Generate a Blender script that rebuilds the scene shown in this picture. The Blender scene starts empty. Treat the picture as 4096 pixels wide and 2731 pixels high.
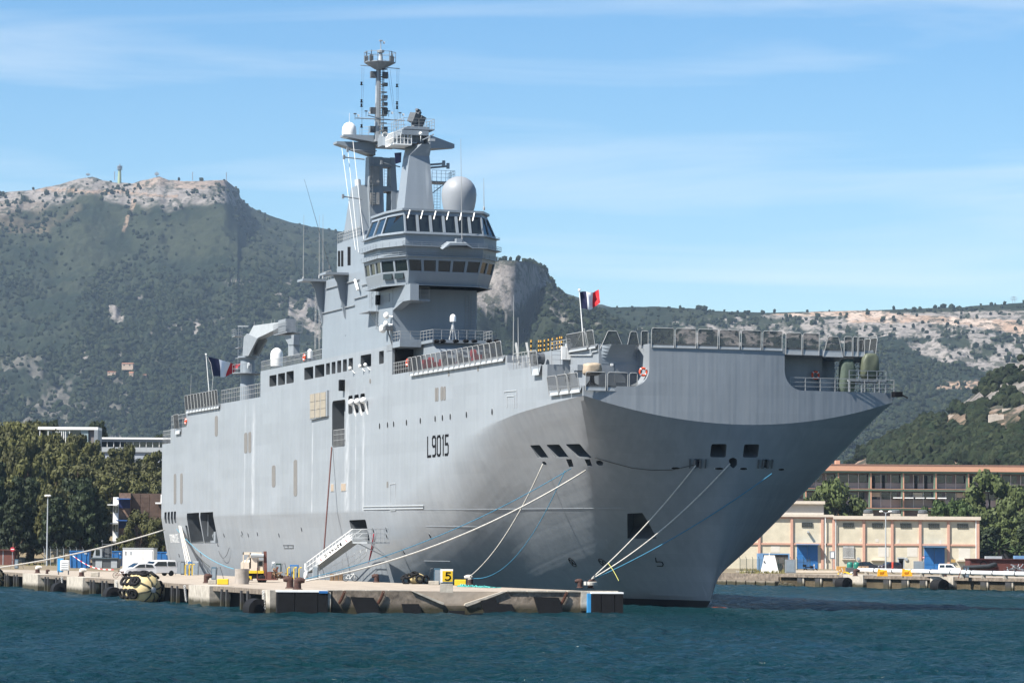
import bpy, bmesh, math, random
import numpy as np
from mathutils import Vector, Matrix, Euler
random.seed(7)
scene = bpy.context.scene
col = scene.collection

# ---------------------------------------------------------------- camera
F = 13000.0                      # focal length in photo pixels (photo 4096 wide)
CAMZ = 5.7
PITCH = math.atan(829.5 / F)
ROLL = 0.007
cam_data = bpy.data.cameras.new("camera")
cam_data.sensor_width = 36.0
cam_data.lens = F / 4096.0 * 36.0
cam_data.clip_start = 1.0
cam_data.clip_end = 30000.0
cam = bpy.data.objects.new("camera", cam_data)
col.objects.link(cam)
RM = (Matrix.Rotation(math.radians(90) + PITCH, 3, 'X') @ Matrix.Rotation(ROLL, 3, 'Z'))
cam.location = (0, 0, CAMZ)
cam.rotation_euler = RM.to_euler()
scene.camera = cam

# ---------------------------------------------------------------- sun, sky, exposure
SUN_AZ, SUN_EL = math.radians(57), math.radians(51)     # azimuth from straight behind the camera to the left
sun_dir = Vector((-math.sin(SUN_AZ) * math.cos(SUN_EL), -math.cos(SUN_AZ) * math.cos(SUN_EL), math.sin(SUN_EL)))
ld = bpy.data.lights.new("sun", 'SUN')
ld.energy = 5.0
ld.angle = math.radians(0.5)
ld.color = (1.0, 0.95, 0.87)
sun = bpy.data.objects.new("sun", ld)
sun.rotation_euler = sun_dir.to_track_quat('Z', 'Y').to_euler()
sun.location = (-200, -200, 300)
col.objects.link(sun)

world = bpy.data.worlds.new("World")
scene.world = world
world.use_nodes = True
wt = world.node_tree
wt.nodes.clear()
def wn(t, **k):
    n = wt.nodes.new(t)
    for a_, b_ in k.items():
        setattr(n, a_, b_)
    return n
wo = wn('ShaderNodeOutputWorld')
bg = wn('ShaderNodeBackground')
sky = wn('ShaderNodeTexSky')
sky.sky_type = 'NISHITA'
sky.sun_disc = False
sky.sun_elevation = SUN_EL
sky.sun_rotation = math.pi + SUN_AZ
sky.altitude = 0
sky.air_density = 1.0
sky.dust_density = 0.3
sky.ozone_density = 2.5
geo = wn('ShaderNodeNewGeometry')
# thin cirrus: streaks of noise over the sky direction
mp = wn('ShaderNodeMapping')
mp.inputs['Scale'].default_value = (4.2, 3.0, 44.0)
mp.inputs['Rotation'].default_value = (0, math.radians(7), 0)
mp.inputs['Location'].default_value = (3.1, 0.0, 0.6)
tc = wn('ShaderNodeTexCoord')
nz = wn('ShaderNodeTexNoise')
nz.inputs['Scale'].default_value = 1.0
nz.inputs['Detail'].default_value = 6.0
nz.inputs['Roughness'].default_value = 0.5
nz.inputs['Distortion'].default_value = 0.5
cr = wn('ShaderNodeMapRange')
cr.inputs['From Min'].default_value = 0.47
cr.inputs['From Max'].default_value = 0.90
cr.inputs['To Max'].default_value = 0.8
mixc = wn('ShaderNodeMix', data_type='RGBA')
mixc.inputs['B'].default_value = (7.2, 7.6, 7.9, 1)
hs = wn('ShaderNodeHueSaturation')
hs.inputs['Saturation'].default_value = 1.35
gm = wn('ShaderNodeMix', data_type='RGBA', blend_type='MULTIPLY')
gm.inputs['Factor'].default_value = 1.0
gm.inputs['B'].default_value = (0.95, 1.0, 1.05, 1)
wt.links.new(tc.outputs['Generated'], mp.inputs['Vector'])
wt.links.new(mp.outputs[0], nz.inputs['Vector'])
wt.links.new(nz.outputs[0], cr.inputs['Value'])
wt.links.new(cr.outputs[0], mixc.inputs['Factor'])
wt.links.new(sky.outputs[0], hs.inputs['Color'])
wt.links.new(hs.outputs[0], gm.inputs['A'])
wt.links.new(gm.outputs['Result'], mixc.inputs['A'])
wt.links.new(mixc.outputs['Result'], bg.inputs['Color'])
bg.inputs['Strength'].default_value = 0.0565
wt.links.new(bg.outputs[0], wo.inputs['Surface'])

scene.view_settings.view_transform = 'Standard'
scene.view_settings.look = 'None'
scene.view_settings.gamma = 1.0
scene.view_settings.exposure = 1.3
scene.view_settings.use_curve_mapping = False
try:
    scene.cycles.max_bounces = 6
    scene.cycles.transparent_max_bounces = 16
    scene.cycles.volume_bounces = 0
except Exception:
    pass

# ---------------------------------------------------------------- pixel -> place helpers
def ray(u, v):
    return (RM @ Vector(((u - 2048) / F, (1365.5 - v) / F, -1.0))).normalized()
CAM = Vector((0, 0, CAMZ))
def onZ(u, v, z=0.0):
    r = ray(u, v); t = (z - CAMZ) / r.z
    return CAM + r * t
def onD(u, v, d):
    r = ray(u, v)
    return CAM + r * (d / r.y)
ANG = math.atan2(4400, 13000)
SA, CA = math.sin(ANG), math.cos(ANG)
SHIP_O = Vector((6.76, 306.0, 0))
SHIP_ROT = math.atan2(-CA, SA)
SM = Matrix.Translation(SHIP_O) @ Matrix.Rotation(SHIP_ROT, 4, 'Z')
SMI = SM.inverted()
def shY(u, v, y=0.0):            # ship-local point on plane local y
    o = SMI @ CAM; d = SMI.to_3x3() @ ray(u, v)
    return o + d * ((y - o.y) / d.y)
def shX(u, v, x=0.0):
    o = SMI @ CAM; d = SMI.to_3x3() @ ray(u, v)
    return o + d * ((x - o.x) / d.x)
def horiz(u):
    return 2195 + ROLL * (u - 2048)

# ---------------------------------------------------------------- materials
MATS = {}
def mat(name, c, rough=0.6, metal=0.0, var=0.12, vscale=1.5, bump=0.0, bscale=20.0, alpha=None, coat=0.0, spec=0.3, emit=None):
    if name in MATS:
        return MATS[name]
    kx_ = .92 if min(c[:3]) > .6 else .76
    c = tuple(v_ * kx_ for v_ in c[:3])
    m = bpy.data.materials.new(name)
    m.use_nodes = True
    nt = m.node_tree
    b = nt.nodes['Principled BSDF']
    b.inputs['Roughness'].default_value = rough
    b.inputs['Metallic'].default_value = metal
    b.inputs['Specular IOR Level'].default_value = spec
    b.inputs['Coat Weight'].default_value = coat
    if var > 0:
        tcn = nt.nodes.new('ShaderNodeTexCoord')
        n = nt.nodes.new('ShaderNodeTexNoise')
        n.inputs['Scale'].default_value = vscale
        n.inputs['Detail'].default_value = 6
        n.inputs['Roughness'].default_value = 0.65
        mr = nt.nodes.new('ShaderNodeMapRange')
        mr.inputs['From Min'].default_value = 0.3
        mr.inputs['From Max'].default_value = 0.7
        mr.inputs['To Min'].default_value = 1 - var
        mr.inputs['To Max'].default_value = 1 + var
        mx = nt.nodes.new('ShaderNodeVectorMath'); mx.operation = 'SCALE'
        mx.inputs[0].default_value = c[:3]
        nt.links.new(tcn.outputs['Object'], n.inputs['Vector'])
        nt.links.new(n.outputs[0], mr.inputs['Value'])
        nt.links.new(mr.outputs[0], mx.inputs['Scale'])
        if 'concrete' in name or name == 'dark_timber':
            # dark weedy tide line on everything that stands in the water
            gg = nt.nodes.new('ShaderNodeNewGeometry'); sx_ = nt.nodes.new('ShaderNodeSeparateXYZ'); nt.links.new(gg.outputs['Position'], sx_.inputs[0])
            ad_ = nt.nodes.new('ShaderNodeMath'); ad_.operation = 'MULTIPLY_ADD'; ad_.inputs[1].default_value = -.9; nt.links.new(n.outputs[0], ad_.inputs[0]); nt.links.new(sx_.outputs[2], ad_.inputs[2])
            tl = nt.nodes.new('ShaderNodeMapRange'); tl.inputs['From Min'].default_value = -.05; tl.inputs['From Max'].default_value = .45; nt.links.new(ad_.outputs[0], tl.inputs['Value'])
            tm_ = nt.nodes.new('ShaderNodeMix'); tm_.data_type = 'RGBA'; tm_.inputs['A'].default_value = (.035, .032, .018, 1); nt.links.new(tl.outputs[0], tm_.inputs['Factor']); nt.links.new(mx.outputs[0], tm_.inputs['B']); nt.links.new(tm_.outputs['Result'], b.inputs['Base Color'])
        else:
            nt.links.new(mx.outputs[0], b.inputs['Base Color'])
        if bump > 0:
            n2 = nt.nodes.new('ShaderNodeTexNoise')
            n2.inputs['Scale'].default_value = bscale
            n2.inputs['Detail'].default_value = 5
            bp = nt.nodes.new('ShaderNodeBump')
            bp.inputs['Strength'].default_value = bump
            bp.inputs['Distance'].default_value = 0.05
            nt.links.new(tcn.outputs['Object'], n2.inputs['Vector'])
            nt.links.new(n2.outputs[0], bp.inputs['Height'])
            nt.links.new(bp.outputs[0], b.inputs['Normal'])
    else:
        b.inputs['Base Color'].default_value = (*c[:3], 1)
    if alpha is not None:
        b.inputs['Alpha'].default_value = alpha
    if emit:
        b.inputs['Emission Color'].default_value = (*emit, 1)
    MATS[name] = m
    return m

# ---------------------------------------------------------------- mesh builder
def V(*a):
    return Vector(a)
class MB:
    def __init__(s):
        s.v = []; s.f = []; s.mi = []; s.cur = 0
    def poly(s, pts):
        n = len(s.v); s.v += [tuple(p) for p in pts]; s.f.append(tuple(range(n, n + len(pts)))); s.mi.append(s.cur)
        return s
    def addf(s, vs, fs):
        n = len(s.v); s.v += [tuple(p) for p in vs]
        for f in fs:
            s.f.append(tuple(i + n for i in f)); s.mi.append(s.cur)
        return s
    def box(s, x0, x1, y0, y1, z0, z1):
        if x0 > x1: x0, x1 = x1, x0
        if y0 > y1: y0, y1 = y1, y0
        if z0 > z1: z0, z1 = z1, z0
        vs = [(x0, y0, z0), (x1, y0, z0), (x1, y1, z0), (x0, y1, z0), (x0, y0, z1), (x1, y0, z1), (x1, y1, z1), (x0, y1, z1)]
        return s.addf(vs, [(0, 3, 2, 1), (4, 5, 6, 7), (0, 1, 5, 4), (1, 2, 6, 5), (2, 3, 7, 6), (3, 0, 4, 7)])
    def hexa(s, b, t):           # bottom 4 pts, top 4 pts (same winding, ccw from above)
        return s.addf(list(b) + list(t), [(3, 2, 1, 0), (4, 5, 6, 7), (0, 1, 5, 4), (1, 2, 6, 5), (2, 3, 7, 6), (3, 0, 4, 7)])
    def prism(s, pts, off):      # pts polygon, extruded by vector off
        n = len(pts); off = Vector(off)
        pts = [Vector(p) for p in pts]
        nn = Vector((0, 0, 0))
        for i in range(n):
            nn += (pts[i] - pts[0]).cross(pts[(i + 1) % n] - pts[0])
        if nn.dot(off) > 0:
            pts = pts[::-1]
        vs = pts + [p + off for p in pts]
        fs = [tuple(range(n)), tuple(range(2 * n - 1, n - 1, -1))]
        fs += [(i, i + n, (i + 1) % n + n, (i + 1) % n) for i in range(n)]
        return s.addf(vs, fs)
    def loft(s, rings, caps=True, closed=True):
        n = len(rings[0]); vs = [p for r in rings for p in r]; fs = []
        m = n if closed else n - 1
        for k in range(len(rings) - 1):
            for i in range(m):
                j = (i + 1) % n
                fs.append((k * n + i, k * n + j, (k + 1) * n + j, (k + 1) * n + i))
        if caps:
            fs.append(tuple(range(n - 1, -1, -1)))
            fs.append(tuple(range((len(rings) - 1) * n, len(rings) * n)))
        return s.addf(vs, fs)
    def tube(s, pts, r, n=6, caps=True, radii=None):
        pts = [Vector(p) for p in pts]; rings = []
        for i, p in enumerate(pts):
            a = pts[max(i - 1, 0)]; b = pts[min(i + 1, len(pts) - 1)]
            d = (b - a)
            if d.length < 1e-9: d = Vector((0, 0, 1))
            d.normalize()
            up = Vector((0, 0, 1)) if abs(d.z) < 0.95 else Vector((1, 0, 0))
            e1 = up.cross(d).normalized(); e2 = d.cross(e1)
            rr = radii[i] if radii else r
            rings.append([p + e1 * (rr * math.cos(2 * math.pi * (k + .5) / n)) + e2 * (rr * math.sin(2 * math.pi * (k + .5) / n)) for k in range(n)])
        return s.loft(rings, caps)
    def bar(s, p, q, r, n=4):
        return s.tube([p, q], r, n)
    def lathe(s, c, prof, n=16, axis='z'):
        rings = []
        for (r, h) in prof:
            ring = []
            for k in range(n):
                a = 2 * math.pi * k / n; x, y = r * math.cos(a), r * math.sin(a)
                if axis == 'z': q = (c[0] + x, c[1] + y, c[2] + h)
                elif axis == 'x': q = (c[0] + h, c[1] + x, c[2] + y)
                else: q = (c[0] + y, c[1] + h, c[2] + x)
                ring.append(q)
            rings.append(ring)
        return s.loft(rings)
    def sphere(s, c, r, n=16, m=10, sz=1.0, zmin=-1.0):
        prof = []
        for k in range(m + 1):
            a = -math.pi / 2 + math.pi * k / m
            if math.sin(a) < zmin: continue
            prof.append((max(r * math.cos(a), 1e-4), r * math.sin(a) * sz))
        return s.lathe(c, prof, n)
    def torus(s, c, R_, r, axis='y', n=18, m=8, seg=None):
        rings = []
        for i in range(n + 1):
            a = 2 * math.pi * i / n
            ring = []
            for k in range(m):
                b = 2 * math.pi * k / m
                w = R_ + r * math.cos(b); h = r * math.sin(b)
                x, y = w * math.cos(a), w * math.sin(a)
                if axis == 'y': q = (c[0] + x, c[1] + h, c[2] + y)
                elif axis == 'x': q = (c[0] + h, c[1] + x, c[2] + y)
                else: q = (c[0] + x, c[1] + y, c[2] + h)
                ring.append(q)
            rings.append(ring)
        return s.loft(rings, caps=False)
    def build(s, name, m, parent=None, smooth=False, auto=None, loc=None):
        me = bpy.data.meshes.new(name)
        me.from_pydata(s.v, [], s.f)
        ms = m if isinstance(m, (list, tuple)) else [m]
        for x in ms: me.materials.append(x)
        if len(ms) > 1:
            me.polygons.foreach_set('material_index', s.mi)
        if smooth:
            me.polygons.foreach_set('use_smooth', [True] * len(me.polygons))
            if auto is not None:
                me.set_sharp_from_angle(angle=math.radians(auto))
        me.update()
        o = bpy.data.objects.new(name, me)
        col.objects.link(o)
        if parent is not None: o.parent = parent
        if loc is not None: o.location = loc
        return o
def empty(name, loc=(0, 0, 0), rz=0.0):
    o = bpy.data.objects.new(name, None)
    o.empty_display_size = 0.5
    col.objects.link(o); o.location = loc; o.rotation_euler = (0, 0, rz)
    return o
def tag(o, label=None, cat=None, group=None, kind=None):
    if label: o['label'] = label
    if cat: o['category'] = cat
    if group: o['group'] = group
    if kind: o['kind'] = kind
    return o
KIDS = {}
def copy_tree(o, parent=None):
    c = o.copy(); col.objects.link(c)
    if parent is not None: c.parent = parent
    for ch in list(o.children):
        copy_tree(ch, c)
    return c

# ---------------------------------------------------------------- numpy noise
def _hash(ix, iy, seed):
    h = (ix.astype(np.int64) * 374761393 + iy.astype(np.int64) * 668265263 + seed * 1442695041) & 0xFFFFFFFF
    h = ((h ^ (h >> 13)) * 1274126177) & 0xFFFFFFFF
    return ((h ^ (h >> 16)) & 0xFFFF) / 65535.0
def vnoise(x, y, seed=0):
    ix, iy = np.floor(x), np.floor(y); fx, fy = x - ix, y - iy
    fx = fx * fx * (3 - 2 * fx); fy = fy * fy * (3 - 2 * fy)
    a = _hash(ix, iy, seed); b = _hash(ix + 1, iy, seed); c = _hash(ix, iy + 1, seed); d = _hash(ix + 1, iy + 1, seed)
    return (a * (1 - fx) + b * fx) * (1 - fy) + (c * (1 - fx) + d * fx) * fy
def fbm(x, y, octv=5, seed=0, gain=0.5, ridged=False):
    s = 0; amp = 1; tot = 0
    for k in range(octv):
        n = vnoise(x, y, seed + k * 17)
        if ridged: n = 1 - abs(2 * n - 1)
        s = s + n * amp; tot += amp; amp *= gain; x = x * 2.03 + 11.3; y = y * 2.03 + 5.7
    return s / tot
def np_mesh(name, verts, faces, m, smooth=True, attr=None, parent=None):
    """verts Nx3, faces Mx3 or Mx4 arrays"""
    me = bpy.data.meshes.new(name)
    k = faces.shape[1]
    me.vertices.add(len(verts)); me.vertices.foreach_set('co', verts.astype(np.float32).ravel())
    me.loops.add(faces.size); me.loops.foreach_set('vertex_index', faces.astype(np.int32).ravel())
    me.polygons.add(len(faces)); me.polygons.foreach_set('loop_start', np.arange(0, faces.size, k, dtype=np.int32))
    me.polygons.foreach_set('use_smooth', np.full(len(faces), smooth))
    if attr is not None:
        at = me.attributes.new('Col', 'FLOAT_COLOR', 'POINT')
        c4 = np.ones((len(verts), 4), np.float32); c4[:, :3] = attr
        at.data.foreach_set('color', c4.ravel())
    me.update(calc_edges=True); me.validate()
    for mm in (m if isinstance(m, (list, tuple)) else [m]): me.materials.append(mm)
    o = bpy.data.objects.new(name, me); col.objects.link(o)
    if parent is not None: o.parent = parent
    return o
# ================================================================ water, ground
def water_mat():
    m = bpy.data.materials.new("harbour_water"); m.use_nodes = True
    nt = m.node_tree; b = nt.nodes['Principled BSDF']
    g = nt.nodes.new('ShaderNodeNewGeometry')
    def noise(scale, loc, sc, detail=4, rough=.55, dist=0.0):
        mpn = nt.nodes.new('ShaderNodeMapping'); mpn.inputs['Scale'].default_value = sc; mpn.inputs['Location'].default_value = loc
        mpn.inputs['Rotation'].default_value = (0, 0, math.radians(12))
        n = nt.nodes.new('ShaderNodeTexNoise'); n.inputs['Scale'].default_value = scale; n.inputs['Detail'].default_value = detail
        n.inputs['Roughness'].default_value = rough; n.inputs['Distortion'].default_value = dist
        nt.links.new(g.outputs['Position'], mpn.inputs['Vector']); nt.links.new(mpn.outputs[0], n.inputs['Vector'])
        return n
    n1 = noise(0.45, (0, 0, 0), (0.7, 1.0, 1), 3)
    n2 = noise(1.7, (5, 3, 0), (0.8, 1.0, 1), 4, .6, .4)
    n3 = noise(0.02, (9, 1, 0), (1, .35, 1), 5)
    add = nt.nodes.new('ShaderNodeMath'); add.operation = 'MULTIPLY_ADD'
    add.inputs[1].default_value = 0.36
    nt.links.new(n2.outputs[0], add.inputs[0]); nt.links.new(n1.outputs[0], add.inputs[2])
    bp = nt.nodes.new('ShaderNodeBump'); bp.inputs['Strength'].default_value = 1.0; bp.inputs['Distance'].default_value = 0.9
    nt.links.new(add.outputs[0], bp.inputs['Height'])
    rp = nt.nodes.new('ShaderNodeMix'); rp.data_type = 'RGBA'
    rp.inputs['A'].default_value = (.0025, .017, .020, 1); rp.inputs['B'].default_value = (.004, .021, .030, 1)
    def mrn(src, a, b_, c, d):
        r = nt.nodes.new('ShaderNodeMapRange'); r.inputs['From Min'].default_value = a; r.inputs['From Max'].default_value = b_
        r.inputs['To Min'].default_value = c; r.inputs['To Max'].default_value = d; nt.links.new(src, r.inputs['Value']); return r
    mr = mrn(n3.outputs[0], .4, .6, 0, 1)
    nt.links.new(mr.outputs[0], rp.inputs['Factor'])
    # wind-roughened water: body colour under a reflection that stays well below full strength at grazing view
    df = nt.nodes.new('ShaderNodeBsdfDiffuse'); gl = nt.nodes.new('ShaderNodeBsdfGlossy'); gl.inputs['Roughness'].default_value = .12
    fr = nt.nodes.new('ShaderNodeFresnel'); fr.inputs['IOR'].default_value = 1.33
    nt.links.new(bp.outputs[0], fr.inputs['Normal']); nt.links.new(bp.outputs[0], gl.inputs['Normal']); nt.links.new(bp.outputs[0], df.inputs['Normal'])
    sq = nt.nodes.new('ShaderNodeMath'); sq.operation = 'MULTIPLY'
    k_ = mrn(n3.outputs[0], .38, .62, .26, .62); nt.links.new(fr.outputs[0], sq.inputs[0]); nt.links.new(k_.outputs[0], sq.inputs[1])
    mn = nt.nodes.new('ShaderNodeMath'); mn.operation = 'MINIMUM'; mn.inputs[1].default_value = .60; nt.links.new(sq.outputs[0], mn.inputs[0])
    # small broken crests
    n4 = noise(1.1, (2, 8, 0), (.8, 1.6, 1), 5, .7); n5 = noise(.05, (4, 1, 0), (1, 1, 1), 2)
    ad4 = nt.nodes.new('ShaderNodeMath'); ad4.operation = 'MULTIPLY_ADD'; ad4.inputs[1].default_value = .25; nt.links.new(n5.outputs[0], ad4.inputs[0]); nt.links.new(n4.outputs[0], ad4.inputs[2])
    fo = mrn(ad4.outputs[0], .905, .95, 0, 1)
    fm = nt.nodes.new('ShaderNodeMix'); fm.data_type = 'RGBA'; fm.inputs['B'].default_value = (.5, .53, .54, 1); nt.links.new(fo.outputs[0], fm.inputs['Factor']); nt.links.new(rp.outputs['Result'], fm.inputs['A'])
    nt.links.new(fm.outputs['Result'], df.inputs['Color'])
    ms = nt.nodes.new('ShaderNodeMixShader'); nt.links.new(mn.outputs[0], ms.inputs[0]); nt.links.new(df.outputs[0], ms.inputs[1]); nt.links.new(gl.outputs[0], ms.inputs[2])
    om = nt.nodes['Material Output']; nt.links.new(ms.outputs[0], om.inputs['Surface']); nt.nodes.remove(b)
    return m
MW = water_mat()
# real wave relief on the near water, flat sheet round it
def wave_h(x, y):
    h = 0.80 * (fbm(x * .16 + y * .05, y * .24, 4, 3, .55) - .5) + 0.48 * (fbm(x * .7, y * .9, 3, 9, .55) - .5)
    return h
nu_, nv_ = 640, 560
dd = 1 / np.linspace(1 / 110., 1 / 600., nv_)
uu = np.linspace(-150, 4250, nu_)
DD, UU = np.meshgrid(dd, uu, indexing='ij')
XX = (UU - 2048) / F * DD
ZZ = wave_h(XX, DD)
vs = np.stack([XX, DD, ZZ], -1).reshape(-1, 3)
ii = np.arange(nv_ * nu_).reshape(nv_, nu_)
fs = np.stack([ii[:-1, :-1], ii[:-1, 1:], ii[1:, 1:], ii[1:, :-1]], -1).reshape(-1, 4)
wo_ = np_mesh('harbour_water', vs, fs, MW)
tag(wo_, kind='structure')
mw = MB(); mw.poly([(-2700, -2500, -.6), (2700, -2500, -.6), (2700, 900, -.6), (-2700, 900, -.6)])
o = mw.build('open_water', MW); tag(o, kind='structure')

# ================================================================ terrain
def terrain_mat(name, bs=0.15, bd=2.0):
    m = bpy.data.materials.new(name); m.use_nodes = True
    nt = m.node_tree; b = nt.nodes['Principled BSDF']; b.inputs['Roughness'].default_value = .95
    b.inputs['Specular IOR Level'].default_value = .1
    at = nt.nodes.new('ShaderNodeAttribute'); at.attribute_name = 'Col'
    tcn = nt.nodes.new('ShaderNodeTexCoord')
    n = nt.nodes.new('ShaderNodeTexNoise'); n.inputs['Scale'].default_value = bs; n.inputs['Detail'].default_value = 8; n.inputs['Roughness'].default_value = .7
    mr = nt.nodes.new('ShaderNodeMapRange'); mr.inputs['From Min'].default_value = .3; mr.inputs['From Max'].default_value = .7
    mr.inputs['To Min'].default_value = .36; mr.inputs['To Max'].default_value = .86
    mx = nt.nodes.new('ShaderNodeVectorMath'); mx.operation = 'SCALE'
    nt.links.new(tcn.outputs['Object'], n.inputs['Vector']); nt.links.new(n.outputs[0], mr.inputs['Value'])
    nt.links.new(at.outputs['Color'], mx.inputs[0]); nt.links.new(mr.outputs[0], mx.inputs['Scale'])
    # low scrub growing in the cracks of bare rock
    mpn = nt.nodes.new('ShaderNodeMapping'); mpn.inputs['Scale'].default_value = (1, .55, 1.3); nt.links.new(tcn.outputs['Object'], mpn.inputs['Vector'])
    ns = nt.nodes.new('ShaderNodeTexNoise'); ns.inputs['Scale'].default_value = bs * .9; ns.inputs['Detail'].default_value = 7; ns.inputs['Roughness'].default_value = .72; nt.links.new(mpn.outputs[0], ns.inputs['Vector'])
    bw = nt.nodes.new('ShaderNodeRGBToBW'); nt.links.new(at.outputs['Color'], bw.inputs[0])
    r1 = nt.nodes.new('ShaderNodeMapRange'); r1.inputs['From Min'].default_value = .07; r1.inputs['From Max'].default_value = .16; nt.links.new(bw.outputs[0], r1.inputs['Value'])
    r2 = nt.nodes.new('ShaderNodeMapRange'); r2.inputs['From Min'].default_value = .50; r2.inputs['From Max'].default_value = .57; r2.inputs['To Max'].default_value = .85; nt.links.new(ns.outputs[0], r2.inputs['Value'])
    mm = nt.nodes.new('ShaderNodeMath'); mm.operation = 'MULTIPLY'; nt.links.new(r1.outputs[0], mm.inputs[0]); nt.links.new(r2.outputs[0], mm.inputs[1])
    mq = nt.nodes.new('ShaderNodeMix'); mq.data_type = 'RGBA'; mq.inputs['B'].default_value = (.030, .034, .024, 1); nt.links.new(mm.outputs[0], mq.inputs['Factor']); nt.links.new(mx.outputs[0], mq.inputs['A'])
    nt.links.new(mq.outputs['Result'], b.inputs['Base Color'])
    bp = nt.nodes.new('ShaderNodeBump'); bp.inputs['Strength'].default_value = .8; bp.inputs['Distance'].default_value = bd
    nt.links.new(n.outputs[0], bp.inputs['Height']); nt.links.new(bp.outputs[0], b.inputs['Normal'])
    return m
MT = terrain_mat('hillside', .08, 5.0)
def inpoly(u, v, poly):
    r = np.zeros(u.shape, bool); n = len(poly)
    for i in range(n):
        x0, y0 = poly[i]; x1, y1 = poly[(i + 1) % n]
        c = ((y0 > v) != (y1 > v)) & (u < (x1 - x0) * (v - y0) / ((y1 - y0) if y1 != y0 else 1e-9) + x0)
        r ^= c
    return r
SCRUB = np.array((.036, .044, .025)); PINE = np.array((.015, .024, .013)); ROCK = np.array((.27, .245, .225)); TAN = np.array((.42, .30, .22)); PALE = np.array((.55, .44, .36)); EARTH = np.array((.17, .13, .09))
def hill(name, prof, u0, u1, d0, z0, d1, nu, nt, shape, amp, det, seed, colfn, vscale=150., cliff=None, dfun=None):
    prof = [(a_, b_ + (34 * min(1, max(0, (4096 - a_) / 300.)) if name == 'wooded_hill' else 4)) for a_, b_ in prof]; us = np.linspace(u0, u1, nu); ts = np.concatenate([np.linspace(0, 1, nt), np.linspace(1.02, 1.3, 8)])
    T_, U = np.meshgrid(ts, us, indexing='ij')
    rv = np.interp(U, [p[0] for p in prof], [p[1] for p in prof])
    D1 = np.full_like(U, float(d1)) if dfun is None else dfun(U)
    tt = np.clip(T_, 0, 1)
    Dc = float(d1); D = d0 + (Dc - d0) * T_ + (D1 - Dc) * T_ ** 7
    X = (U - 2048) / F * D
    H = 2195 + ROLL * (U - 2048)
    zr = CAMZ + (H - rv) * D1 / F
    s = shape(tt, U)
    Z = z0 + (zr - z0) * s
    env = np.clip(tt * (1 - tt) * 4, 0, 1) ** .7
    g = fbm(X / vscale, D / (vscale * 2.6), 5, seed, .5, True)
    Z = Z + (g - .86) * amp * env
    rough = fbm(X / 22., D / 30., 4, seed + 5, .6) - .5
    Z = Z + rough * det * (0.25 + .75 * env)
    Z = np.minimum(Z, CAMZ + (H - rv) * D / F)
    Z = Z - np.where(T_ > 1, (T_ - 1) * 3.0 * (zr - z0), 0)
    vpix = H - (Z - CAMZ) * F / D
    C, treew = colfn(U, vpix, tt, X, D, rv, g)
    vs = np.stack([X, D, Z], -1).reshape(-1, 3)
    r, c = U.shape; ii = np.arange(r * c).reshape(r, c)
    fs = np.stack([ii[:-1, :-1], ii[:-1, 1:], ii[1:, 1:], ii[1:, :-1]], -1).reshape(-1, 4)
    o = np_mesh(name, vs, fs, MT, True, C.reshape(-1, 3))
    tag(o, kind='structure')
    return o, (X, D, Z, U, vpix, treew, nt)
def lerp3(a, b, t):
    return a + (b - a) * t[..., None]
def basecol(X, D, seed):
    n = fbm(X / 60., D / 90., 5, seed, .6); k = np.clip((n - .38) / .24, 0, 1)
    return lerp3(PINE * np.ones(X.shape + (3,)), SCRUB, k), n
# blobs for trees on the far slopes
_t = (1 + 5 ** .5) / 2
ICO = np.array([(-1, _t, 0), (1, _t, 0), (-1, -_t, 0), (1, -_t, 0), (0, -1, _t), (0, 1, _t), (0, -1, -_t), (0, 1, -_t), (_t, 0, -1), (_t, 0, 1), (-_t, 0, -1), (-_t, 0, 1)]) / 1.9
ICF = np.array([(0, 11, 5), (0, 5, 1), (0, 1, 7), (0, 7, 10), (0, 10, 11), (1, 5, 9), (5, 11, 4), (11, 10, 2), (10, 7, 6), (7, 1, 8), (3, 9, 4), (3, 4, 2), (3, 2, 6), (3, 6, 8), (3, 8, 9), (4, 9, 5), (2, 4, 11), (6, 2, 10), (8, 6, 7), (9, 8, 1)])
def ico_sub(V_, F_):
    V2 = [tuple(p) for p in V_]; cache = {}; F2 = []
    def mid(a, b):
        k = (min(a, b), max(a, b))
        if k not in cache:
            p = (np.array(V2[a]) + np.array(V2[b])) / 2; p = p / np.linalg.norm(p) * np.linalg.norm(V2[0]); V2.append(tuple(p)); cache[k] = len(V2) - 1
        return cache[k]
    for a, b, c in F_:
        x, y, z = mid(a, b), mid(b, c), mid(c, a); F2 += [(a, x, z), (x, b, y), (z, y, c), (x, y, z)]
    return np.array(V2), np.array(F2)
IC2, IF2 = ico_sub(ICO, ICF)
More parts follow.
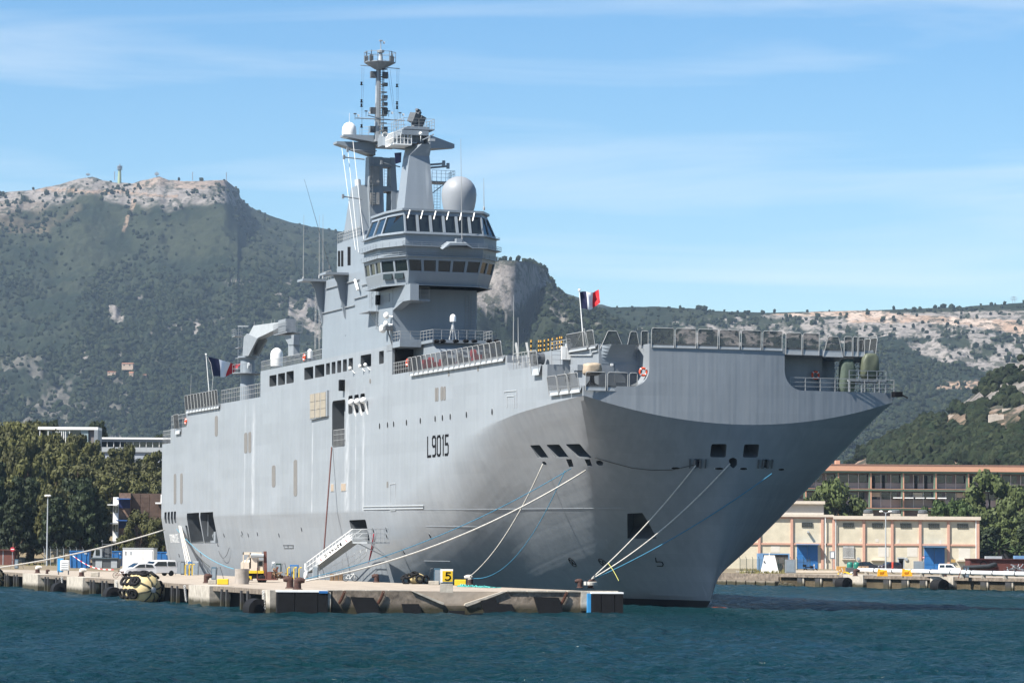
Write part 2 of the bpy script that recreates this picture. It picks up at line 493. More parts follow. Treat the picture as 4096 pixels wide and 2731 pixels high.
def wood(name, label, info, count, rmin, rmax, seed, m, fine=False, tall=1.1):
    X, D, Z, U, vp, w, nt = info
    rg = np.random.default_rng(seed)
    w = np.clip(w[:nt], 0, None).copy(); w[:3] = 0
    # weight by the ground area so that density is even over the slope, slightly more for what faces us
    dvp = np.abs(np.gradient(vp[:nt], axis=0)); wt_ = w * (0.3 * dvp / dvp.mean() + D[:nt] / D[:nt].mean())
    p = (wt_ / wt_.sum()).ravel()
    idx = rg.choice(p.size, count, p=p)
    jx = rg.uniform(-1, 1, count) * abs(X[0, 1] - X[0, 0]); jy = rg.uniform(-1, 1, count) * abs(D[1, 0] - D[0, 0]) * .5
    P = np.stack([X[:nt].ravel()[idx] + jx, D[:nt].ravel()[idx] + jy, Z[:nt].ravel()[idx]], -1)
    # height follows the local slope in depth
    sl = np.gradient(Z[:nt], axis=0) / np.gradient(D[:nt], axis=0)
    P[:, 2] += sl.ravel()[idx] * jy
    r = rmin + (rmax - rmin) * rg.beta(1.6, 3, count)
    BV, BF = (IC2, IF2) if fine else (ICO, ICF)
    n = len(BV)
    sc = np.stack([r * rg.uniform(.8, 1.25, count), r * rg.uniform(.8, 1.25, count), r * tall * rg.uniform(.75, 1.3, count)], -1)
    jit = 1 + rg.uniform(-.28, .28, (count, n, 1))
    VV = BV[None] * jit * sc[:, None, :]
    VV = VV + P[:, None, :]; VV[:, :, 2] += (sc[:, 2] * .55)[:, None]
    FF = BF[None] + (np.arange(count) * n)[:, None, None]
    shade = rg.uniform(.65, 1.45, (count, 1, 1)); hue = rg.uniform(0, 1, (count, 1, 1))
    c0 = np.array((.014, .023, .011)); c1 = np.array((.031, .038, .018))
    C = (c0 + (c1 - c0) * hue) * shade * np.ones((1, n, 1))
    o = np_mesh(name, VV.reshape(-1, 3), FF.reshape(-1, 3), m, False, C.reshape(-1, 3))
    tag(o, label, 'wood', kind='stuff')
    return o
MF = terrain_mat('far_foliage', .9, .5)

# ---- far left mountain with the bare summit
profA = [(-600, 800), (0, 761), (126, 751), (170, 738), (225, 730), (302, 705), (358, 697), (400, 714), (519, 726), (545, 716), (575, 709), (625, 697), (660, 711), (772, 716), (891, 711), (905, 718), (925, 738), (944, 747), (951, 782), (996, 821), (1067, 853), (1151, 881), (1298, 909), (1400, 925), (1700, 990), (1900, 1050), (2300, 1180), (2700, 1300), (3200, 1500), (4700, 1650)]
def colA(U, v, t, X, D, rv, g):
    C, n = basecol(X, D, 21)
    n2 = fbm(X / 25., D / 60., 5, 31, .6); n3 = fbm(X / 90., D / 200., 4, 77, .55)
    band = np.interp(U, [0, 400, 560, 700, 820, 900, 960, 1000], [72, 88, 110, 125, 130, 95, 20, -30])
    rk = np.clip((band + (n3 - .5) * 150 - (v - rv)) / 22, 0, 1) * np.clip((n2 - .30) / .10, 0, 1)
    spots = np.clip((n2 - .66) / .05, 0, 1) * np.clip((n3 - .50) / .08, 0, 1) * ((v > 1120) & (v < 1450))
    d_ = np.hypot((U - 448) / 34 - .4 * (v - 1240) / 40, (v - 1245) / 40); out = np.clip((1.0 - d_ + (n2 - .5) * 1.6) / .2, 0, 1)
    foot = ((v > 1450 + (450 - U) * -.1 + np.abs(U - 100) * .12) & (U < 520)) * np.clip((n2 - .50) / .06, 0, 1)
    red = np.clip((n3 - .55) / .1, 0, 1) * ((v > 800) & (v < 930) & (U < 600)) * .5
    track = (np.abs(v - 770 - (U - 500) * .05 + (n3 - .5) * 30) < 6) & (U < 700)
    gully = (np.abs(U - 505 + (v - 860) * .32 + (n2 - .5) * 24) < 7) & (v > 790) & (v < 925)
    cliff2 = np.clip((n2 - .42) / .06, 0, 1) * ((U > 1150) & (U < 1330) & (v > 1170 + (n3 - .5) * 60) & (v < 1400 - (1330 - U) * .8))
    k = np.clip(rk + spots + out + foot * .45 + cliff2, 0, 1)
    C = lerp3(C, ROCK * np.ones_like(C), k)
    C = lerp3(C, EARTH * np.ones_like(C), np.clip(red, 0, 1))
    C = lerp3(C, TAN * .8 * np.ones_like(C), (track | gully).astype(float) * .8)
    crest = np.clip(((v - rv) < 34).astype(float), 0, 1) * ((U > 520) & (U < 900))
    C = lerp3(C, TAN * .85 * np.ones_like(C), crest * .5 * np.clip((n2 - .35) / .1, 0, 1))
    tw = (1 - k) * (.12 + 1.4 * np.clip((v - 1000) / 260, 0, 1)) * np.clip((n - .25) * 3, .2, 1.3) + .10 * rk
    tw = np.where(v < rv + 25, tw * .5, tw) * np.clip((n3 - .36) * 6, .08, 1.8)
    return C, tw * (U < 1500)
shA = lambda t, U: .10 * t + .90 * t ** 1.55
oA, iA = hill('mountain', profA, -400, 2500, 2900, 12, 5200, 640, 300, shA, 95, 26, 1, colA, 330., dfun=lambda U: 5200 + 380 * (1 + np.tanh((U - 950) / 50.)))
wood('mountain_woods', 'dark green pines and scrub scattered over the high bare-topped mountain', iA, 26000, 1.4, 5.0, 5, MF)
# ---- middle hill with the pale cliff
profB = [(1300, 1500), (1560, 1240), (1750, 1110), (1900, 1050), (1965, 1034), (2060, 1036), (2130, 1046), (2175, 1070), (2195, 1110), (2225, 1150), (2262, 1182), (2300, 1203), (2345, 1221), (2400, 1240), (2500, 1290), (2700, 1400), (3000, 1560), (3300, 1700)]
def colB(U, v, t, X, D, rv, g):
    C, n = basecol(X, D, 41)
    n2 = fbm(X / 12., D / 40., 5, 51, .6); n3 = fbm(X / 50., D / 90., 4, 57, .5)
    lo = np.interp(U, [1880, 1950, 2050, 2120, 2200, 2240], [1225, 1250, 1270, 1190, 1130, 1110])
    k = ((v > rv + 6 + (n2 - .5) * 20) & (v < lo + (n3 - .5) * 60) & (U > 1870) & (U < 2215)) * np.clip((n2 - .28) / .1, 0, 1)
    sp = np.clip((n2 - .64) / .05, 0, 1) * np.clip((n3 - .5) / .06, 0, 1)
    k = np.clip(k + sp * .7, 0, 1)
    C = lerp3(C, ROCK * 1.05 * np.ones_like(C), k)
    return C, (1 - k) * np.clip((n - .25) * 3, .2, 1.3) * np.clip((n3 - .34) * 6, .12, 1.6)
def shB(t, U):
    cl = np.exp(-((U - 2050) / 120.) ** 4)
    a = t ** 1.15
    b = np.where(t < .86, .70 * (t / .86) ** 1.1, .70 + .30 * np.clip((t - .86) / .045, 0, 1) ** .7)
    return a * (1 - cl) + b * cl
oB, iB = hill('rocky_hill', profB, 1300, 3100, 2200, 10, 3300, 420, 260, shB, 40, 24, 2, colB, 170., dfun=lambda U: 3300 + 340 * (1 + np.tanh((U - 2125) / 38.)))
wood('rocky_hill_woods', 'dark green trees covering the slopes under the pale cliff', iB, 9000, 1.2, 3.6, 6, MF)
# ---- right hand ridge with the quarry
profC = [(1700, 1330), (2200, 1262), (2330, 1228), (2450, 1224), (2620, 1221), (2760, 1228), (2900, 1241), (3080, 1246), (3300, 1240), (3500, 1236), (3640, 1231), (3800, 1225), (3950, 1215), (4096, 1206), (4600, 1190)]
def colC(U, v, t, X, D, rv, g):
    C, n = basecol(X, D, 61)
    n2 = fbm(X / 16., D / 55., 5, 71, .62); n3 = fbm(X / 120., D / 200., 4, 87, .5)
    up = np.interp(U, [2380, 2600, 2900, 3150, 4096], [1275, 1300, 1275, 1255, 1240]); lo = np.interp(U, [2380, 2700, 3000, 3300, 3560, 3640, 3800, 4096], [1345, 1380, 1400, 1400, 1345, 1400, 1450, 1520])
    dens = np.interp(U, [2380, 2700, 2950, 3400, 4096], [.60, .54, .47, .43, .40])
    k = np.clip((n2 - dens) / .05, 0, 1) * (v > up + (n3 - .5) * 30) * (v < lo + (n3 - .5) * 90)
    C = lerp3(C, ROCK * 1.12 * np.ones_like(C), k)
    q = inpoly(U + (n3 - .5) * 80, v + (n2 - .5) * 9, [(3060, 1258), (3330, 1244), (3520, 1240), (3600, 1256), (3750, 1266), (4140, 1285), (4140, 1360), (4020, 1322), (3880, 1300), (3700, 1288), (3560, 1290), (3400, 1292), (3380, 1262), (3200, 1266)])
    C = np.where(q[..., None], lerp3(PALE * np.ones_like(C), TAN, np.clip((n2 - .45) / .2, 0, 1)), C)
    fld = inpoly(U, v + (n2 - .5) * 8, [(3770, 1528), (3925, 1524), (3918, 1536), (3790, 1538)]) | inpoly(U, v + (n2 - .5) * 8, [(3745, 1545), (3860, 1540), (3990, 1542), (3960, 1556), (3770, 1553)])
    C = np.where(fld[..., None], TAN * np.ones_like(C), C)
    k2 = np.clip(k + q + fld, 0, 1)
    return C, (1 - k2) * (.4 + 1. * (v > lo)) * np.clip((n - .2) * 3, .3, 1.3) + .08 * k
shC = lambda t, U: .25 * t + .75 * t ** 1.25
oC, iC = hill('quarry_ridge', profC, 1700, 4500, 2500, 10, 4300, 620, 230, shC, 55, 16, 3, colC, 260.)
wood('ridge_woods', 'dark bushes and pines over the long pale rocky ridge with the quarry', iC, 17000, 1.3, 4.6, 8, MF)
# ---- nearer wooded hill on the right
profD = [(2900, 1990), (3250, 1900), (3330, 1862), (3420, 1800), (3500, 1752), (3560, 1722), (3640, 1690), (3700, 1652), (3780, 1640), (3830, 1600), (3880, 1570), (3930, 1530), (3965, 1500), (4030, 1478), (4096, 1440), (4400, 1330)]
def colD(U, v, t, X, D, rv, g):
    C, n = basecol(X, D, 81); C = C * 1.0
    n2 = fbm(X / 9., D / 20., 5, 91, .62); n3 = fbm(X / 40., D / 80., 4, 97, .5)
    k = ((v < 1660 - (4096 - U) * .12) & (U > 3800)) * np.clip((n2 - .37) / .07, 0, 1)
    e = (inpoly(U, v + (n3 - .5) * 20, [(3710, 1720), (3780, 1690), (3880, 1705), (3900, 1745), (3780, 1740)]) | inpoly(U, v, [(3955, 1680), (4100, 1690), (4100, 1720), (4030, 1745), (3990, 1760)]) | (v > 1845 + (n3 - .5) * 90)) * np.clip((n2 - .38) / .1, 0, 1)
    C = lerp3(C, ROCK * .95 * np.ones_like(C), k); C = lerp3(C, TAN * .85 * np.ones_like(C), e * .9)
    tw = (1 - np.clip(k * 1.2 + e, 0, 1)) * 1.0 + .02
    tw = tw * np.where((U > 3830) & (v < 1600), .3, 1.0)
    bare = ((U > 3780) & (U < 3885) & (v > 1655) & (v < 1712)) | ((U > 3945) & (U < 4110) & (v > 1630) & (v < 1722))
    C = lerp3(C, TAN * .8 * np.ones_like(C), bare * .7 * np.clip((n2 - .35) / .1, 0, 1))
    return C, np.where(bare, 0.0, tw)
shD = lambda t, U: .35 * t + .65 * t ** 1.2
oD, iD = hill('wooded_hill', profD, 2900, 4500, 900, 6, 1500, 260, 150, shD, 12, 6, 4, colD, 70.)
wood('hill_pines', 'dense dark pine wood covering the nearer hill on the right', iD, 6000, 1.2, 3.0, 9, MF, fine=True)
# ================================================================ warship: hull
def ship_paint(name, base=(.208, .229, .250), rough=.40, streak=.05, seam=.04, wob=.32):
    m = bpy.data.materials.new(name); m.use_nodes = True
    nt = m.node_tree; b = nt.nodes['Principled BSDF']; b.inputs['Roughness'].default_value = rough; b.inputs['Specular IOR Level'].default_value = .35
    tcn = nt.nodes.new('ShaderNodeTexCoord')
    L = nt.links.new
    def nz_(sc, scale, detail=4, rough_=.55):
        mpn = nt.nodes.new('ShaderNodeMapping'); mpn.inputs['Scale'].default_value = sc
        n = nt.nodes.new('ShaderNodeTexNoise'); n.inputs['Scale'].default_value = scale; n.inputs['Detail'].default_value = detail; n.inputs['Roughness'].default_value = rough_
        L(tcn.outputs['Object'], mpn.inputs['Vector']); L(mpn.outputs[0], n.inputs['Vector']); return n
    def mr_(src, a, b_, c, d):
        r = nt.nodes.new('ShaderNodeMapRange'); r.inputs['From Min'].default_value = a; r.inputs['From Max'].default_value = b_
        r.inputs['To Min'].default_value = c; r.inputs['To Max'].default_value = d; L(src, r.inputs['Value']); return r
    def mul(a, b_):
        q = nt.nodes.new('ShaderNodeMath'); q.operation = 'MULTIPLY'; L(a, q.inputs[0]); L(b_, q.inputs[1]); return q
    # plating: bricks of slightly different tone, horizontal strakes
    sep = nt.nodes.new('ShaderNodeSeparateXYZ'); L(tcn.outputs['Object'], sep.inputs[0])
    cmb = nt.nodes.new('ShaderNodeCombineXYZ')
    ad = nt.nodes.new('ShaderNodeMath'); ad.operation = 'ADD'; L(sep.outputs[0], ad.inputs[0]); L(sep.outputs[1], ad.inputs[1])
    L(ad.outputs[0], cmb.inputs[0]); L(sep.outputs[2], cmb.inputs[1])
    br = nt.nodes.new('ShaderNodeTexBrick'); br.inputs['Scale'].default_value = 1.0
    br.inputs['Brick Width'].default_value = 9.0; br.inputs['Row Height'].default_value = 1.35; br.inputs['Mortar Size'].default_value = .03
    br.inputs['Mortar Smooth'].default_value = 1.0
    br.inputs['Color1'].default_value = (1 - seam, 1 - seam, 1 - seam, 1); br.inputs['Color2'].default_value = (1 + seam, 1 + seam, 1 + seam, 1)
    br.inputs['Mortar'].default_value = (1.06, 1.06, 1.06, 1)
    L(cmb.outputs[0], br.inputs['Vector'])
    st = mr_(nz_((1.2, 1.2, .05), 1.0, 5).outputs[0], .35, .65, 1 - streak, 1 + streak)
    bl = mr_(nz_((.12, .12, .12), 1.0, 5).outputs[0], .3, .7, .95, 1.05)
    # salt-white run-down stains below some fittings
    stn = mr_(nz_((.55, .55, .012), 1.0, 3).outputs[0], .70, .78, 0, 1)
    # long pale salt runs below the scuppers, at their own places on the side
    runs = None
    for x0_, w_ in ((-126.5, 1.3), (-81.5, 1.5), (-77.8, .35), (-74.5, .7), (-131.0, .3), (-97.0, .4)):
        a1_ = nt.nodes.new('ShaderNodeMath'); a1_.operation = 'SUBTRACT'; L(sep.outputs[0], a1_.inputs[0]); a1_.inputs[1].default_value = x0_
        a2_ = nt.nodes.new('ShaderNodeMath'); a2_.operation = 'ABSOLUTE'; L(a1_.outputs[0], a2_.inputs[0])
        r_ = mr_(a2_.outputs[0], 0, w_, 1, 0)
        if runs is None: runs = r_
        else:
            mxn = nt.nodes.new('ShaderNodeMath'); mxn.operation = 'MAXIMUM'; L(runs.outputs[0], mxn.inputs[0]); L(r_.outputs[0], mxn.inputs[1]); runs = mxn
    zup = mr_(sep.outputs[2], 9.8, 10.2, 0, 1); zdn = mr_(sep.outputs[2], 22, 25, 1, 0)
    rn_ = mr_(nz_((1.5, 1.5, .5), 1.0, 5).outputs[0], .35, .6, .1, 1.2)
    runs = mul(mul(mul(runs.outputs[0], zup.outputs[0]).outputs[0], zdn.outputs[0]).outputs[0], rn_.outputs[0])
    k = mul(st.outputs[0], bl.outputs[0])
    bw = nt.nodes.new('ShaderNodeRGBToBW'); L(br.outputs['Color'], bw.inputs[0])
    k2 = mul(k.outputs[0], bw.outputs[0])
    sc_ = nt.nodes.new('ShaderNodeVectorMath'); sc_.operation = 'SCALE'; sc_.inputs[0].default_value = base
    L(k2.outputs[0], sc_.inputs['Scale'])
    mx = nt.nodes.new('ShaderNodeMix'); mx.data_type = 'RGBA'; mx.inputs['B'].default_value = (.46, .48, .50, 1)
    fx = nt.nodes.new('ShaderNodeMath'); fx.operation = 'MULTIPLY'; fx.inputs[1].default_value = .55; L(stn.outputs[0], fx.inputs[0])
    mxr = nt.nodes.new('ShaderNodeMath'); mxr.operation = 'MAXIMUM'; L(fx.outputs[0], mxr.inputs[0]); L(runs.outputs[0], mxr.inputs[1]); mxr2 = nt.nodes.new('ShaderNodeMath'); mxr2.operation = 'MULTIPLY'; mxr2.inputs[1].default_value = .5; L(mxr.outputs[0], mxr2.inputs[0]); L(mxr2.outputs[0], mx.inputs['Factor']); L(sc_.outputs[0], mx.inputs['A'])
    L(mx.outputs['Result'], b.inputs['Base Color'])
    # plate wobble between the frames
    wb = nz_((.45, .45, .16), 1.0, 2); wb2 = nz_((.0, .95, .02), 1.0, 2)
    a2 = nt.nodes.new('ShaderNodeMath'); a2.operation = 'ADD'; L(wb.outputs[0], a2.inputs[0]); L(wb2.outputs[0], a2.inputs[1])
    bp = nt.nodes.new('ShaderNodeBump'); bp.inputs['Strength'].default_value = wob; bp.inputs['Distance'].default_value = .16
    L(a2.outputs[0], bp.inputs['Height']); L(bp.outputs[0], b.inputs['Normal'])
    rr = mr_(nz_((.3, .3, .3), 1.0, 4).outputs[0], .3, .7, rough - .06, rough + .08); L(rr.outputs[0], b.inputs['Roughness'])
    return m
M_HULL = ship_paint('hull_paint')
M_ISL = ship_paint('island_paint', (.190, .219, .248), .42, .03, .02, .15)
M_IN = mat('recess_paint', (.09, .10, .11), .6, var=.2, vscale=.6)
M_BOOT = mat('boot_topping', (.02, .02, .022), .5)
M_RAIL = mat('rail_paint', (.34, .35, .35), .5, var=.05)
M_WHITE = mat('white_paint', (.78, .78, .76), .4, var=.05)
M_DARKG = mat('dark_grey_steel', (.11, .12, .13), .5)
M_MIDG = mat('mid_grey_steel', (.26, .285, .31), .45)
M_VENT = mat('vent_louvre', (.19, .185, .175), .8)
M_BLACK = mat('black_paint', (.008, .008, .009), .7, var=0, spec=.1)
M_DECK = mat('deck_coating', (.12, .125, .125), .85)
M_TANP = mat('tan_panel', (.33, .295, .235), .8)
M_ORANGE = mat('lifebuoy_orange', (.75, .10, .04), .5, var=0)
M_RUST = mat('rust', (.10, .04, .025), .9, var=.3, vscale=3)
M_GLASS = mat('bridge_glass', (.012, .018, .020), .06, var=0, spec=.8)
M_LIGHTG = mat('light_grey_steel', (.42, .45, .47), .45)

ship = empty('warship', SHIP_O, SHIP_ROT)
tag(ship, 'huge light grey naval assault ship with blunt bow moored along the concrete quay', 'warship')
ZF = 25.2
_zs = [0, 8.7, 19.4, 25.4, 32.5, 40, 47, 55, 62, 70, 200]; _zz = [20.2, 19.8, 19.2, 18.6, 17.9, 16.6, 14.8, 12.3, 10.6, 9.9, 9.9]
# knuckle height along the side
HP = dict(x0=72.5, fs=2.1, qe=1.1, we=.70, k=.855, kx=.628, S=2.7, sa=.85, sb=.78)
_W = np.arange(-130, 16.01, .5)
_s = _W <= 0
_kz = np.interp(np.arange(-12, 206, .5), [-12] + _zs, [20.4] + _zz); _kz = np.convolve(_kz, np.ones(11) / 11, 'same'); _kx = np.arange(-12, 206, .5)
_T = np.stack([np.where(_s, _W, 1 - ((16 - _W) / 16) ** 2), np.where(_s, 0, _W), np.where(_s, np.interp(-_W, _kx, _kz), 17.7 + 2.5 * ((16 - _W) / 16) ** 2)], -1)
_q = np.clip(np.where(_s, _W + HP['x0'], HP['x0'] + _W * HP['fs']) / (HP['x0'] + 16 * HP['fs']), 0, 1) ** HP['qe']
_B = np.stack([np.where(_W <= -HP['x0'], _W, -HP['x0'] + (HP['x0'] - 8.5) * _q), 1.8 + 14.2 * _q ** HP['we']], -1)
def hull_ring(t):
    """plan of the hull at fraction t of the height up to the knuckle; corner and stem rounded in between"""
    e = np.clip((_W + HP['x0']) / HP['x0'], 0, 1)
    tk = t ** HP['k']; bb = 1 + 1.1 * np.exp(-(np.abs(_W + 47) / 17) ** 3)
    g_ = 1 - (1 - ((1 - e) * t + e * tk)) ** bb; gx_ = (1 - e) * t + e * t ** HP['kx']
    x = _B[:, 0] + (_T[:, 0] - _B[:, 0]) * gx_; y = _B[:, 1] + (_T[:, 1] - _B[:, 1]) * g_; z = _T[:, 2] * t
    sg = HP['S'] * t ** HP['sa'] * (1 - t) ** HP['sb'] * 2
    X = np.concatenate([x, x[:-1][::-1]]); Y = np.concatenate([y, 32 - y[:-1][::-1]])
    if sg > .3:
        n = int(6 * sg) + 1; k = np.exp(-.5 * (np.arange(-n, n + 1) * .5 / sg) ** 2); k /= k.sum()
        X = np.convolve(np.pad(X, n, mode='reflect', reflect_type='odd'), k, 'valid'); Y = np.convolve(np.pad(Y, n, mode='reflect', reflect_type='odd'), k, 'valid')
    return X[:len(_W)], Y[:len(_W)], z
def build_hull():
    ws = np.array(list(np.linspace(-130, -60, 22)[:-1]) + list(np.linspace(-60, 0, 70)) + list(np.linspace(0.4, 16, 44)))
    ts = sorted(list(1 - (1 - np.linspace(0, 1, 40)) ** 1.3) + [.012])
    rows = []
    r0 = hull_ring(0.0); rows.append((r0[0], r0[1], r0[2] * 0 - 1.5))
    for t in ts: rows.append(hull_ring(t))
    # the dark boot topping ends at a fixed height: snap the row nearest to it
    zmid = _T[:, 2]
    tb = .8 / zmid
    lo = hull_ring(.03); i3 = 1 + min(range(len(ts)), key=lambda k: abs(ts[k] - .045))
    base_x, base_y, _ = rows[i3]
    rows[i3] = (base_x, base_y, np.full_like(base_x, .8))
    rows = [r for k, r in enumerate(rows) if not (1 < k < i3)]
    for z in (.02, .34, .67, 1.0): rows.append((_T[:, 0], _T[:, 1], _T[:, 2] + (ZF - _T[:, 2]) * z))
    colsS = []
    sternx = [-181, -160, -145]
    for x in sternx: colsS.append([(x, float(r[1][0]), float(r[2][0])) for r in rows])
    for w in ws: colsS.append([(float(np.interp(w, _W, r[0])), float(np.interp(w, _W, r[1])), float(np.interp(w, _W, r[2]))) for r in rows])
    n = len(rows)
    cols_ = colsS + [[(x, 32 - y, z) for (x, y, z) in c] for c in colsS[:-1][::-1]]
    vs = [p for c in cols_ for p in c]; fs = []; mi = []
    m_ = len(cols_)
    for i in range(m_ - 1):
        for j in range(n - 1):
            fs.append((i * n + j, (i + 1) * n + j, (i + 1) * n + j + 1, i * n + j + 1))
            zc = sum(vs[q][2] for q in fs[-1]) / 4; mi.append(1 if zc < .78 else 0)
    fs.append(tuple(range(m_ * n - n, m_ * n)) + tuple(range(n - 1, -1, -1))); mi.append(0)      # transom
    fs.append(tuple(i * n + n - 1 for i in range(m_))); mi.append(2)                              # deck
    fs.append(tuple(i * n for i in range(m_ - 1, -1, -1))); mi.append(1)
    me = bpy.data.meshes.new('hull'); me.from_pydata(vs, [], fs)
    for x in (M_HULL, M_BOOT, M_DECK, M_IN): me.materials.append(x)
    me.polygons.foreach_set('material_index', mi); me.update()
    bm = bmesh.new(); bm.from_mesh(me); bmesh.ops.recalc_face_normals(bm, faces=bm.faces); bm.to_mesh(me); bm.free()
    o = bpy.data.objects.new('hull', me); col.objects.link(o); return o
hull = build_hull()
from mathutils.bvhtree import BVHTree
def bvh_of(o):
    bm = bmesh.new(); bm.from_mesh(o.data); t = BVHTree.FromBMesh(bm); bm.free(); return t
HB = bvh_of(hull)
_co = SMI @ CAM
def hit(u, v, off=0.0):
    d = (SMI.to_3x3() @ ray(u, v)).normalized()
    r = HB.ray_cast(_co, d)
    if r[0] is None: return None, None
    nn = r[1]
    if nn.dot(d) > 0: nn = -nn
    return r[0] + nn * off, nn
def rnd(pts, r=.18, k=3):        # round polygon corners by fraction r
    n = len(pts); out = []
    for i in range(n):
        p0, p1, p2 = Vector(pts[i - 1]), Vector(pts[i]), Vector(pts[(i + 1) % n])
        L0 = min((p0 - p1).length, (p2 - p1).length) * r
        a = p1 + (p0 - p1).normalized() * L0; c = p1 + (p2 - p1).normalized() * L0
        for q in range(k + 1):
            t = q / k; out.append(a * (1 - t) ** 2 + p1 * 2 * t * (1 - t) + c * t * t)
    return out
CUT = MB()
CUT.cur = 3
def cut_px(pts, depth=3.0, r=.15, out=.8, dirv=None):
    P = []; N = Vector((0, 0, 0))
    for u, v in pts:
        p, n = hit(u, v)
        if p is None: return
        P.append(p); N += n
    N.normalize()
    P = rnd(P, r) if r > 0 else P
    d = Vector(dirv) if dirv else -N
    CUT.prism([p - d * out for p in P], d * (depth + out))
    return P
def cut_px_rect(u0, v0, u1, v1, depth=3.0, r=.12, slope=-.18):
    s_ = slope
    um = (u0 + u1) / 2
    dz = (u1 - u0) / 2 * s_
    return cut_px([(u0, v0 - dz), (u1, v0 + dz), (u1, v1 + dz), (u0, v1 - dz)], depth, r)
Z3 = lambda x, y: (600 + x / 2.24, 1200 + y / 2.24)
Z4 = lambda x, y: (1400 + x / 2.24, 1250 + y / 2.24)
Z2 = lambda x, y: (1180 + x / 2.01, 700 + y / 2.01)
Z7 = lambda x, y: (600 + x / 2.352, 1850 + y / 2.352)
Z8 = lambda x, y: (1500 + x / 1.96, 1850 + y / 1.96)
ZH = lambda x, y: (2300 + x / 1.96, 1650 + y / 1.96)
ZB = lambda x, y: (400 + x / 3.92, 2050 + y / 3.92)
Z5 = lambda x, y: (2100 + x / 2.851, 1150 + y / 2.851)
Z6 = lambda x, y: (2800 + x / 2.613, 1250 + y / 2.613)
# big side door and three windows
cut_px([Z3(1632, 905), Z3(1752, 888), Z3(1752, 1308), Z3(1632, 1320)], 5.0, .10)
for x0, x1, y0, y1 in ((1777, 1815, 855, 1020), (1830, 1870, 846, 1012), (1884, 1925, 836, 1003)):
    cut_px([Z3(x0, y0 + 4), Z3(x1, y0 - 4), Z3(x1, y1 - 4), Z3(x0, y1 + 4)], 3.2, .15)
# stern slots and mooring-deck openings
for x0, y0, y1 in ((137, 465, 572), (167, 463, 576), (197, 460, 577), (225, 458, 570)):
    cut_px([Z7(x0, y0), Z7(x0 + 20, y0 - 2), Z7(x0 + 20, 530), Z7(x0 + 24, y1), Z7(x0 + 8, y1 - 4), Z7(x0, 532)], 2.5, .1)
cut_px([Z7(348, 475), Z7(462, 468), Z7(466, 540), Z7(508, 758), Z7(385, 760), Z7(350, 540)], 5.0, .08)
cut_px([Z7(474, 468), Z7(593, 462), Z7(602, 540), Z7(645, 758), Z7(514, 758), Z7(476, 545)], 5.0, .08)
cut_px([Z7(330, 585), Z7(350, 592), Z7(384, 760), Z7(362, 742)], 2.5, .3)
# entry port for the gangway
cut_px([Z7(1872, 540), Z7(2028, 533), Z7(2072, 745), Z7(1925, 748)], 4.0, .12)
# mooring deck openings in the bow
for q in ([(1612, 1188), (1700, 1185), (1785, 1305), (1690, 1308)], [(1757, 1183), (1875, 1180), (1965, 1300), (1850, 1303)], [(1930, 1178), (2060, 1175), (2172, 1298), (2035, 1298)]):
    cut_px([Z4(*p) for p in q], 3.0, .15)
for q in ([(1070, 245), (1190, 245), (1180, 350), (1058, 348)], [(1328, 247), (1445, 247), (1432, 350), (1315, 350)]):
    cut_px([ZH(*p) for p in q], 3.0, .15)
# hawse hole, fairleads
cut_px([ZH(1205, 365), ZH(1240, 350), ZH(1270, 365), ZH(1270, 410), ZH(1240, 438), ZH(1210, 410)], 2.0, .3)
for a_ in ([(942, 362), (985, 362), (980, 428), (940, 428)], [(1475, 365), (1515, 365), (1505, 430), (1465, 430)]):
    cut_px([ZH(*p) for p in a_], 1.2, .1)
for a_ in ([(1935, 1312), (1985, 1312), (2005, 1385), (1965, 1385)], [(2100, 1312), (2150, 1312), (2170, 1375), (2130, 1375)]):
    cut_px([Z4(*p) for p in a_], 1.0, .1)
for (x, y) in ((1740, 1350),):
    cut_px([Z4(x - 22, y - 12), Z4(x, y - 18), Z4(x + 18, y - 5), Z4(x + 22, y + 14), Z4(x - 2, y + 16)], 1.0, .3)
cut_px([ZH(165, 378), ZH(195, 372), ZH(222, 390), ZH(218, 412), ZH(190, 415), ZH(168, 400)], 1.0, .3)
# anchor pockets (wedge: deep at the top, running out below)
def anchor_pocket(q, depth, outn):
    H_ = [h for h in (hit(*p) for p in q) if h[0] is not None]
    if len(H_) < 3: return
    P = [h[0] for h in H_]; N = sum((h[1] for h in H_), Vector()).normalized()
    CUT.prism([p + N * .9 for p in P], -N * (.9 + depth))
# ship-frame cutters (stern steps, bow notches)
CUT.cur = 0
CUT.box(-190, -175.6, -3, 35, shY(665, 1774).z, 30)
CUT.box(-175.6 - .001, -165.6, -3, 35, shY(715, 1711).z, 30)
xN = -10.3
CUT.cur = 0
zA_ = shY(2110, 1469).z
xa = shY(2035, 1440).x
CUT.prism([(xa, -2, zA_), (xN + .5, -2, zA_), (xN + .5, -2, 30), (xa - .5, -2, 30), (xa - .5, -2, zA_ + .8)], (0, 3.6, 0))
FD = 21.1
CUT.prism(rnd([(xN, -2, FD), (4, -2, FD)], 0) if False else [(xN + .9, -2, FD), (4, -2, FD), (4, -2, 30), (xN, -2, 30), (xN, -2, FD + 1.4), (xN + .3, -2, FD + .5)], (0, 4.33, 0))
def arc(cx, cy, r, a0, a1, n=8):
    return [(cx + r * math.cos(math.radians(a0 + (a1 - a0) * i / n)), cy + r * math.sin(math.radians(a0 + (a1 - a0) * i / n))) for i in range(n + 1)]
prof = [(2.2, FD), ] + [(y, z) for y, z in arc(6.4 - 1.7, FD + 1.7, 1.7, -90, 0)] + [(6.4, 30), (2.2, 30)]
CUT.prism([(-2.2, y, z) for y, z in prof], (7, 0, 0))
prof = [(35, 24.6), (20.2, 24.6)] + [(y, z) for y, z in arc(20.2 + 1.9, FD + 1.9, 1.9, 180, 270)] + [(35, FD)]
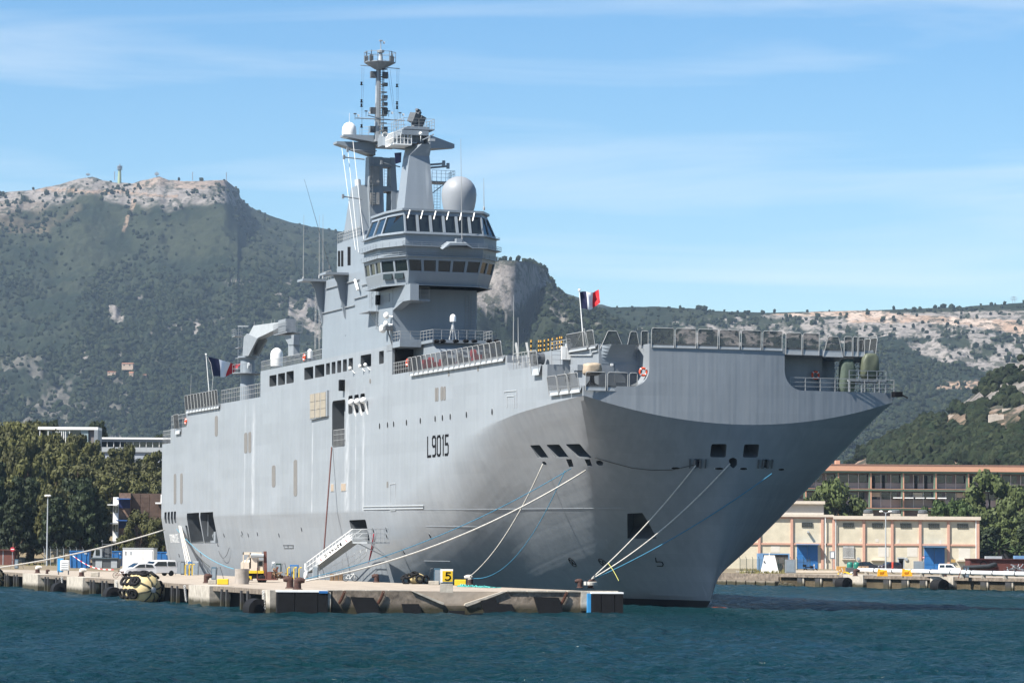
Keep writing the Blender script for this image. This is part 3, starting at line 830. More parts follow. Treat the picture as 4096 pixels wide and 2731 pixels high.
CUT.prism([(-3.2, y, z) for y, z in prof], (7, 0, 0))
CUT.box(-.4, 3.5, 20.0, 35, 24.59, 30)
CUT.box(-24, -.39, 30.2, 35, 24.59, 30)
CUT.box(-8, -3.1, 26, 29.6, FD, 24.6)
CUT.box(-24, -3.1, 29.5, 35, FD, 24.6)
def run_bool(o, cutmb, mats):
    c = cutmb.build('cutter', mats)
    bm = bmesh.new(); bm.from_mesh(c.data); bmesh.ops.recalc_face_normals(bm, faces=bm.faces); bm.to_mesh(c.data); bm.free()
    md = o.modifiers.new('b', 'BOOLEAN'); md.operation = 'DIFFERENCE'; md.object = c; md.solver = 'EXACT'; md.use_self = True
    try: md.material_mode = 'INDEX'
    except Exception: pass
    dg = bpy.context.evaluated_depsgraph_get(); dg.update()
    me = bpy.data.meshes.new_from_object(o.evaluated_get(dg))
    o.modifiers.clear(); old = o.data; o.data = me; bpy.data.meshes.remove(old)
    bpy.data.objects.remove(c)
    me.polygons.foreach_set('use_smooth', [True] * len(me.polygons)); me.set_sharp_from_angle(angle=math.radians(12))
    return o
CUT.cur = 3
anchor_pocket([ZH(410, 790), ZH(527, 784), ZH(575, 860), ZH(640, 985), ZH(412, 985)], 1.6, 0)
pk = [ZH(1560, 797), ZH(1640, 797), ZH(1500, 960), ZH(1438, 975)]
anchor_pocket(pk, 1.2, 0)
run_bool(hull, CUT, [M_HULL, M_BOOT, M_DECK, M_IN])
hull.parent = ship
# ================================================================ island and everything fixed to the ship
def sx(u, v, y=0.0): return shY(u, v, y).x
def sz(u, v, y=0.0): return shY(u, v, y).z
def ypt(u, v, y): return shY(u, v, y)
def xpt(u, v, x): return shX(u, v, x)
X0, X1 = -123.1, -63.2
ZD1 = 28.55
# ---- deckhouse flush with the side, with its row of openings
dh = MB(); dh.cur = 0; dh.box(X0, X1, 0.0, 10, ZF, ZD1)
dhb = dh.build('deckhouse', [M_HULL, M_DECK, M_IN])
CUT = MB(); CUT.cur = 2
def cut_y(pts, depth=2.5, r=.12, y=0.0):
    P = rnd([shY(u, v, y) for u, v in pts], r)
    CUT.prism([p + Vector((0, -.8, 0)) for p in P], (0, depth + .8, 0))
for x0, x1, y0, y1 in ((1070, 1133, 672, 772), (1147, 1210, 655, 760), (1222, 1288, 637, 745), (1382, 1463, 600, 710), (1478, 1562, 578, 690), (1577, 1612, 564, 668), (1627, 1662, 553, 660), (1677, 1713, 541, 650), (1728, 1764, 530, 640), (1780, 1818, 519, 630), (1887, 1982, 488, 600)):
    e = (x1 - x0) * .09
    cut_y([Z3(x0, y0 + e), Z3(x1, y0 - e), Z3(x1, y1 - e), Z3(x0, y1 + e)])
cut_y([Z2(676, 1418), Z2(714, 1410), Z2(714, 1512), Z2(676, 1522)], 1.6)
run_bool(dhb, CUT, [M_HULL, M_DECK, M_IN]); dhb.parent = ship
# ---- tower
tw = MB()
xt = sx(1287, 1200)
XA = -93.0
tw.box(XA, X1, 0.0, 10, ZD1, 35.0)
tw.box(XA, -65.5, 0.003, 9.997, 35.0, 38.0)
tw.box(-89.6, -75, 0.8, 9.2, 38.0, 42.3)
tw.prism([(-80, 1.0, 42.3), (-88, 1.0, 42.3), (-84.5, 1.0, 48.6), (-81, 1.0, 48.6)], (0, 2.2, 0))       # funnel casing
tw.prism([(-79, 5.4, 42.3), (-86, 5.4, 42.3), (-83.5, 5.4, 48.0), (-80, 5.4, 48.0)], (0, 2.6, 0))
tower = tw.build('tower', M_ISL, ship)
t2 = MB(); t2.cur = 0
# forward platform with sloping front below it
t2.box(X1 - .02 + .02, -56, 2.5, 9.6, 28.5, 28.85)
t2.prism([(-56.6, 2.8, 28.5), (-54.4, 2.8, ZF + .004), (X1, 2.8, ZF + .004), (X1, 2.8, 28.5)], (0, 6.5, 0))
t2.box(X1, -60.2, 0.0, 2.49, 28.2, 28.85)
t2.box(-60.6, -60.2, 0.0, 2.49, 28.85, 29.05)
t2.build('forward_platform', M_ISL, ship)
# black panel on the wall, standing in for the shade of the passage
mb = MB(); mb.box(X1 + .01, -63.0, .3, 2.45, ZF + .01, 28.1); mb.build('passage_shade', M_BLACK, ship)
# starboard bracket carrying the wing platform
mb = MB()
mb.prism([(X1 - .05, 0.02, sz(1568, 1242)), (sx(1612, 1205), 0.02, sz(1612, 1205)), (sx(1640, 1200), .02, sz(1640, 1200)), (sx(1640, 1148), .02, 34.99), (X1 - .05, .02, 34.99)], (0, 1.0, 0))
mb.box(X1, -59.2, 0, 3.2, sz(1612, 1205) + .1, sz(1612, 1205) + .35)
mb.build('wing_bracket', M_ISL, ship)
# ---- bridges
R0 = [(-68.5, -1.3), (-62.2, -1.3), (-58.6, .4), (-58.6, 8.4), (-61, 10.6), (-68.5, 10.6)]        # z 35.05
R1 = [(-68.5, -1.7), (-62, -1.7), (-58, .3), (-58, 8.5), (-60.5, 10.9), (-68.5, 10.9)]           # z 36.5
R2 = [(-68.5, -1.9), (-61.9, -1.9), (-57.7, 0), (-57.7, 8.8), (-60.5, 11.3), (-68.5, 11.3)]         # z 38.8
R3 = [(-68.5, -1.9), (-61.8, -1.9), (-57.5, -.3), (-57.5, 8.9), (-60.5, 11.4), (-68.5, 11.4)]      # z 39.6, 40.6
R4 = [(-68.5, -.9), (-62.5, -.9), (-58.2, -.3), (-58.2, 8.8), (-61, 10.4), (-68.5, 10.4)]        # z 43.0
def ringz(R_, z): return [(x, y, z) for x, y in R_]
def grow(R_, d):
    cx = sum(p[0] for p in R_) / len(R_); cy = sum(p[1] for p in R_) / len(R_)
    out = []
    for x, y in R_:
        L_ = math.hypot(x - cx, y - cy); out.append((x + (x - cx) / L_ * d, y + (y - cy) / L_ * d))
    return out
mb = MB(); mb.loft([ringz(R0, 35.0), ringz(R1, 36.45)]); mb.build('lower_bridge_base', M_ISL, ship)
mb = MB(); mb.loft([ringz(R2, 38.0), ringz(R3, 39.6), ringz(R3, 40.7)]); mb.build('upper_bridge_base', M_ISL, ship)
mb = MB(); mb.loft([ringz(grow(R4, .10), 43.25), ringz(grow(R4, .30), 43.3), ringz(grow(R4, .30), 43.55)]); mb.build('bridge_roof', M_ISL, ship)
# ledges
for R_, z, d in ((R3, 40.62, .38), (R3, 39.25, .55), (R2, 38.15, .35), (R0, 35.0, .45)):
    mb = MB(); mb.loft([ringz(grow(R_, d), z), ringz(grow(R_, d), z + .09)])
    P_ = grow(R_, d)
    for i in range(5):
        a, b = Vector((*P_[i], z)), Vector((*P_[i + 1], z)); n_ = max(1, int((b - a).length / 1.1))
        if z in (39.25, 38.15):
            mb.bar(a + V(0, 0, .5), b + V(0, 0, .5), .025); mb.bar(a + V(0, 0, .28), b + V(0, 0, .28), .02)
            for k in range(n_ + 1):
                q = a.lerp(b, k / n_); mb.bar(q, q + V(0, 0, .5), .022)
        else:
            for k in range(n_ + 1):
                q = a.lerp(b, k / n_); mb.bar(q, q + V(0, 0, .22), .02)
            mb.bar(a + V(0, 0, .22), b + V(0, 0, .22), .02)
    mb.build('ledge', M_ISL, ship)
def window_band(Rb, zb, Rt, zt, faces, name, wiper=False, sill=.10, head=.10, mull=.14):
    """faces: list of (edge index, number of windows)"""
    core = MB(); gb, gt = grow(Rb, -.22), grow(Rt, -.22)
    core.loft([ringz(gb, zb), ringz(gt, zt)]); core.build(name + '_room', M_BLACK, ship)
    fr = MB(); H_ = zt - zb
    panes = []
    for ei, n_ in faces:
        A0, A1 = Vector((*Rb[ei], zb)), Vector((*Rb[ei + 1], zb)); B0, B1 = Vector((*Rt[ei], zt)), Vector((*Rt[ei + 1], zt))
        e = (A1 - A0).normalized(); up = ((B0 + B1) - (A0 + A1)).normalized(); nn = e.cross(up)
        c = Vector((-64, 4.5, zb)); 
        if nn.dot(A0 - c) < 0: nn = -nn
        P = lambda s, t: (A0.lerp(A1, s)).lerp(B0.lerp(B1, s), t)
        W_ = (A1 - A0).length; ms = mull / W_
        def slab(s0, s1, t0, t1, th=.24, off=0.0):
            q = [P(s0, t0), P(s1, t0), P(s1, t1), P(s0, t1)]
            fr.prism([p + nn * off for p in q], -nn * th)
        slab(0, 1, 0, sill); slab(0, 1, 1 - head, 1)
        for k in range(n_ + 1):
            s0 = k / n_ - ms / 2; s1 = k / n_ + ms / 2
            slab(max(0, s0), min(1, s1), sill, 1 - head, off=.012)
        for k in range(n_):
            s0, s1 = k / n_ + ms / 2, (k + 1) / n_ - ms / 2
            q = [P(s0, sill), P(s1, sill), P(s1, 1 - head), P(s0, 1 - head)]
            g = MB(); g.poly([p - nn * .11 for p in q]); pane = g.build(name, M_GLASS, ship)
            if wiper and ei == 2:
                w = MB(); a = P((s0 * .78 + s1 * .22), 1.0) + nn * .25; b = P(s0 + (s1 - s0) * -.02, .62) + nn * .30
                a, b = P(s0 + (s1 - s0) * .42, 1.0) + nn * .22, P(s0 + (s1 - s0) * .12, .62) + nn * .32
                w.bar(a, b, .07); w.bar(a, a + up * .25 - nn * .1, .05); w.build('wiper', M_WHITE, pane)
    fr.build(name + '_frame', M_ISL, ship)
window_band(R1, 36.45, R2, 38.0, [(0, 3), (1, 2), (2, 5), (3, 2), (4, 2)], 'lower_bridge_window', sill=.08, head=.14, mull=.28)
window_band(R3, 40.7, R4, 43.25, [(0, 2), (1, 1), (2, 6), (3, 2), (4, 2)], 'upper_bridge_window', wiper=True, sill=.09, head=.16, mull=.30)
# small panes under the starboard wing
mb = MB()
for k in range(2):
    for zz in (35.75,):
        a = V(-61.9 + 1.75 * k * .95, -1.55 + .85 * k, zz)
        e = V(3.6, 1.7, 0).normalized(); nrm = V(1.7, -3.6, 0).normalized()
        mb.prism([a + nrm * .12 + e * .15, a + nrm * .12 + e * 1.6, a + nrm * .12 + e * 1.6 + V(0, 0, .62), a + nrm * .12 + e * .15 + V(0, 0, .62)], -nrm * .2)
mb.build('wing_window', M_GLASS, ship)
# canopy bracket on the bridge front
mb = MB(); a, b, c, d = xpt(1770, 997, -56.2), xpt(1800, 972, -56.2), xpt(1868, 972, -56.2), xpt(1897, 997, -56.2)
mb.loft([[a, b, c, d, xpt(1868, 982, -56.2), xpt(1800, 982, -56.2)], [p + V(-1.5, 0, .35) for p in (a, b, c, d)] + [xpt(1868, 982, -56.2) + V(-1.5, 0, .3), xpt(1800, 982, -56.2) + V(-1.5, 0, .3)]])
mb.box(-57.3, -56.6, xpt(1822, 960, -57).y, xpt(1845, 960, -57).y, xpt(1830, 972, -57).z, xpt(1830, 955, -57).z)
mb.build('antenna_bracket', M_ISL, ship)
# details on tower front and side
def ladder(mb, p, q, w=V(0, .45, 0), step=.32, r=.025):
    p, q = Vector(p), Vector(q); mb.bar(p, q, r); mb.bar(p + w, q + w, r); n_ = int((q - p).length / step)
    for k in range(1, n_): a = p.lerp(q, k / n_); mb.bar(a, a + w, r * .8)
mb = MB(); ladder(mb, (-63.1, 8.6, 28.9), (-63.1, 8.6, 34.4)); ladder(mb, (-63.1, 9.3, 30.5), (-63.1, 9.3, 34.0)); mb.build('ladder', M_RAIL, ship)
mb = MB()
for a, b in (((1302, 1155), (1434, 1118)), ((1282, 1254), (1416, 1221)), ((1415, 1195), (1466, 1181)), ((1445, 1141), (1505, 1125)), ((1455, 1075), (1505, 1062))):
    p, q = ypt(*a, -.12), ypt(*b, -.12); mb.bar(p, q, .07)
    n_ = int((q - p).length / 1.0)
    for k in range(n_ + 1): c = p.lerp(q, k / max(n_, 1)); mb.bar(c, c + V(0, .12, 0), .05)
mb.build('cable_tray', M_MIDG, ship)
# outboard platforms on tall fins carrying the whips
def outrig(u_tip, v_tip, u_root, v_root, fin_u0, fin_u1, v_fin, name='antenna_platform'):
    x = sx((fin_u0 + fin_u1) / 2, v_root); z = sz(fin_u1, v_root)
    w = xpt(u_tip, v_tip, x).y
    m_ = MB(); m_.box(x - 1.3, x + 1.3, w, -.01, z - .05, z + .22)
    m_.loft([[(x - .12, 0.0, z - .05), (x + .12, 0.0, z - .05), (x + .12, w * .55, z - .05), (x - .12, w * .55, z - .05)], [(x - .12, 0.0, z - .9), (x + .12, 0.0, z - .9), (x + .12, -1.1, z - .9), (x - .12, -1.1, z - .9)],
             [(x - .12, 0.0, sz(fin_u1, v_fin)), (x + .12, 0.0, sz(fin_u1, v_fin)), (x + .12, -.15, sz(fin_u1, v_fin)), (x - .12, -.15, sz(fin_u1, v_fin))]])
    m_.build(name, M_ISL, ship); return x, w, z
xo, wo2, zo = outrig(1200, 1117, 1300, 1125, 1284, 1303, 1290)
xo2, wo3, zo2 = outrig(1291, 1090, 1390, 1098, 1372, 1396, 1268)
def whip(p, q, r0=.05, name='whip_antenna', m=None):
    m_ = MB(); p, q = Vector(p), Vector(q); m_.tube([p, p.lerp(q, .5), q], r0, 5, radii=[r0, r0 * .7, r0 * .35])
    m_.lathe((p.x, p.y, p.z - .1), [(.12, 0), (.12, .3), (.06, .45)], 8); return m_.build(name, m or M_RAIL, ship)
whip((xo, wo2 + .4, zo + .2), (xo, wo2 + .4, zo + 8.1)); 
for u_, v0, v1 in ((1277, 1110, 861), (1292, 1112, 857)):
    p = ypt(u_, v0, -.3); q = ypt(u_, v1, -.3); whip(p, q)
whip(ypt(1319, 1072, 1), ypt(1217, 717, -2.5), .045, m=M_DARKG)
for a, b in (((1848, 965), (1843, 555)), ((1936, 838), (1935, 712))):
    p = xpt(*a, -57.0); q = xpt(*b, -57.0); whip(p, q, .05)
for a, b in (((1364, 567), (1422, 1000)), ((1388, 567), (1434, 1010)), ((1412, 565), (1455, 960))):
    mb = MB(); mb.tube([ypt(*a, -.6), ypt(*b, -.8)], .028, 5); mb.build('wire_antenna', M_WHITE, ship)
mb = MB(); a = ypt(1420, 1120, -.4); mb.tube([a, ypt(1432, 1160, -.4)], .16, 6); mb.build('antenna_insulator', M_WHITE, ship)
# horizontal stub yards on the masts
for a, b in (((1376, 629), (1458, 638)), ((1390, 600), (1506, 604)), ((1372, 786), (1448, 797)), ((1525, 650), (1600, 668))):
    mb = MB(); p, q = xpt(*a, -79.2), xpt(*b, -79.2); mb.bar(p, q, .08, 6); mb.box(p.x - .12, p.x + .12, p.y - .12, p.y + .12, p.z - .25, p.z + .25); mb.build('stub_yard', M_MIDG, ship)
for a, b in (((1713, 660), (1775, 655)), ((1716, 672), (1792, 665))):
    mb = MB(); p, q = xpt(*a, -67.5), xpt(*b, -67.5); mb.bar(p, q, .12, 6); mb.box(q.x - .15, q.x + .15, q.y - .15, q.y + .15, q.z - .3, q.z + .35); mb.build('stub_yard', M_MIDG, ship)
# big radome
mb = MB(); c = xpt(1836, 778, -62.0); mb.lathe((c.x, c.y, c.z), [(1.55, -2.3), (1.80, -1.5), (1.95, -.7), (2.0, 0), (1.93, .6), (1.7, 1.12), (1.32, 1.58), (.85, 1.88), (.4, 2.02), (.01, 2.06)], 32)
mb.build('large_radome', mat('radome_grey', (.29, .31, .335), .45, var=.03), ship, smooth=True, auto=40)
# ---- forward pylon
def tbox(y0, y1, x0, x1, z0, Y0, Y1, X0_, X1_, z1):
    return ([(x0, y0, z0), (x1, y0, z0), (x1, y1, z0), (x0, y1, z0)], [(X0_, Y0, z1), (X1_, Y0, z1), (X1_, Y1, z1), (X0_, Y1, z1)])
mb = MB()
b_, t_ = tbox(2.0, 5.75, -69.2, -66.0, 43.5, 2.95, 5.35, -69.4, -66.9, 50.6); mb.hexa(b_, t_)
mb.hexa(t_, [(-69.6, 3.3, 51.9), (-66.2, 4.2, 51.9), (-66.2, 5.4, 51.9), (-69.6, 5.4, 51.9)])
mb.build('forward_mast_pylon', M_ISL, ship)
# ---- aft pylon built as an open frame
mb = MB()
b_, t_ = tbox(2.3, 4.1, -83.6, -80.0, 38.0, 1.9, 3.6, -81.4, -80.0, 51.9); mb.hexa(b_, t_)
b_, t_ = tbox(5.0, 6.2, -83.6, -80.0, 38.0, 4.6, 5.15, -81.4, -80.0, 51.9); mb.hexa(b_, t_)
zA, zB, zC = xpt(1540, 669, -80).z, xpt(1540, 745, -80).z, xpt(1540, 765, -80).z
mb.box(-81.6, -80.05, 3.4, 4.8, zA, 51.85); mb.box(-82.3, -80.05, 3.5, 4.9, zC, zB); mb.box(-83.3, -80.05, 3.8, 5.1, 38, xpt(1540, 855, -80).z)
mb.build('aft_mast_pylon', M_ISL, ship)
MTARP = mat('grey_tarpaulin', (.30, .30, .295), .8, var=.15, vscale=.8, bump=.6, bscale=1.2)
for v0, v1 in ((665, 742), (770, 818)):
    mb = MB(); P = [xpt(1480, v1, -79.8), xpt(1518, v1, -79.8), xpt(1518, v0, -79.8), xpt(1482, v0, -79.8)]; mb.prism(P, (-.15, 0, 0)); mb.build('tarpaulin', MTARP, ship)
mb = MB(); ladder(mb, xpt(1476, 850, -79.7), xpt(1480, 640, -79.7), V(0, .4, 0)); ladder(mb, xpt(1537, 745, -80.5), xpt(1537, 672, -80.5), V(0, .5, 0)); mb.build('mast_ladder', M_RAIL, ship)
mb = MB(); a = ypt(1432, 780, 1.6); mb.tube([a, a + V(0, 0, .8), a + V(-.3, 0, 1.8)], .38, 10); mb.build('exhaust_pipe', M_LIGHTG, ship)
# ---- yard arms and mast platforms
def rail(mb, pts, h=1.05, post=1.1, r=.028, mids=(.35, .70), closed=False):
    pts = [Vector(p) for p in pts]
    if closed: pts.append(pts[0])
    for i in range(len(pts) - 1):
        a, b = pts[i], pts[i + 1]; n_ = max(1, round((b - a).length / post))
        mb.bar(a + V(0, 0, h), b + V(0, 0, h), r)
        for m_ in mids: mb.bar(a + V(0, 0, m_ * h), b + V(0, 0, m_ * h), r * .7)
        for k in range(n_ + (1 if i == len(pts) - 2 and not closed else 0)):
            q = a.lerp(b, k / n_); mb.bar(q, q + V(0, 0, h), r)
mb = MB()
a = xpt(1342, 568, -80.6); b = xpt(1500, 560, -80.6); zt = a.z
mb.hexa([(-81.6, a.y, zt - .25), (-80.0, a.y, zt - .25), (-79.6, 2.6, zt - 1.5), (-82, 2.6, zt - 1.5)], [(-81.6, a.y, zt), (-80.0, a.y, zt), (-79.6, 2.6, zt + .05), (-82, 2.6, zt + .05)])
a2_ = xpt(1372, 550, -79.2)
mb.hexa([(-80.4, a2_.y, zt + .5), (-79, a2_.y, zt + .5), (-78.6, 2.6, zt - .1), (-81, 2.6, zt - .1)], [(-80.4, a2_.y, zt + .75), (-79, a2_.y, zt + .75), (-78.6, 2.6, zt + .75), (-81, 2.6, zt + .75)])
mb.box(-82, -76.2, 2.5, 5.3, zt - .4, zt + .74)
mb.box(-76.2, -66.8, 2.0, 5.2, zt - .55, zt + .0)
mb.hexa([(-76.0, 1.8, zt - 1.0), (-74.0, 1.8, zt - 1.0), (-68, 4.0, zt - 2.0), (-70, 4.0, zt - 2.0)], [(-76.0, 1.8, zt + .1), (-74.0, 1.8, zt + .1), (-68, 4.0, zt - .56), (-70, 4.0, zt - .56)])
p_ = xpt(1818, 582, -67)
mb.hexa([(-69, 5.2, zt - 2.1), (-66.2, 5.2, zt - 2.1), (-67.0, p_.y, p_.z - .3), (-68, p_.y, p_.z - .3)], [(-69, 5.2, zt - .55), (-66.2, 5.2, zt - .55), (-67.0, p_.y, p_.z + .15), (-68, p_.y, p_.z + .15)])
mb.build('mast_yard', M_ISL, ship)
mb = MB(); c = xpt(1397, 520, -79.8); mb.lathe((c.x, c.y, c.z), [(.84, -1.0), (.86, -.2), (.80, .3), (.6, .65), (.32, .85), (.01, .92)], 20); mb.build('white_radome', M_WHITE, ship, smooth=True, auto=40)
mb = MB(); mb.bar((c.x, c.y, c.z + .9), (c.x, c.y, c.z + 2.0), .03); mb.build('lightning_rod', M_WHITE, ship)
mb = MB(); h = xpt(1541, 540, -67.0); mb.lathe((h.x - .9, h.y, h.z), [(.12, 0), (.14, .4), (.25, .7), (.34, .95), (.30, .96), (.1, .5)], 16, 'x'); mb.build('ship_horn', M_WHITE, ship, smooth=True, auto=40)
zp = zt + .75
mb = MB(); rail(mb, [(-80.5, .9, zp), (-78.6, 2.5, zp), (-76.3, 2.5, zp), (-76.3, 5.2, zp)], 1.1); mb.build('mast_railing', M_RAIL, ship)
# front platform and search radar platform
za = xpt(1600, 573, -68.5).z
mb = MB(); mb.box(-71.5, -67.2, 1.6, 3.9, za - .12, za + .03); rail(mb, [(-71.5, 1.6, za), (-67.2, 1.6, za), (-67.2, 3.9, za)], 1.15, .6); mb.box(-71, -68, 2.6, 5.0, za + .03, za + 1.35); mb.build('mast_platform', M_ISL, ship)
zb = xpt(1650, 527, -69).z
ya, yb = xpt(1590, 520, -69.5).y, xpt(1733, 520, -67.5).y
mb = MB(); mb.hexa([(-71, ya + 1.2, zb - .25), (-68, ya + 1.2, zb - .25), (-68, yb - 1.1, zb - .25), (-71, yb - 1.1, zb - .25)], [(-72, ya, zb), (-67.4, ya, zb), (-67.0, yb, zb), (-72, yb, zb)])
mb.box(-72, -67, ya, yb, zb, zb + .15); mb.box(-70.6, -68.2, 2.7, 5.2, za + 1.35, zb - .25)
mb.box(-70.9, -68.0, 3.0, 5.6, zb + .15, zb + .5)
mb.build('radar_platform', M_ISL, ship)
mb = MB(); rail(mb, [(-72, ya, zb + .15), (-67.1, ya, zb + .15), (-67.1, yb, zb + .15), (-72, yb, zb + .15)], 1.15, 1.0); mb.build('radar_railing', M_RAIL, ship)
mb = MB(); c = xpt(1663, 478, -69)
mb.lathe((c.x, c.y, zb + .5), [(.6, 0), (.5, .25), (.3, .4), (.25, .9)], 12)
M_ = Matrix.Translation(c) @ Matrix.Rotation(math.radians(-20), 4, 'X') @ Matrix.Rotation(math.radians(25), 4, 'Z')
def addM(src, M_, dst):
    n0 = len(dst.v); dst.v += [tuple(M_ @ Vector(p)) for p in src.v]; dst.f += [tuple(i + n0 for i in f) for f in src.f]; dst.mi += [dst.cur] * len(src.f)
s_ = MB(); s_.box(-.35, .35, -.16, .20, -.7, 1.0); s_.box(-.5, .55, -.75, -.18, -.55, .55); s_.box(-.5, .55, .24, .95, -.55, .65); s_.box(-.2, .2, -.4, .1, .95, 1.2)
addM(s_, M_, mb); mb.build('tracking_radar', M_DARKG, ship)
mb = MB(); c = xpt(1683, 535, -66.6); mb.bar(c + V(0, 0, -.9), c, .05); mb.sphere(c, .22, 12, 8); mb.build('small_dome', M_WHITE, ship, smooth=True)
mb = MB(); a = xpt(1690, 560, -66.4); b = xpt(1735, 538, -66.4); mb.bar(a, b, .1); mb.box(-66.8, -66.2, xpt(1715, 560, -66.5).y, xpt(1738, 560, -66.5).y, xpt(1725, 566, -66.5).z, xpt(1725, 556, -66.5).z); mb.build('navigation_radar', M_LIGHTG, ship)
p0_, p1_ = xpt(1573, 573, -66.9), xpt(1646, 573, -66.9)
mb = MB(); rail(mb, [(-70, p0_.y, p0_.z), p0_, (p0_.x, p1_.y, p0_.z), (-68.6, p1_.y, p0_.z)], 1.25, .42, .045, (.5,)); mb.box(-70, -66.8, p0_.y, p1_.y, p0_.z - .15, p0_.z); mb.build('mast_railing', M_WHITE, ship)
# side platform and ladder on the forward pylon
zc_ = xpt(1750, 727, -68).z; y0_, y1_ = xpt(1722, 727, -68).y, xpt(1813, 727, -68).y
mb = MB(); mb.box(-70, -67.4, y0_, y1_, zc_ - .1, zc_); rail(mb, [(-67.4, y0_, zc_), (-67.4, y1_, zc_), (-70, y1_, zc_)], 1.25, .6)
mb.bar((-67.4, y1_ - 1.0, zc_ - .1), (-67.4, y0_ + .1, zc_ - 1.4), .07); ladder(mb, (-67.4, y0_ + .25, zc_ - 4.4), (-67.4, y0_ + .25, zc_ - .1), V(0, .75, 0)); mb.bar((-67.4, y0_ + .62, zc_ - 4.4), (-67.4, y0_ + .62, zc_ - .1), .03)
mb.build('side_platform', M_MIDG, ship)
# ---- pole mast
px_ = -78.0; pc = xpt(1521, 400, px_); py_ = pc.y
zb_, zt_ = zp, xpt(1521, 262, px_).z
mb = MB(); mb.hexa([(px_ - .5, py_ - .55, zb_ - .8), (px_ + .1, py_ - .55, zb_ - .8), (px_ + .1, py_ + .1, zb_ - .8), (px_ - .5, py_ + .1, zb_ - .8)], [(px_ - .45, py_ - .42, zt_), (px_ + .0, py_ - .42, zt_), (px_, py_ + .05, zt_), (px_ - .45, py_ + .05, zt_)])
mb.build('pole_mast', M_LIGHTG, ship)
mb = MB(); ladder(mb, (px_ + .25, py_ - .15, zb_), (px_ + .2, py_ - .15, zt_), V(0, .5, 0), .28, .03); ladder(mb, (px_ + .1, py_ + .22, zb_), (px_ + .1, py_ + .22, zt_), V(.3, .1, 0), .35, .035)
for k in range(9):
    z = zb_ + (zt_ - zb_) * (k + .5) / 9; mb.box(px_, px_ + .5, py_ + .05, py_ + .7, z - .06, z + .05)
for v_, w_ in ((390, 0), (340, 1), (418, 0), (300, 1)):
    z = xpt(1530, v_, px_).z; mb.box(px_, px_ + .4, py_ + .25, py_ + .8, z - .18, z + .22)
mb.build('mast_ladder', M_DARKG, ship)
mb = MB()
for v_ in (296, 440, 515):
    z = xpt(1500, v_, px_).z; mb.box(px_ - .5, px_, py_ - 1.15, py_ - .5, z - .45, z + .3); mb.box(px_ - .5, px_, py_ + .35, py_ + .95, z - .45, z + .3)
mb.build('mast_sensor', M_DARKG, ship)
zq = xpt(1521, 250, px_).z; yl, yr = xpt(1458, 250, px_).y, xpt(1581, 250, px_).y; ym = (yl + yr) / 2
oc = [(px_ + 1.6 * math.cos(a) * 1.0, ym + (yr - yl) / 2 * math.sin(a)) for a in [math.radians(22.5 + 45 * k) for k in range(8)]]
ic = [(px_ + .5 * math.cos(a), py_ - .2 + .5 * math.sin(a)) for a in [math.radians(22.5 + 45 * k) for k in range(8)]]
mb = MB(); mb.loft([[(x, y, zq - .85) for x, y in ic], [(x, y, zq - .1) for x, y in oc], [(x, y, zq) for x, y in oc]]); rail(mb, [(x, y, zq) for x, y in oc], 1.15, 1.3, .035, (.5,), True)
mb.build('crows_nest', M_MIDG, ship)
mb = MB(); zz = zq
mb.lathe((px_, py_, zq), [(.3, 0), (.24, .7), (.2, 1.1), (.45, 1.2), (.45, 1.42), (.1, 1.5)], 12); mb.bar((px_, py_, zq + 1.5), (px_, py_, zq + 2.6), .06)
mb.box(px_ - .1, px_ + .1, py_ - .2, py_ + .2, zq + 2.5, zq + 2.65); mb.build('top_antenna', M_LIGHTG, ship)
mb = MB(); mb.box(px_ - .02, px_ + .02, py_ + .28, py_ + .5, zq + 2.2, zq + 2.5); mb.build('wind_vane', M_WHITE, ship)
for k, (y_, dx) in enumerate(((yl + .6, .8), (yr - .7, .8), (yr - .35, -.2), (yl + .3, -.3))):
    mb = MB(); mb.box(px_ + dx - .2, px_ + dx + .2, y_ - .2, y_ + .2, zq + .0, zq + .7); mb.bar((px_ + dx, y_, zq + .7), (px_ + dx, y_, zq + 1.3), .06); mb.build('mast_sensor', M_DARKG, ship)
# yards with cups and vanes, signal lamp strings
zy, zy2 = xpt(1521, 479, px_).z, xpt(1521, 268, px_).z
mb = MB(); mb.bar((px_ + .3, xpt(1420, 479, px_).y, zy), (px_ + .3, xpt(1615, 479, px_).y, zy), .07, 6); mb.bar((px_ + .6, xpt(1465, 467, px_).y, zy + .35), (px_ + .3, py_, zy + .05), .07); mb.bar((px_ + .3, xpt(1439, 266, px_).y, zy2), (px_ + .3, xpt(1596, 273, px_).y, zy2 - .15), .06)
mb.build('signal_yard', M_MIDG, ship)
for u_, v_ in ((1420, 479), (1464, 468), (1555, 468), (1600, 475)):
    q = xpt(u_, v_, px_ + .3); mb = MB(); mb.bar(q, q + V(0, 0, .75), .035); mb.box(q.x - .1, q.x + .1, q.y - .16, q.y + .16, q.z + .62, q.z + .75); mb.cur = 1; mb.box(q.x - .03, q.x + .03, q.y + .28, q.y + .52, q.z + .35, q.z + .62); mb.build('wind_sensor', [M_DARKG, M_WHITE], ship)
for u0_, u1_, v1_, lv in ((1448, 1446, 545, (335, 405, 422, 505)), (1588, 1588, 520, (343, 413, 430))):
    a, b = xpt(u0_, 270, px_ + .3), xpt(u1_, v1_, px_ + .3); mb = MB(); mb.bar(a, b, .018, 3); mb.bar(a + V(0, .25, 0), b + V(0, .1, 0), .012, 3); mb.build('signal_line', M_DARKG, ship)
    for v_ in lv:
        q = xpt(u1_, v_, px_ + .3); mb = MB(); mb.lathe((q.x, q.y, q.z - .2), [(.1, 0), (.17, .05), (.17, .1), (.1, .15), (.1, .3), (.17, .34), (.05, .42)], 8); mb.build('signal_lamp', M_BLACK, ship)
mb = MB()
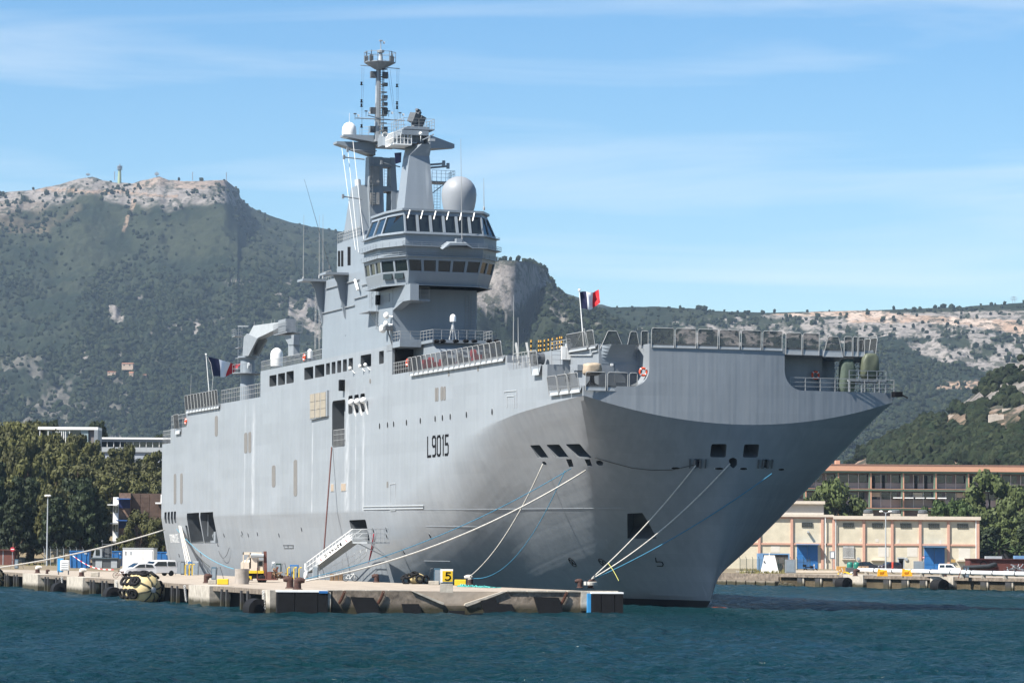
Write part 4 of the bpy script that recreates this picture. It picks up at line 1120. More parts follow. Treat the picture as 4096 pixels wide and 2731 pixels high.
for a, b in (((1550, 277), (1588, 545)), ((1560, 277), (1590, 545))): mb.bar(xpt(*a, px_), xpt(*b, px_ + .5), .015, 3)
mb.build('halyard', M_DARKG, ship)
# navy signal flag in the mast
mb = MB(); P = [xpt(1578, 612, -72), xpt(1606, 610, -72), xpt(1604, 650, -72), xpt(1583, 656, -72)]; mb.prism(P, (-.05, 0, 0)); mb.build('dark_blue_pennant', mat('navy_cloth', (.02, .03, .09), .8), ship)
# ---- rails of the island levels
for nm, pts, h in (('island_railing', [(-93, .1, 38.0), (-89.7, .1, 38.0)], 1.1), ('island_railing', [(-89.5, .85, 42.3), (-80, .85, 42.3)], 1.2), ('island_railing', [(-75, .1, 38.0), (-69, .1, 38.0)], 1.1),
                   ('platform_railing', [(X1, .05, 28.85), (-60.25, .05, 28.85), (-60.25, 2.4, 28.85), (-56.1, 2.6, 28.85), (-56.1, 9.5, 28.85), (X1, 9.5, 28.85)], 1.1),
                   ('wing_railing', [(-63, .05, sz(1612, 1205) + .35), (-59.3, .05, sz(1612, 1205) + .35), (-59.3, 3.1, sz(1612, 1205) + .35)], 1.3)):
    mb = MB(); rail(mb, pts, h, .95, .035); mb.build(nm, M_RAIL, ship)
# deckhouse top rail: long pale one with closely set posts
mb = MB(); rail(mb, [(X0, .1, ZD1), (sx(1426, 1403), .1, ZD1)], 1.25, .62, .035, (.5,)); mb.build('deckhouse_railing', M_RAIL, ship)
# dark slots and small things on the upper island side
mb = MB()
for x0, x1, y0, y1 in ((345, 362, 610, 735), (370, 388, 608, 735), (422, 446, 578, 726)):
    P = [ypt(*Z2(a, b), .78) for a, b in ((x0, y0), (x1, y0), (x1, y1), (x0, y1))]; mb.prism(P, (0, .06, 0))
mb.build('upper_door', M_BLACK, ship)
for x0, x1, y0, y1 in ((583, 601, 770, 822), (633, 651, 752, 800)):
    mb = MB(); P = [ypt(*Z2(a, b), -.02) for a, b in ((x0, y0), (x1, y0 - 5), (x1, y1 - 5), (x0, y1))]; mb.prism(P, (0, .1, 0)); mb.build('side_window', M_GLASS, ship)
mb = MB(); ladder(mb, ypt(*Z2(158, 1400), 0.6), ypt(*Z2(165, 885), .6), V(.5, 0, 0), .5, .05); ladder(mb, ypt(*Z2(192, 1400), .6), ypt(*Z2(192, 890), .6), V(.4, 0, 0), .7, .04); mb.build('aft_ladder_cage', M_RAIL, ship)
mb = MB(); ladder(mb, ypt(*Z2(602, 1070), -.2), ypt(*Z2(602, 880), -.2), V(.8, 0, 0), .6, .03); ladder(mb, ypt(*Z2(650, 1240), -.25), ypt(*Z2(655, 890), -.25), V(.35, 0, 0), .35, .03)
p = ypt(*Z2(588, 1118), -.1); q = ypt(*Z2(665, 1105), -.1); mb.box(p.x, q.x, -1.2, 0, p.z, p.z + .08); mb.bar((q.x - .3, -1.1, p.z), (q.x - .3, 0, p.z - 1.6), .06); mb.build('side_platform', M_MIDG, ship)
mb = MB(); p = ypt(*Z2(648, 1045), -.35); mb.box(p.x, p.x + .7, -.4, -.02, p.z, p.z + 1.1); mb.build('loudspeaker_box', M_BLACK, ship)
# white satcom cluster and searchlights at the island front corner
for (x, y, r_) in ((735, 1130, .34), (732, 1195, .30), (705, 1237, .42)):
    mb = MB(); q = ypt(*Z2(x, y), -.6); mb.sphere(q, r_, 14, 8, 1.15); mb.bar(q, q + V(.6, .6, -.1), .08); mb.build('satcom_dome', M_WHITE, ship, smooth=True, auto=50)
mb = MB(); q = ypt(*Z2(745, 1225), -.5); mb.box(q.x - .5, q.x + .5, -.9, 0, q.z - .3, q.z + .15); mb.bar(q + V(0, 0, -.3), q + V(.2, .5, -2.0), .08); mb.build('equipment_mount', M_DARKG, ship)
# louvres
for x0, x1, y0, y1 in ((693, 760, 965, 1032), (735, 783, 1365, 1418)):
    for k in range(5):
        v = y0 + (y1 - y0) * k / 5; mb = MB(); a, b = ypt(*Z2(x0, v + 8), -.02), ypt(*Z2(x1, v - 4), -.02); mb.box(a.x, b.x, -.05, .0, min(a.z, b.z) - .03, min(a.z, b.z) + .1); mb.build('louvre_slat', M_MIDG, ship)
mb = MB(); c = xpt(1812, 1272, -56.2); mb.lathe((c.x, c.y, c.z), [(.34, -.4), (.34, .1), (.27, .3), (.1, .42), (.01, .43)], 16); mb.build('white_radome', M_WHITE, ship, smooth=True, auto=40)
mb = MB(); 
for dy in (-.35, 0, .45): mb.bar(c + V(-.2 if dy else 0, dy, -2.4), c + V(0, 0, -.4), .05)
mb.build('radome_tripod', M_WHITE, ship)
# sloped house lamps and floodlights
for u_ in (1745, 1770, 1822, 1862, 1896, 1955, 1985):
    q = xpt(u_, 1364, -55.6); mb = MB(); mb.lathe((q.x, q.y - .3, q.z), [(.05, 0), (.17, .1), (.2, .35), (.17, .6), (.05, .7)], 8, 'y'); mb.bar(q, q + V(-.6, 0, -.2), .05); mb.build('deck_lamp', M_BLACK, ship)
for (u_, v_, w_, h_) in ((1775, 1430, .9, 1.2), (1842, 1425, .8, 1.0), (1704, 1448, .7, 1.1)):
    q = xpt(u_, v_, -52); mb = MB(); mb.box(q.x - .4, q.x + .4, q.y - w_ / 2, q.y + w_ / 2, ZF, ZF + h_); mb.build('fire_locker', mat('fire_red', (.35, .02, .03), .5), ship)
# machine gun on the deckhouse, aft lamp
q = ypt(1415, 1340, .5)
mb = MB(); mb.lathe((q.x, q.y, ZD1), [(.35, 0), (.2, .3), (.16, 1.2), (.3, 1.3)], 10); mb.box(q.x - .4, q.x + .35, q.y - .2, q.y + .2, ZD1 + 1.2, ZD1 + 2.1); mb.bar((q.x - .2, q.y, ZD1 + 1.9), (q.x - 1.9, q.y - .5, ZD1 + 2.25), .06); mb.box(q.x - .1, q.x + .5, q.y - .35, q.y + .1, ZD1 + 2.0, ZD1 + 2.6); mb.build('deck_gun', M_BLACK, ship)
# domes on deckhouse roof
for u_, v_, r_, nm in ((1107, 1415, .80, 'white_radome'), (1240, 1405, .30, 'satcom_dome')):
    q = ypt(u_, v_, 2.0); mb = MB(); mb.lathe((q.x, q.y, q.z), [(r_, -1.5 * r_ - .4), (r_, 0), (r_ * .9, r_ * .4), (r_ * .6, r_ * .75), (r_ * .25, r_ * .95), (.01, r_)], 18); mb.build(nm, M_WHITE, ship, smooth=True, auto=40)
# ---- crane aft of the island
cx, cy = -142.0, 3.0
cz = lambda v, u=990: ypt(u, v, cy).z
mb = MB(); mb.lathe((cx, cy, 0), [(1.0, ZF - .05), (1.0, cz(1488)), (1.0, cz(1440)), (1.35, cz(1432)), (1.35, cz(1426))], 24); mb.build('crane_pedestal', M_ISL, ship, smooth=True, auto=30)
mb = MB(); zc0 = cz(1492); mb.lathe((cx, cy, 0), [(1.05, zc0 - .3), (2.1, zc0 - .12), (2.1, zc0)], 16)
ringp = [(cx + 2.05 * math.cos(a), cy + 2.05 * math.sin(a), zc0) for a in [2 * math.pi * k / 10 for k in range(10)]]; rail(mb, ringp, 1.1, 1.3, .035, (.5,), True); mb.build('crane_walkway', M_MIDG, ship)
mb = MB(); q = ypt(995, 1462, cy - 1.05); mb.lathe((q.x, q.y - .15, q.z), [(.42, 0), (.42, .2)], 8, 'y'); mb.build('crane_hatch', M_LIGHTG, ship)
mb = MB(); P = [ypt(*Z3(a, b), cy - .6) for a, b in ((862, 352), (928, 228), (1190, 193), (1180, 236), (1000, 322), (938, 350))]; mb.prism(P, (0, 1.2, 0)); mb.build('crane_jib', M_LIGHTG, ship)
mb = MB(); P = [ypt(*Z3(a, b), cy - .75) for a, b in ((828, 500), (840, 330), (868, 300), (960, 345), (880, 500))]; mb.prism(P, (0, .25, 0)); P = [p + V(0, 1.25, 0) for p in P]; mb.prism(P, (0, .25, 0))
a, b = ypt(*Z3(895, 500), cy), ypt(*Z3(960, 345), cy); mb.bar(a + V(0, -.3, 0), b + V(0, -.3, 0), .22, 8)
mb.box(cx + .2, cx + 2.2, cy + .2, cy + 1.2, cz(1420), cz(1370)); mb.build('crane_slewing_frame', M_MIDG, ship)
mb = MB(); p = ypt(*Z3(770, 330), cy - .5); mb.box(p.x - .6, p.x + 1.2, p.y - .4, p.y + .8, p.z, p.z + .12); rail(mb, [(p.x + 1.2, p.y - .4, p.z), (p.x - .6, p.y - .4, p.z), (p.x - .6, p.y + .8, p.z)], 1.0, .8, .035)
for dz in (0, 1.4, 2.9): mb.box(p.x - .2, p.x + 1.6, p.y, p.y + .7, p.z - 1.6 - dz * 1.0, p.z - 1.5 - dz)
ladder(mb, (p.x + 1.3, p.y, p.z - 5), (p.x + 1.5, p.y, p.z + 1.4), V(0, .5, 0), .4, .05); mb.bar((p.x + 1.2, p.y, p.z + 1.4), ypt(*Z3(885, 235), cy), .1); mb.build('crane_platform', M_MIDG, ship)
mb = MB(); P0 = ypt(*Z3(1195, 185), cy); P1 = ypt(*Z3(1255, 240), cy); mb.box(P0.x, P1.x + .3, cy - .7, cy + .7, P1.z - .6, P0.z); q = ypt(*Z3(1175, 312), cy)
q2 = ypt(*Z3(1295, 312), cy); mb.box(q.x, q2.x, cy - 1, cy + 1, q.z - .1, q.z); rail(mb, [(q.x, cy - 1, q.z), (q2.x, cy - 1, q.z), (q2.x, cy + 1, q.z)], 1.3, .6, .035)
P = [ypt(*Z3(a, b), cy - .4) for a, b in ((1190, 312), (1290, 312), (1285, 400), (1240, 400))]; mb.prism(P, (0, .8, 0)); P = [ypt(*Z3(a, b), cy - .3) for a, b in ((1238, 400), (1285, 400), (1285, 500), (1238, 500))]; mb.prism(P, (0, .8, 0))
mb.build('crane_rest_post', M_MIDG, ship)
for x, y in ((935, 190), (1013, 185), (1088, 178), (1118, 172)):
    mb = MB(); a = ypt(*Z3(x, y), cy); mb.bar(a, a - V(0, 0, .6), .035); mb.build('jib_stanchion', M_RAIL, ship)
# ---- hull fittings placed on the plating
def on_hull(pts, off, th, name, m, r=0.0, parent=None):
    P = []
    for u, v in pts:
        p, n = hit(u, v)
        if p is None: return None
        P.append(p); N = n
    if r > 0: P = rnd(P, r)
    mb = MB(); mb.prism([p + N * off for p in P], -N * th); return mb.build(name, m, parent or ship)
vents = [Z3(582, 1035) + Z3(608, 1220), Z3(845, 1186) + Z3(873, 1372), Z3(882, 1179) + Z3(908, 1368), Z7(225, 103) + Z7(247, 390), Z7(285, 97) + Z7(308, 388), (1088, 1860, 1102, 1948), (1175, 1838, 1189, 1984)]
vents += [Z4(258, 572) + Z4(276, 622), Z4(281, 570) + Z4(300, 620), Z4(315, 562) + Z4(334, 610), Z4(339, 560) + Z4(358, 608), Z4(763, 672) + Z4(777, 796), Z4(779, 670) + Z4(793, 794), Z4(812, 662) + Z4(834, 788), Z4(837, 660) + Z4(858, 786)]
for u0, v0, u1, v1 in vents:
    on_hull([(u0, v0 + 2), (u1, v0 - 1), (u1, v1 - 2), (u0, v1 + 1)], .03, .12, 'vent_grille', M_VENT, .3)
for u0, v0, u1, v1 in (Z4(175, 590) + Z4(188, 638), Z4(878, 525) + Z4(891, 575), Z4(1140, 480) + Z4(1154, 530)):
    on_hull([(u0, (v0 + v1) / 2 + 6), (u0, (v0 + v1) / 2 - 6), ((u0 + u1) / 2, v0), (u1, (v0 + v1) / 2 - 6), (u1, (v0 + v1) / 2 + 6), ((u0 + u1) / 2, v1)], .03, .1, 'oval_vent', M_VENT, .3)
# tan louvre panel of nine
fu0, fv0, fu1, fv1 = 1247, 1572, 1311, 1674
on_hull([(fu0, fv0 + 6), (fu1 + 5, fv0 - 12), (fu1 + 5, fv1 - 10), (fu0, fv1 + 6)], .25, .3, 'panel_frame', M_MIDG)
us_ = [1249, 1269, 1284, 1290, 1290, 1310]; 
for i in range(3):
    ua, ub = ((1249, 1267), (1270, 1288), (1291, 1311))[i]
    for j in range(3):
        va = 1577 + j * 33 - (ua - 1249) * .16; on_hull([(ua, va), (ub, va - 3), (ub, va + 28), (ua, va + 31)], .30, .06, 'tan_panel', M_TANP)
for u0, v0, u1, v1 in (Z7(1706, 203) + Z7(1731, 268), Z7(1802, 197) + Z7(1845, 265)):
    on_hull([(u0 - 2, v0 - 2), (u1 + 2, v0 - 3), (u1 + 2, v1 + 1), (u0 - 2, v1 + 2)], .04, .1, 'hatch_frame', M_LIGHTG); on_hull([(u0, v0), (u1, v0 - 1), (u1, v1 - 1), (u0, v1)], .07, .08, 'tan_hatch', mat('tan_hatch_paint', (.38, .31, .24), .7))
# portholes and scuppers
def port(u, v, rw, rh, name='porthole', m=M_BLACK):
    c, n = hit(u, v)
    if c is None: return
    e1 = V(0, 0, 1).cross(n).normalized(); e2 = n.cross(e1)
    mb = MB(); mb.cur = 1
    mb.prism([c + n * .02 + e1 * rw * 1.25 * math.cos(a) + e2 * rh * 1.15 * math.sin(a) for a in [2 * math.pi * k / 12 for k in range(12)]], -n * .06)
    mb.cur = 0; mb.prism([c + n * .04 + e1 * rw * math.cos(a) + e2 * rh * math.sin(a) for a in [2 * math.pi * k / 12 for k in range(12)]], -n * .06)
    mb.build(name, [m, M_LIGHTG], ship)
for x, y in ((267, 1015), (338, 1005), (393, 998), (508, 984), (632, 968), (765, 950), (830, 942), (900, 932), (1045, 914), (1275, 888)): port(*Z4(x, y), .20, .34)
for x, y in ((697, 680), (867, 660), (925, 678), (1012, 668), (1215, 680), (1427, 625), (480, 860), (2102, 635), (2225, 628), (2228, 690), (275, 870)): port(*Z7(x, y), .16, .30, 'scupper')
for x, y in ((90, 525), (432, 572), (228, 700)): port(*Z8(x, y), .16, .28, 'scupper')
for x, y in ((1548, 778), (1787, 782)):
    c, n = hit(*Z8(x, y)); e1 = V(0, 0, 1).cross(n).normalized(); e2 = n.cross(e1); mb = MB()
    mb.tube([c + n * .02 + e1 * .55 * math.cos(a) + e2 * .55 * math.sin(a) for a in [2 * math.pi * k / 16 for k in range(17)]], .05, 4, False)
    for a in (math.pi / 4, 3 * math.pi / 4): mb.bar(c + n * .03 + (e1 * math.cos(a) + e2 * math.sin(a)) * .5, c + n * .03 - (e1 * math.cos(a) + e2 * math.sin(a)) * .5, .04)
    mb.build('thruster_mark', M_BLACK, ship)
mb = MB(); P = [hit(*ZH(a, b))[0] + hit(*ZH(a, b))[1] * .03 for a, b in ((633, 1135), (637, 1168), (662, 1165), (685, 1170), (692, 1185), (688, 1200), (645, 1200))]; mb.tube(P, .06, 4); mb.build('bulb_mark', M_BLACK, ship)
# raised strips and doors in the plating
M_EDGE = mat('plate_edge', (.46, .49, .51), .4, var=.04)
mb = MB()
for a, b in ((Z7(2012, 412), Z8(382, 333)), (Z7(2012, 438), Z8(382, 355)), (Z7(2012, 412), Z7(2012, 438)), (Z8(382, 333), Z8(382, 355))):
    n_ = 8; pts = [hit(a[0] + (b[0] - a[0]) * k / n_, a[1] + (b[1] - a[1]) * k / n_) for k in range(n_ + 1)]; mb.tube([p + n * .04 for p, n in pts], .07, 4)
for q in ([Z7(2262, 450), Z7(2262, 200), Z7(2312, 195), Z7(2312, 448), Z7(2262, 450)], [Z4(1408, 850), Z4(1408, 750), Z4(1475, 745), Z4(1475, 850)], [Z4(1385, 720), Z4(1385, 708), Z4(1495, 697), Z4(1495, 850)]):
    for a, b in zip(q[:-1], q[1:]):
        p, n = hit(*a); p2, n2 = hit(*b); mb.bar(p + n * .03, p2 + n2 * .03, .05)
mb.build('plating_rib', M_EDGE, ship)
for a, b in ((Z8(382, 368), (2500, 2030)), (Z8(385, 768), Z8(590, 770)), (Z8(400, 497), Z8(800, 500))):
    n_ = 24; pts = [hit(a[0] + (b[0] - a[0]) * k / n_, a[1] + (b[1] - a[1]) * k / n_) for k in range(n_ + 1)]
    mb = MB(); mb.tube([p + n * .01 for p, n in pts], .03, 4); mb.build('weld_seam', M_HULL, ship)
on_hull([Z7(2228, 178), Z7(2242, 176), Z7(2242, 232), Z7(2228, 234)], .03, .06, 'small_hatch', M_VENT)
# lamp on a bracket by the big door, radar reflectors in the windows
mb = MB(); p, n = hit(*Z3(1740, 760)); mb.box(p.x - .35, p.x + .35, p.y - .6, p.y, p.z - .7, p.z + .6); mb.build('floodlight', M_BLACK, ship)
for x, y in ((1805, 915), (1860, 908), (1912, 898)):
    p = ypt(*Z3(x, y), -.5); mb = MB(); mb.sphere(p, .42, 12, 8, .9); mb.prism([p + V(-.45, 0, 0), p + V(.35, 0, 0), p + V(.35, 1.0, -3.2), p + V(.1, 1.0, -3.2)], (0, .1, 0)); mb.build('fender_dome', M_WHITE, ship, smooth=True, auto=40)
for x, y in ((1882, 592), (1930, 580), (1793, 610)):
    p = ypt(*Z3(x, y), -.5); mb = MB(); mb.sphere(p, .22, 10, 6); mb.bar(p, p + V(.3, .5, -.6), .06); mb.build('searchlight', M_WHITE, ship, smooth=True, auto=50)
mb = MB(); pr = hit(*Z3(1642, 1300))[0]; pq = hit(*Z3(1748, 1285))[0]; z0 = min(pr.z, pq.z) - .1
rail(mb, [(pr.x, .05, z0), (pq.x, .05, z0)], 1.9, .55, .04); mb.build('door_railing', M_RAIL, ship)
mb = MB(); mb.box(pr.x + 1.2, pr.x + 1.9, 1.0, 1.5, z0, z0 + 7.5); mb.bar((pr.x + 2.2, 1.3, z0 + 4.5), (pr.x + 4, 1.3, z0 + 4.1), .15); mb.sphere((pr.x + 3.2, 1.4, z0 + 5.2), .4, 10, 6); mb.build('davit', M_MIDG, ship)
# mooring deck fittings seen through the stern openings
mb = MB(); p = ypt(*Z7(545, 690), 1.0); mb.lathe((p.x, p.y + 1.2, p.z), [(.8, -1.2), (.8, -1.1), (.45, -1.05), (.45, 1.05), (.8, 1.1), (.8, 1.2)], 14, 'x'); mb.box(p.x - 2, p.x + 2, p.y + .5, p.y + 1.8, p.z - 1.2, p.z - .6); mb.box(p.x + 2.2, p.x + 3.2, p.y + .3, p.y + 1.3, p.z - 1, p.z + .6); mb.bar((p.x, p.y, p.z), (p.x, p.y, p.z + 3), .09); mb.build('mooring_winch', M_MIDG, ship)
# scarf of steel round bow openings
for q in ([(942, 362), (985, 362), (980, 428), (940, 428)], [(1475, 365), (1515, 365), (1505, 430), (1465, 430)]):
    P = [hit(*ZH(*a)) for a in q]; mb = MB()
    for i in (0, 2): pass
    for a, b in ((0, 3), (1, 2)):
        mb.bar(P[a][0] + P[a][1] * .1, P[b][0] + P[b][1] * .1, .14, 6)
    e = (P[1][0] - P[0][0]).normalized(); mb.bar(P[0][0] + P[0][1] * .1 - e * .5, P[3][0] + P[3][1] * .1 - e * .5, .1); mb.bar(P[1][0] + P[1][1] * .1 + e * .5, P[2][0] + P[2][1] * .1 + e * .5, .1)
    mb.build('roller_fairlead', M_DARKG, ship)
for x, y in ((789, 433), (1130, 437), (1321, 438), (1617, 443)): port(*ZH(x, y), .42, .12, 'small_scuttle')
# ---- bow number and stern name
FONT = {'L': [[(0, 1), (0, 0), (.5, 0)]], '9': [[(.5, .5), (.1, .5), (0, .6), (0, .9), (.1, 1), (.4, 1), (.5, .9), (.5, .1), (.4, 0), (.05, 0)]], '0': [[(.1, 0), (0, .1), (0, .9), (.1, 1), (.4, 1), (.5, .9), (.5, .1), (.4, 0), (.1, 0)]],
        '1': [[(.2, 0), (.2, 1), (0.1, .9)]], '5': [[(.5, 1), (.05, 1), (.05, .55), (.4, .55), (.5, .45), (.5, .1), (.4, 0), (0, 0)]],
        'D': [[(0, 0), (0, 1), (.35, 1), (.5, .85), (.5, .15), (.35, 0), (0, 0)]], 'I': [[(.15, 0), (.15, 1)]], 'X': [[(0, 0), (.5, 1)], [(0, 1), (.5, 0)]], 'M': [[(0, 0), (0, 1), (.25, .5), (.5, 1), (.5, 0)]],
        'U': [[(0, 1), (0, .1), (.1, 0), (.4, 0), (.5, .1), (.5, 1)]], 'E': [[(.5, 0), (0, 0), (0, 1), (.5, 1)], [(0, .5), (.4, .5)]]}
def stroke(mb, pts, w, nrm, th=.03):
    nrm = Vector(nrm).normalized()
    for a, b in zip(pts[:-1], pts[1:]):
        a, b = Vector(a), Vector(b); d = (b - a).normalized(); s = d.cross(nrm).normalized() * (w / 2)
        a2, b2 = a - d * w * .45, b + d * w * .45
        mb.prism([a2 - s, a2 + s, b2 + s, b2 - s], nrm * th)
def text_quad(txt, q, adv, w, name, m, parent, hitfn, th=.03):
    """q: function mapping (s,t) 0..1 in the lettering box to a 3d point and normal"""
    tot = sum(adv.get(ch, .8) for ch in txt); x = 0
    for ch in txt:
        mb = MB()
        for st in FONT[ch]:
            pts = []
            for a, b in st:
                p, n = hitfn((x + a) / tot, b); pts.append(p + n * .012)
            stroke(mb, pts, w, n, th)
        mb.build(name, m, parent); x += adv.get(ch, .8)
# L9015 box corners in the photo
TL, TR, BR, BL = Z4(697, 1118), Z4(884, 1098), Z4(884, 1268), Z4(697, 1288)
def hq(TL, TR, BR, BL):
    def f_(s, t):
        u = (BL[0] * (1 - s) + BR[0] * s) * (1 - t) + (TL[0] * (1 - s) + TR[0] * s) * t
        v = (BL[1] * (1 - s) + BR[1] * s) * (1 - t) + (TL[1] * (1 - s) + TR[1] * s) * t
        return hit(u, v)
    return f_
text_quad('L9015', None, {'L': .78, '9': .78, '0': .76, '1': .5, '5': .55}, .26, 'hull_number', M_BLACK, ship, hq(TL, TR, BR, BL))
text_quad('DIXMUDE', None, {'I': .42, 'E': .52}, .085, 'stern_name', M_WHITE, ship, hq(ZB(1094, 342), ZB(1226, 340), ZB(1246, 460), ZB(1116, 462)))
# white letters weather; steps on the hull
mb = MB()
for a, b in (((1255, 773), (1350, 773)), ((1262, 802), (1352, 800)), ((1255, 773), (1270, 802)), ((1300, 773), (1302, 802)), ((1350, 773), (1347, 802))):
    p, n = hit(*Z7(*a)); q, n2 = hit(*Z7(*b)); mb.bar(p + n * .04, q + n * .04, .035)
mb.build('hull_step', M_DARKG, ship)
# ---- bulb
mb = MB(); mb.sphere((-5.2, 16, -1.35), 1.7, 24, 14, 1.0); 
for i, p in enumerate(mb.v): mb.v[i] = (-5.2 + (p[0] + 5.2) * 2.2, p[1], p[2])
mb.build('bulbous_bow', mat('bulb_red', (.20, .045, .02), .35, var=.1), ship, smooth=True)
# ================= rails and nets round the deck edges
NET = mat('dark_netting', (.05, .055, .06), .9, var=0, alpha=.62)
NET2 = mat('dense_netting', (.03, .033, .035), .9, var=0, alpha=.8)
def net_frame(a, b, h, lip, out, net=NET, name='safety_net', trap=0.0, r=.04):
    """inverted U frame from a to b (deck edge points), height h up, lip down, leaning out"""
    a, b = Vector(a), Vector(b); e = (b - a).normalized(); up = V(0, 0, 1)
    out = Vector(out); L_ = (b - a).length
    A0, B0 = a - up * lip + out * .25, b - up * lip + out * .25
    A1, B1 = a + up * h + out * .5 + e * trap, b + up * h + out * .5 - e * trap
    c = min(.18, L_ * .2)
    fr = MB(); fr.tube([A0, A1 - up * c, A1 - up * c * .3 + e * c * .3, A1 + e * c, B1 - e * c, B1 - up * c * .3 - e * c * .3, B1 - up * c, B0], r, 5)
    fr.bar(A0, B0, r * .8); o = fr.build(name, M_RAIL, ship)
    n = MB(); n.poly([a - up * .1 + out * .3, b - up * .1 + out * .3, B1, A1]); n.build('netting', net, o)
    n = MB(); n.prism([A0, B0, b + out * .02, a + out * .02], V(0, 0, .06)); n.build('net_shelf', M_LIGHTG, o)
    return o
# starboard flight deck edge ahead of the island
xs = [552, 590, 632, 674, 720, 765, 808, 852, 905, 950, 997, 1045, 1095, 1140, 1190, 1240, 1290, 1345, 1395]
for x0, x1 in zip(xs[:-1], xs[1:]):
    v0 = 520 - (x0 - 540) * (150 / 855.); v1 = 520 - (x1 - 540) * (150 / 855.)
    a, b = ypt(*Z4(x0, v0), 0), ypt(*Z4(x1, v1), 0); a.z = b.z = ZF
    net_frame(a + V(.06, 0, 0), b - V(.06, 0, 0), 1.45, .55, (0, -1, 0), NET)
# deck equipment behind the nets: red hose reels, dark bulks
for u_, w_, h_, m_ in ((1712, 1.6, 1.0, M_BLACK), (1735, .8, 1.3, 'r'), (1790, 1.6, 1.5, M_DARKG), (1850, 1.8, 1.2, M_DARKG), (1905, 1.2, 1.3, 'r'), (1955, 2.0, 1.1, M_DARKG)):
    q = ypt(u_, 1450, 1.6); mb = MB(); mb.box(q.x - w_ / 2, q.x + w_ / 2, 1.2, 2.2, ZF, ZF + h_ * .7); mb.lathe((q.x - .3, 1.1, ZF + h_ * .8), [(.1, 0), (.42, .02), (.42, .5), (.1, .52)], 12, 'y'); mb.build('hose_reel' if m_ == 'r' else 'deck_locker', mat('fire_red', (.35, .02, .03), .5) if m_ == 'r' else m_, ship)
# recess rail by the passage opening
mb = MB(); rail(mb, [(-62.9, .05, ZF), (sx(1641, 1480), .05, ZF)], 1.3, .7, .035); mb.build('passage_railing', M_RAIL, ship)
# lower walkway ahead of the flight deck edge
xw0, xw1 = sx(2046, 1477), xN
mb = MB(); rail(mb, [(xw0 + .3, .1, zA_), (sx(2140, 1465), .1, zA_)], 1.6, .9, .04); mb.build('walkway_railing', M_RAIL, ship)
for u_, v0, v1 in ((2053, 1436, 1180), (2074, 1440, 1270)): whip(ypt(u_, v0, .4), ypt(u_ + (2 if u_ < 2060 else -2), v1, .4), .06)
for k in (0, 1):
    for j in range(3):
        mb = MB(); a = ypt(2060 + 43 * k + j * 3, 1370, .6); b = ypt(2075 + 44 * k + j * 3, 1460, .6); mb.tube([a, b], .05, 5); mb.build('raised_stanchion', M_RAIL, ship)
a, b = ypt(2136, 1462, -.1), ypt(2166, 1458, -.1); net_frame(a, b, 1.3, 1.0, (0, -1, 0), NET)
q = ypt(2150, 1452, .5); mb = MB(); mb.lathe((q.x, .2, zA_ + .8), [(.1, 0), (.6, .05), (.6, .9), (.1, .95)], 14, 'y'); mb.build('deck_winch', M_DARKG, ship)
# clutter on the walkway
for u_, v_, w_, h_, m_ in ((2195, 1440, 1.0, 1.6, M_MIDG), (2225, 1440, 1.2, 1.0, M_DARKG), (2270, 1440, .5, 2.2, M_LIGHTG)):
    q = ypt(u_, v_, 2.6); mb = MB(); mb.box(q.x - w_ / 2, q.x + w_ / 2, 2.4, 3.0, zA_, zA_ + h_); mb.build('deck_locker', m_, ship)
mb = MB(); P = xpt(2262, 1430, xN + .05); mb.box(xN, xN + .25, P.y - .45, P.y - .03, P.z - .2, P.z + 1.1); mb.box(xN, xN + .25, P.y + .03, P.y + .45, P.z - .2, P.z + 1.1); mb.build('white_cabinet', M_WHITE, ship)
# inner transverse wall of the starboard notch is partly open above: rails
mb = MB(); rail(mb, [(xN + .1, .4, zA_ + .02), (xN + .1, 2.2, zA_ + .02)], 1.3, .9, .035); rail(mb, [(-16, 2.35, ZF), (xN, 2.35, ZF)], 1.0, 1.0, .035); mb.build('notch_railing', M_RAIL, ship)
# sponson nets, starboard side and front
for x0, x1 in ((305, 410), (418, 528), (538, 655)):
    a, b = ypt(*Z5(x0, 1130), 0), ypt(*Z5(x1, 1115), 0); a.z = b.z = FD; net_frame(a, b, 1.25, .6, (0, -1, 0), NET)
for x0, x1 in ((690, 918), (940, 1170), (1188, 1278)):
    a, b = xpt(*Z5(x0, 1110), .3), xpt(*Z5(x1, 1110), .3); a.z = b.z = FD; net_frame(a, b, 1.3, .45, (.18, 0, 0), NET)
# flight deck front nets
def fnet(u0, u1, x, h=1.5, net=NET, trap=0.0, lip=.35):
    a, b = xpt(u0, 1400, x), xpt(u1, 1400, x); a.z = b.z = ZF
    if x == .9:
        a.x = 1.02 - ((16 - a.y) / 16) ** 2; b.x = 1.02 - ((16 - b.y) / 16) ** 2
    return net_frame(a, b, h, lip, (.15, 0, 0), net, trap=trap)
for u0, u1 in ((2609, 2697), (2702, 2783), (2790, 2869), (2875, 2955), (2963, 3042), (3049, 3127)): fnet(u0, u1, .9)
for u0, u1 in ((3143, 3206), (3211, 3276)): fnet(u0, u1, -.4, lip=.6)
fnet(3292, 3372, -.4, 1.25, trap=.45, lip=.7)
for u0, u1 in ((3376, 3408), (3412, 3430), (3434, 3458)): fnet(u0, u1, -.4, 1.3, lip=.6)
for k in range(3):
    a, b = V(-.6 - k * 1.6, 30.2, ZF), V(-2.1 - k * 1.6, 30.2, ZF); net_frame(b, a, 1.3, .9, (0, 1, 0), NET2)
for u0, u1, tr, x in ((2283, 2358, 0, -8.8), (2364, 2392, 0, -5.2)):
    a, b = xpt(u0, 1400, x), xpt(u1, 1400, x); a = ypt(u0, 1385, 2.3); b = ypt(u1, 1385, 2.3); a.z = b.z = ZF; net_frame(a, b, 1.35, .35, (0, -1, 0), NET)
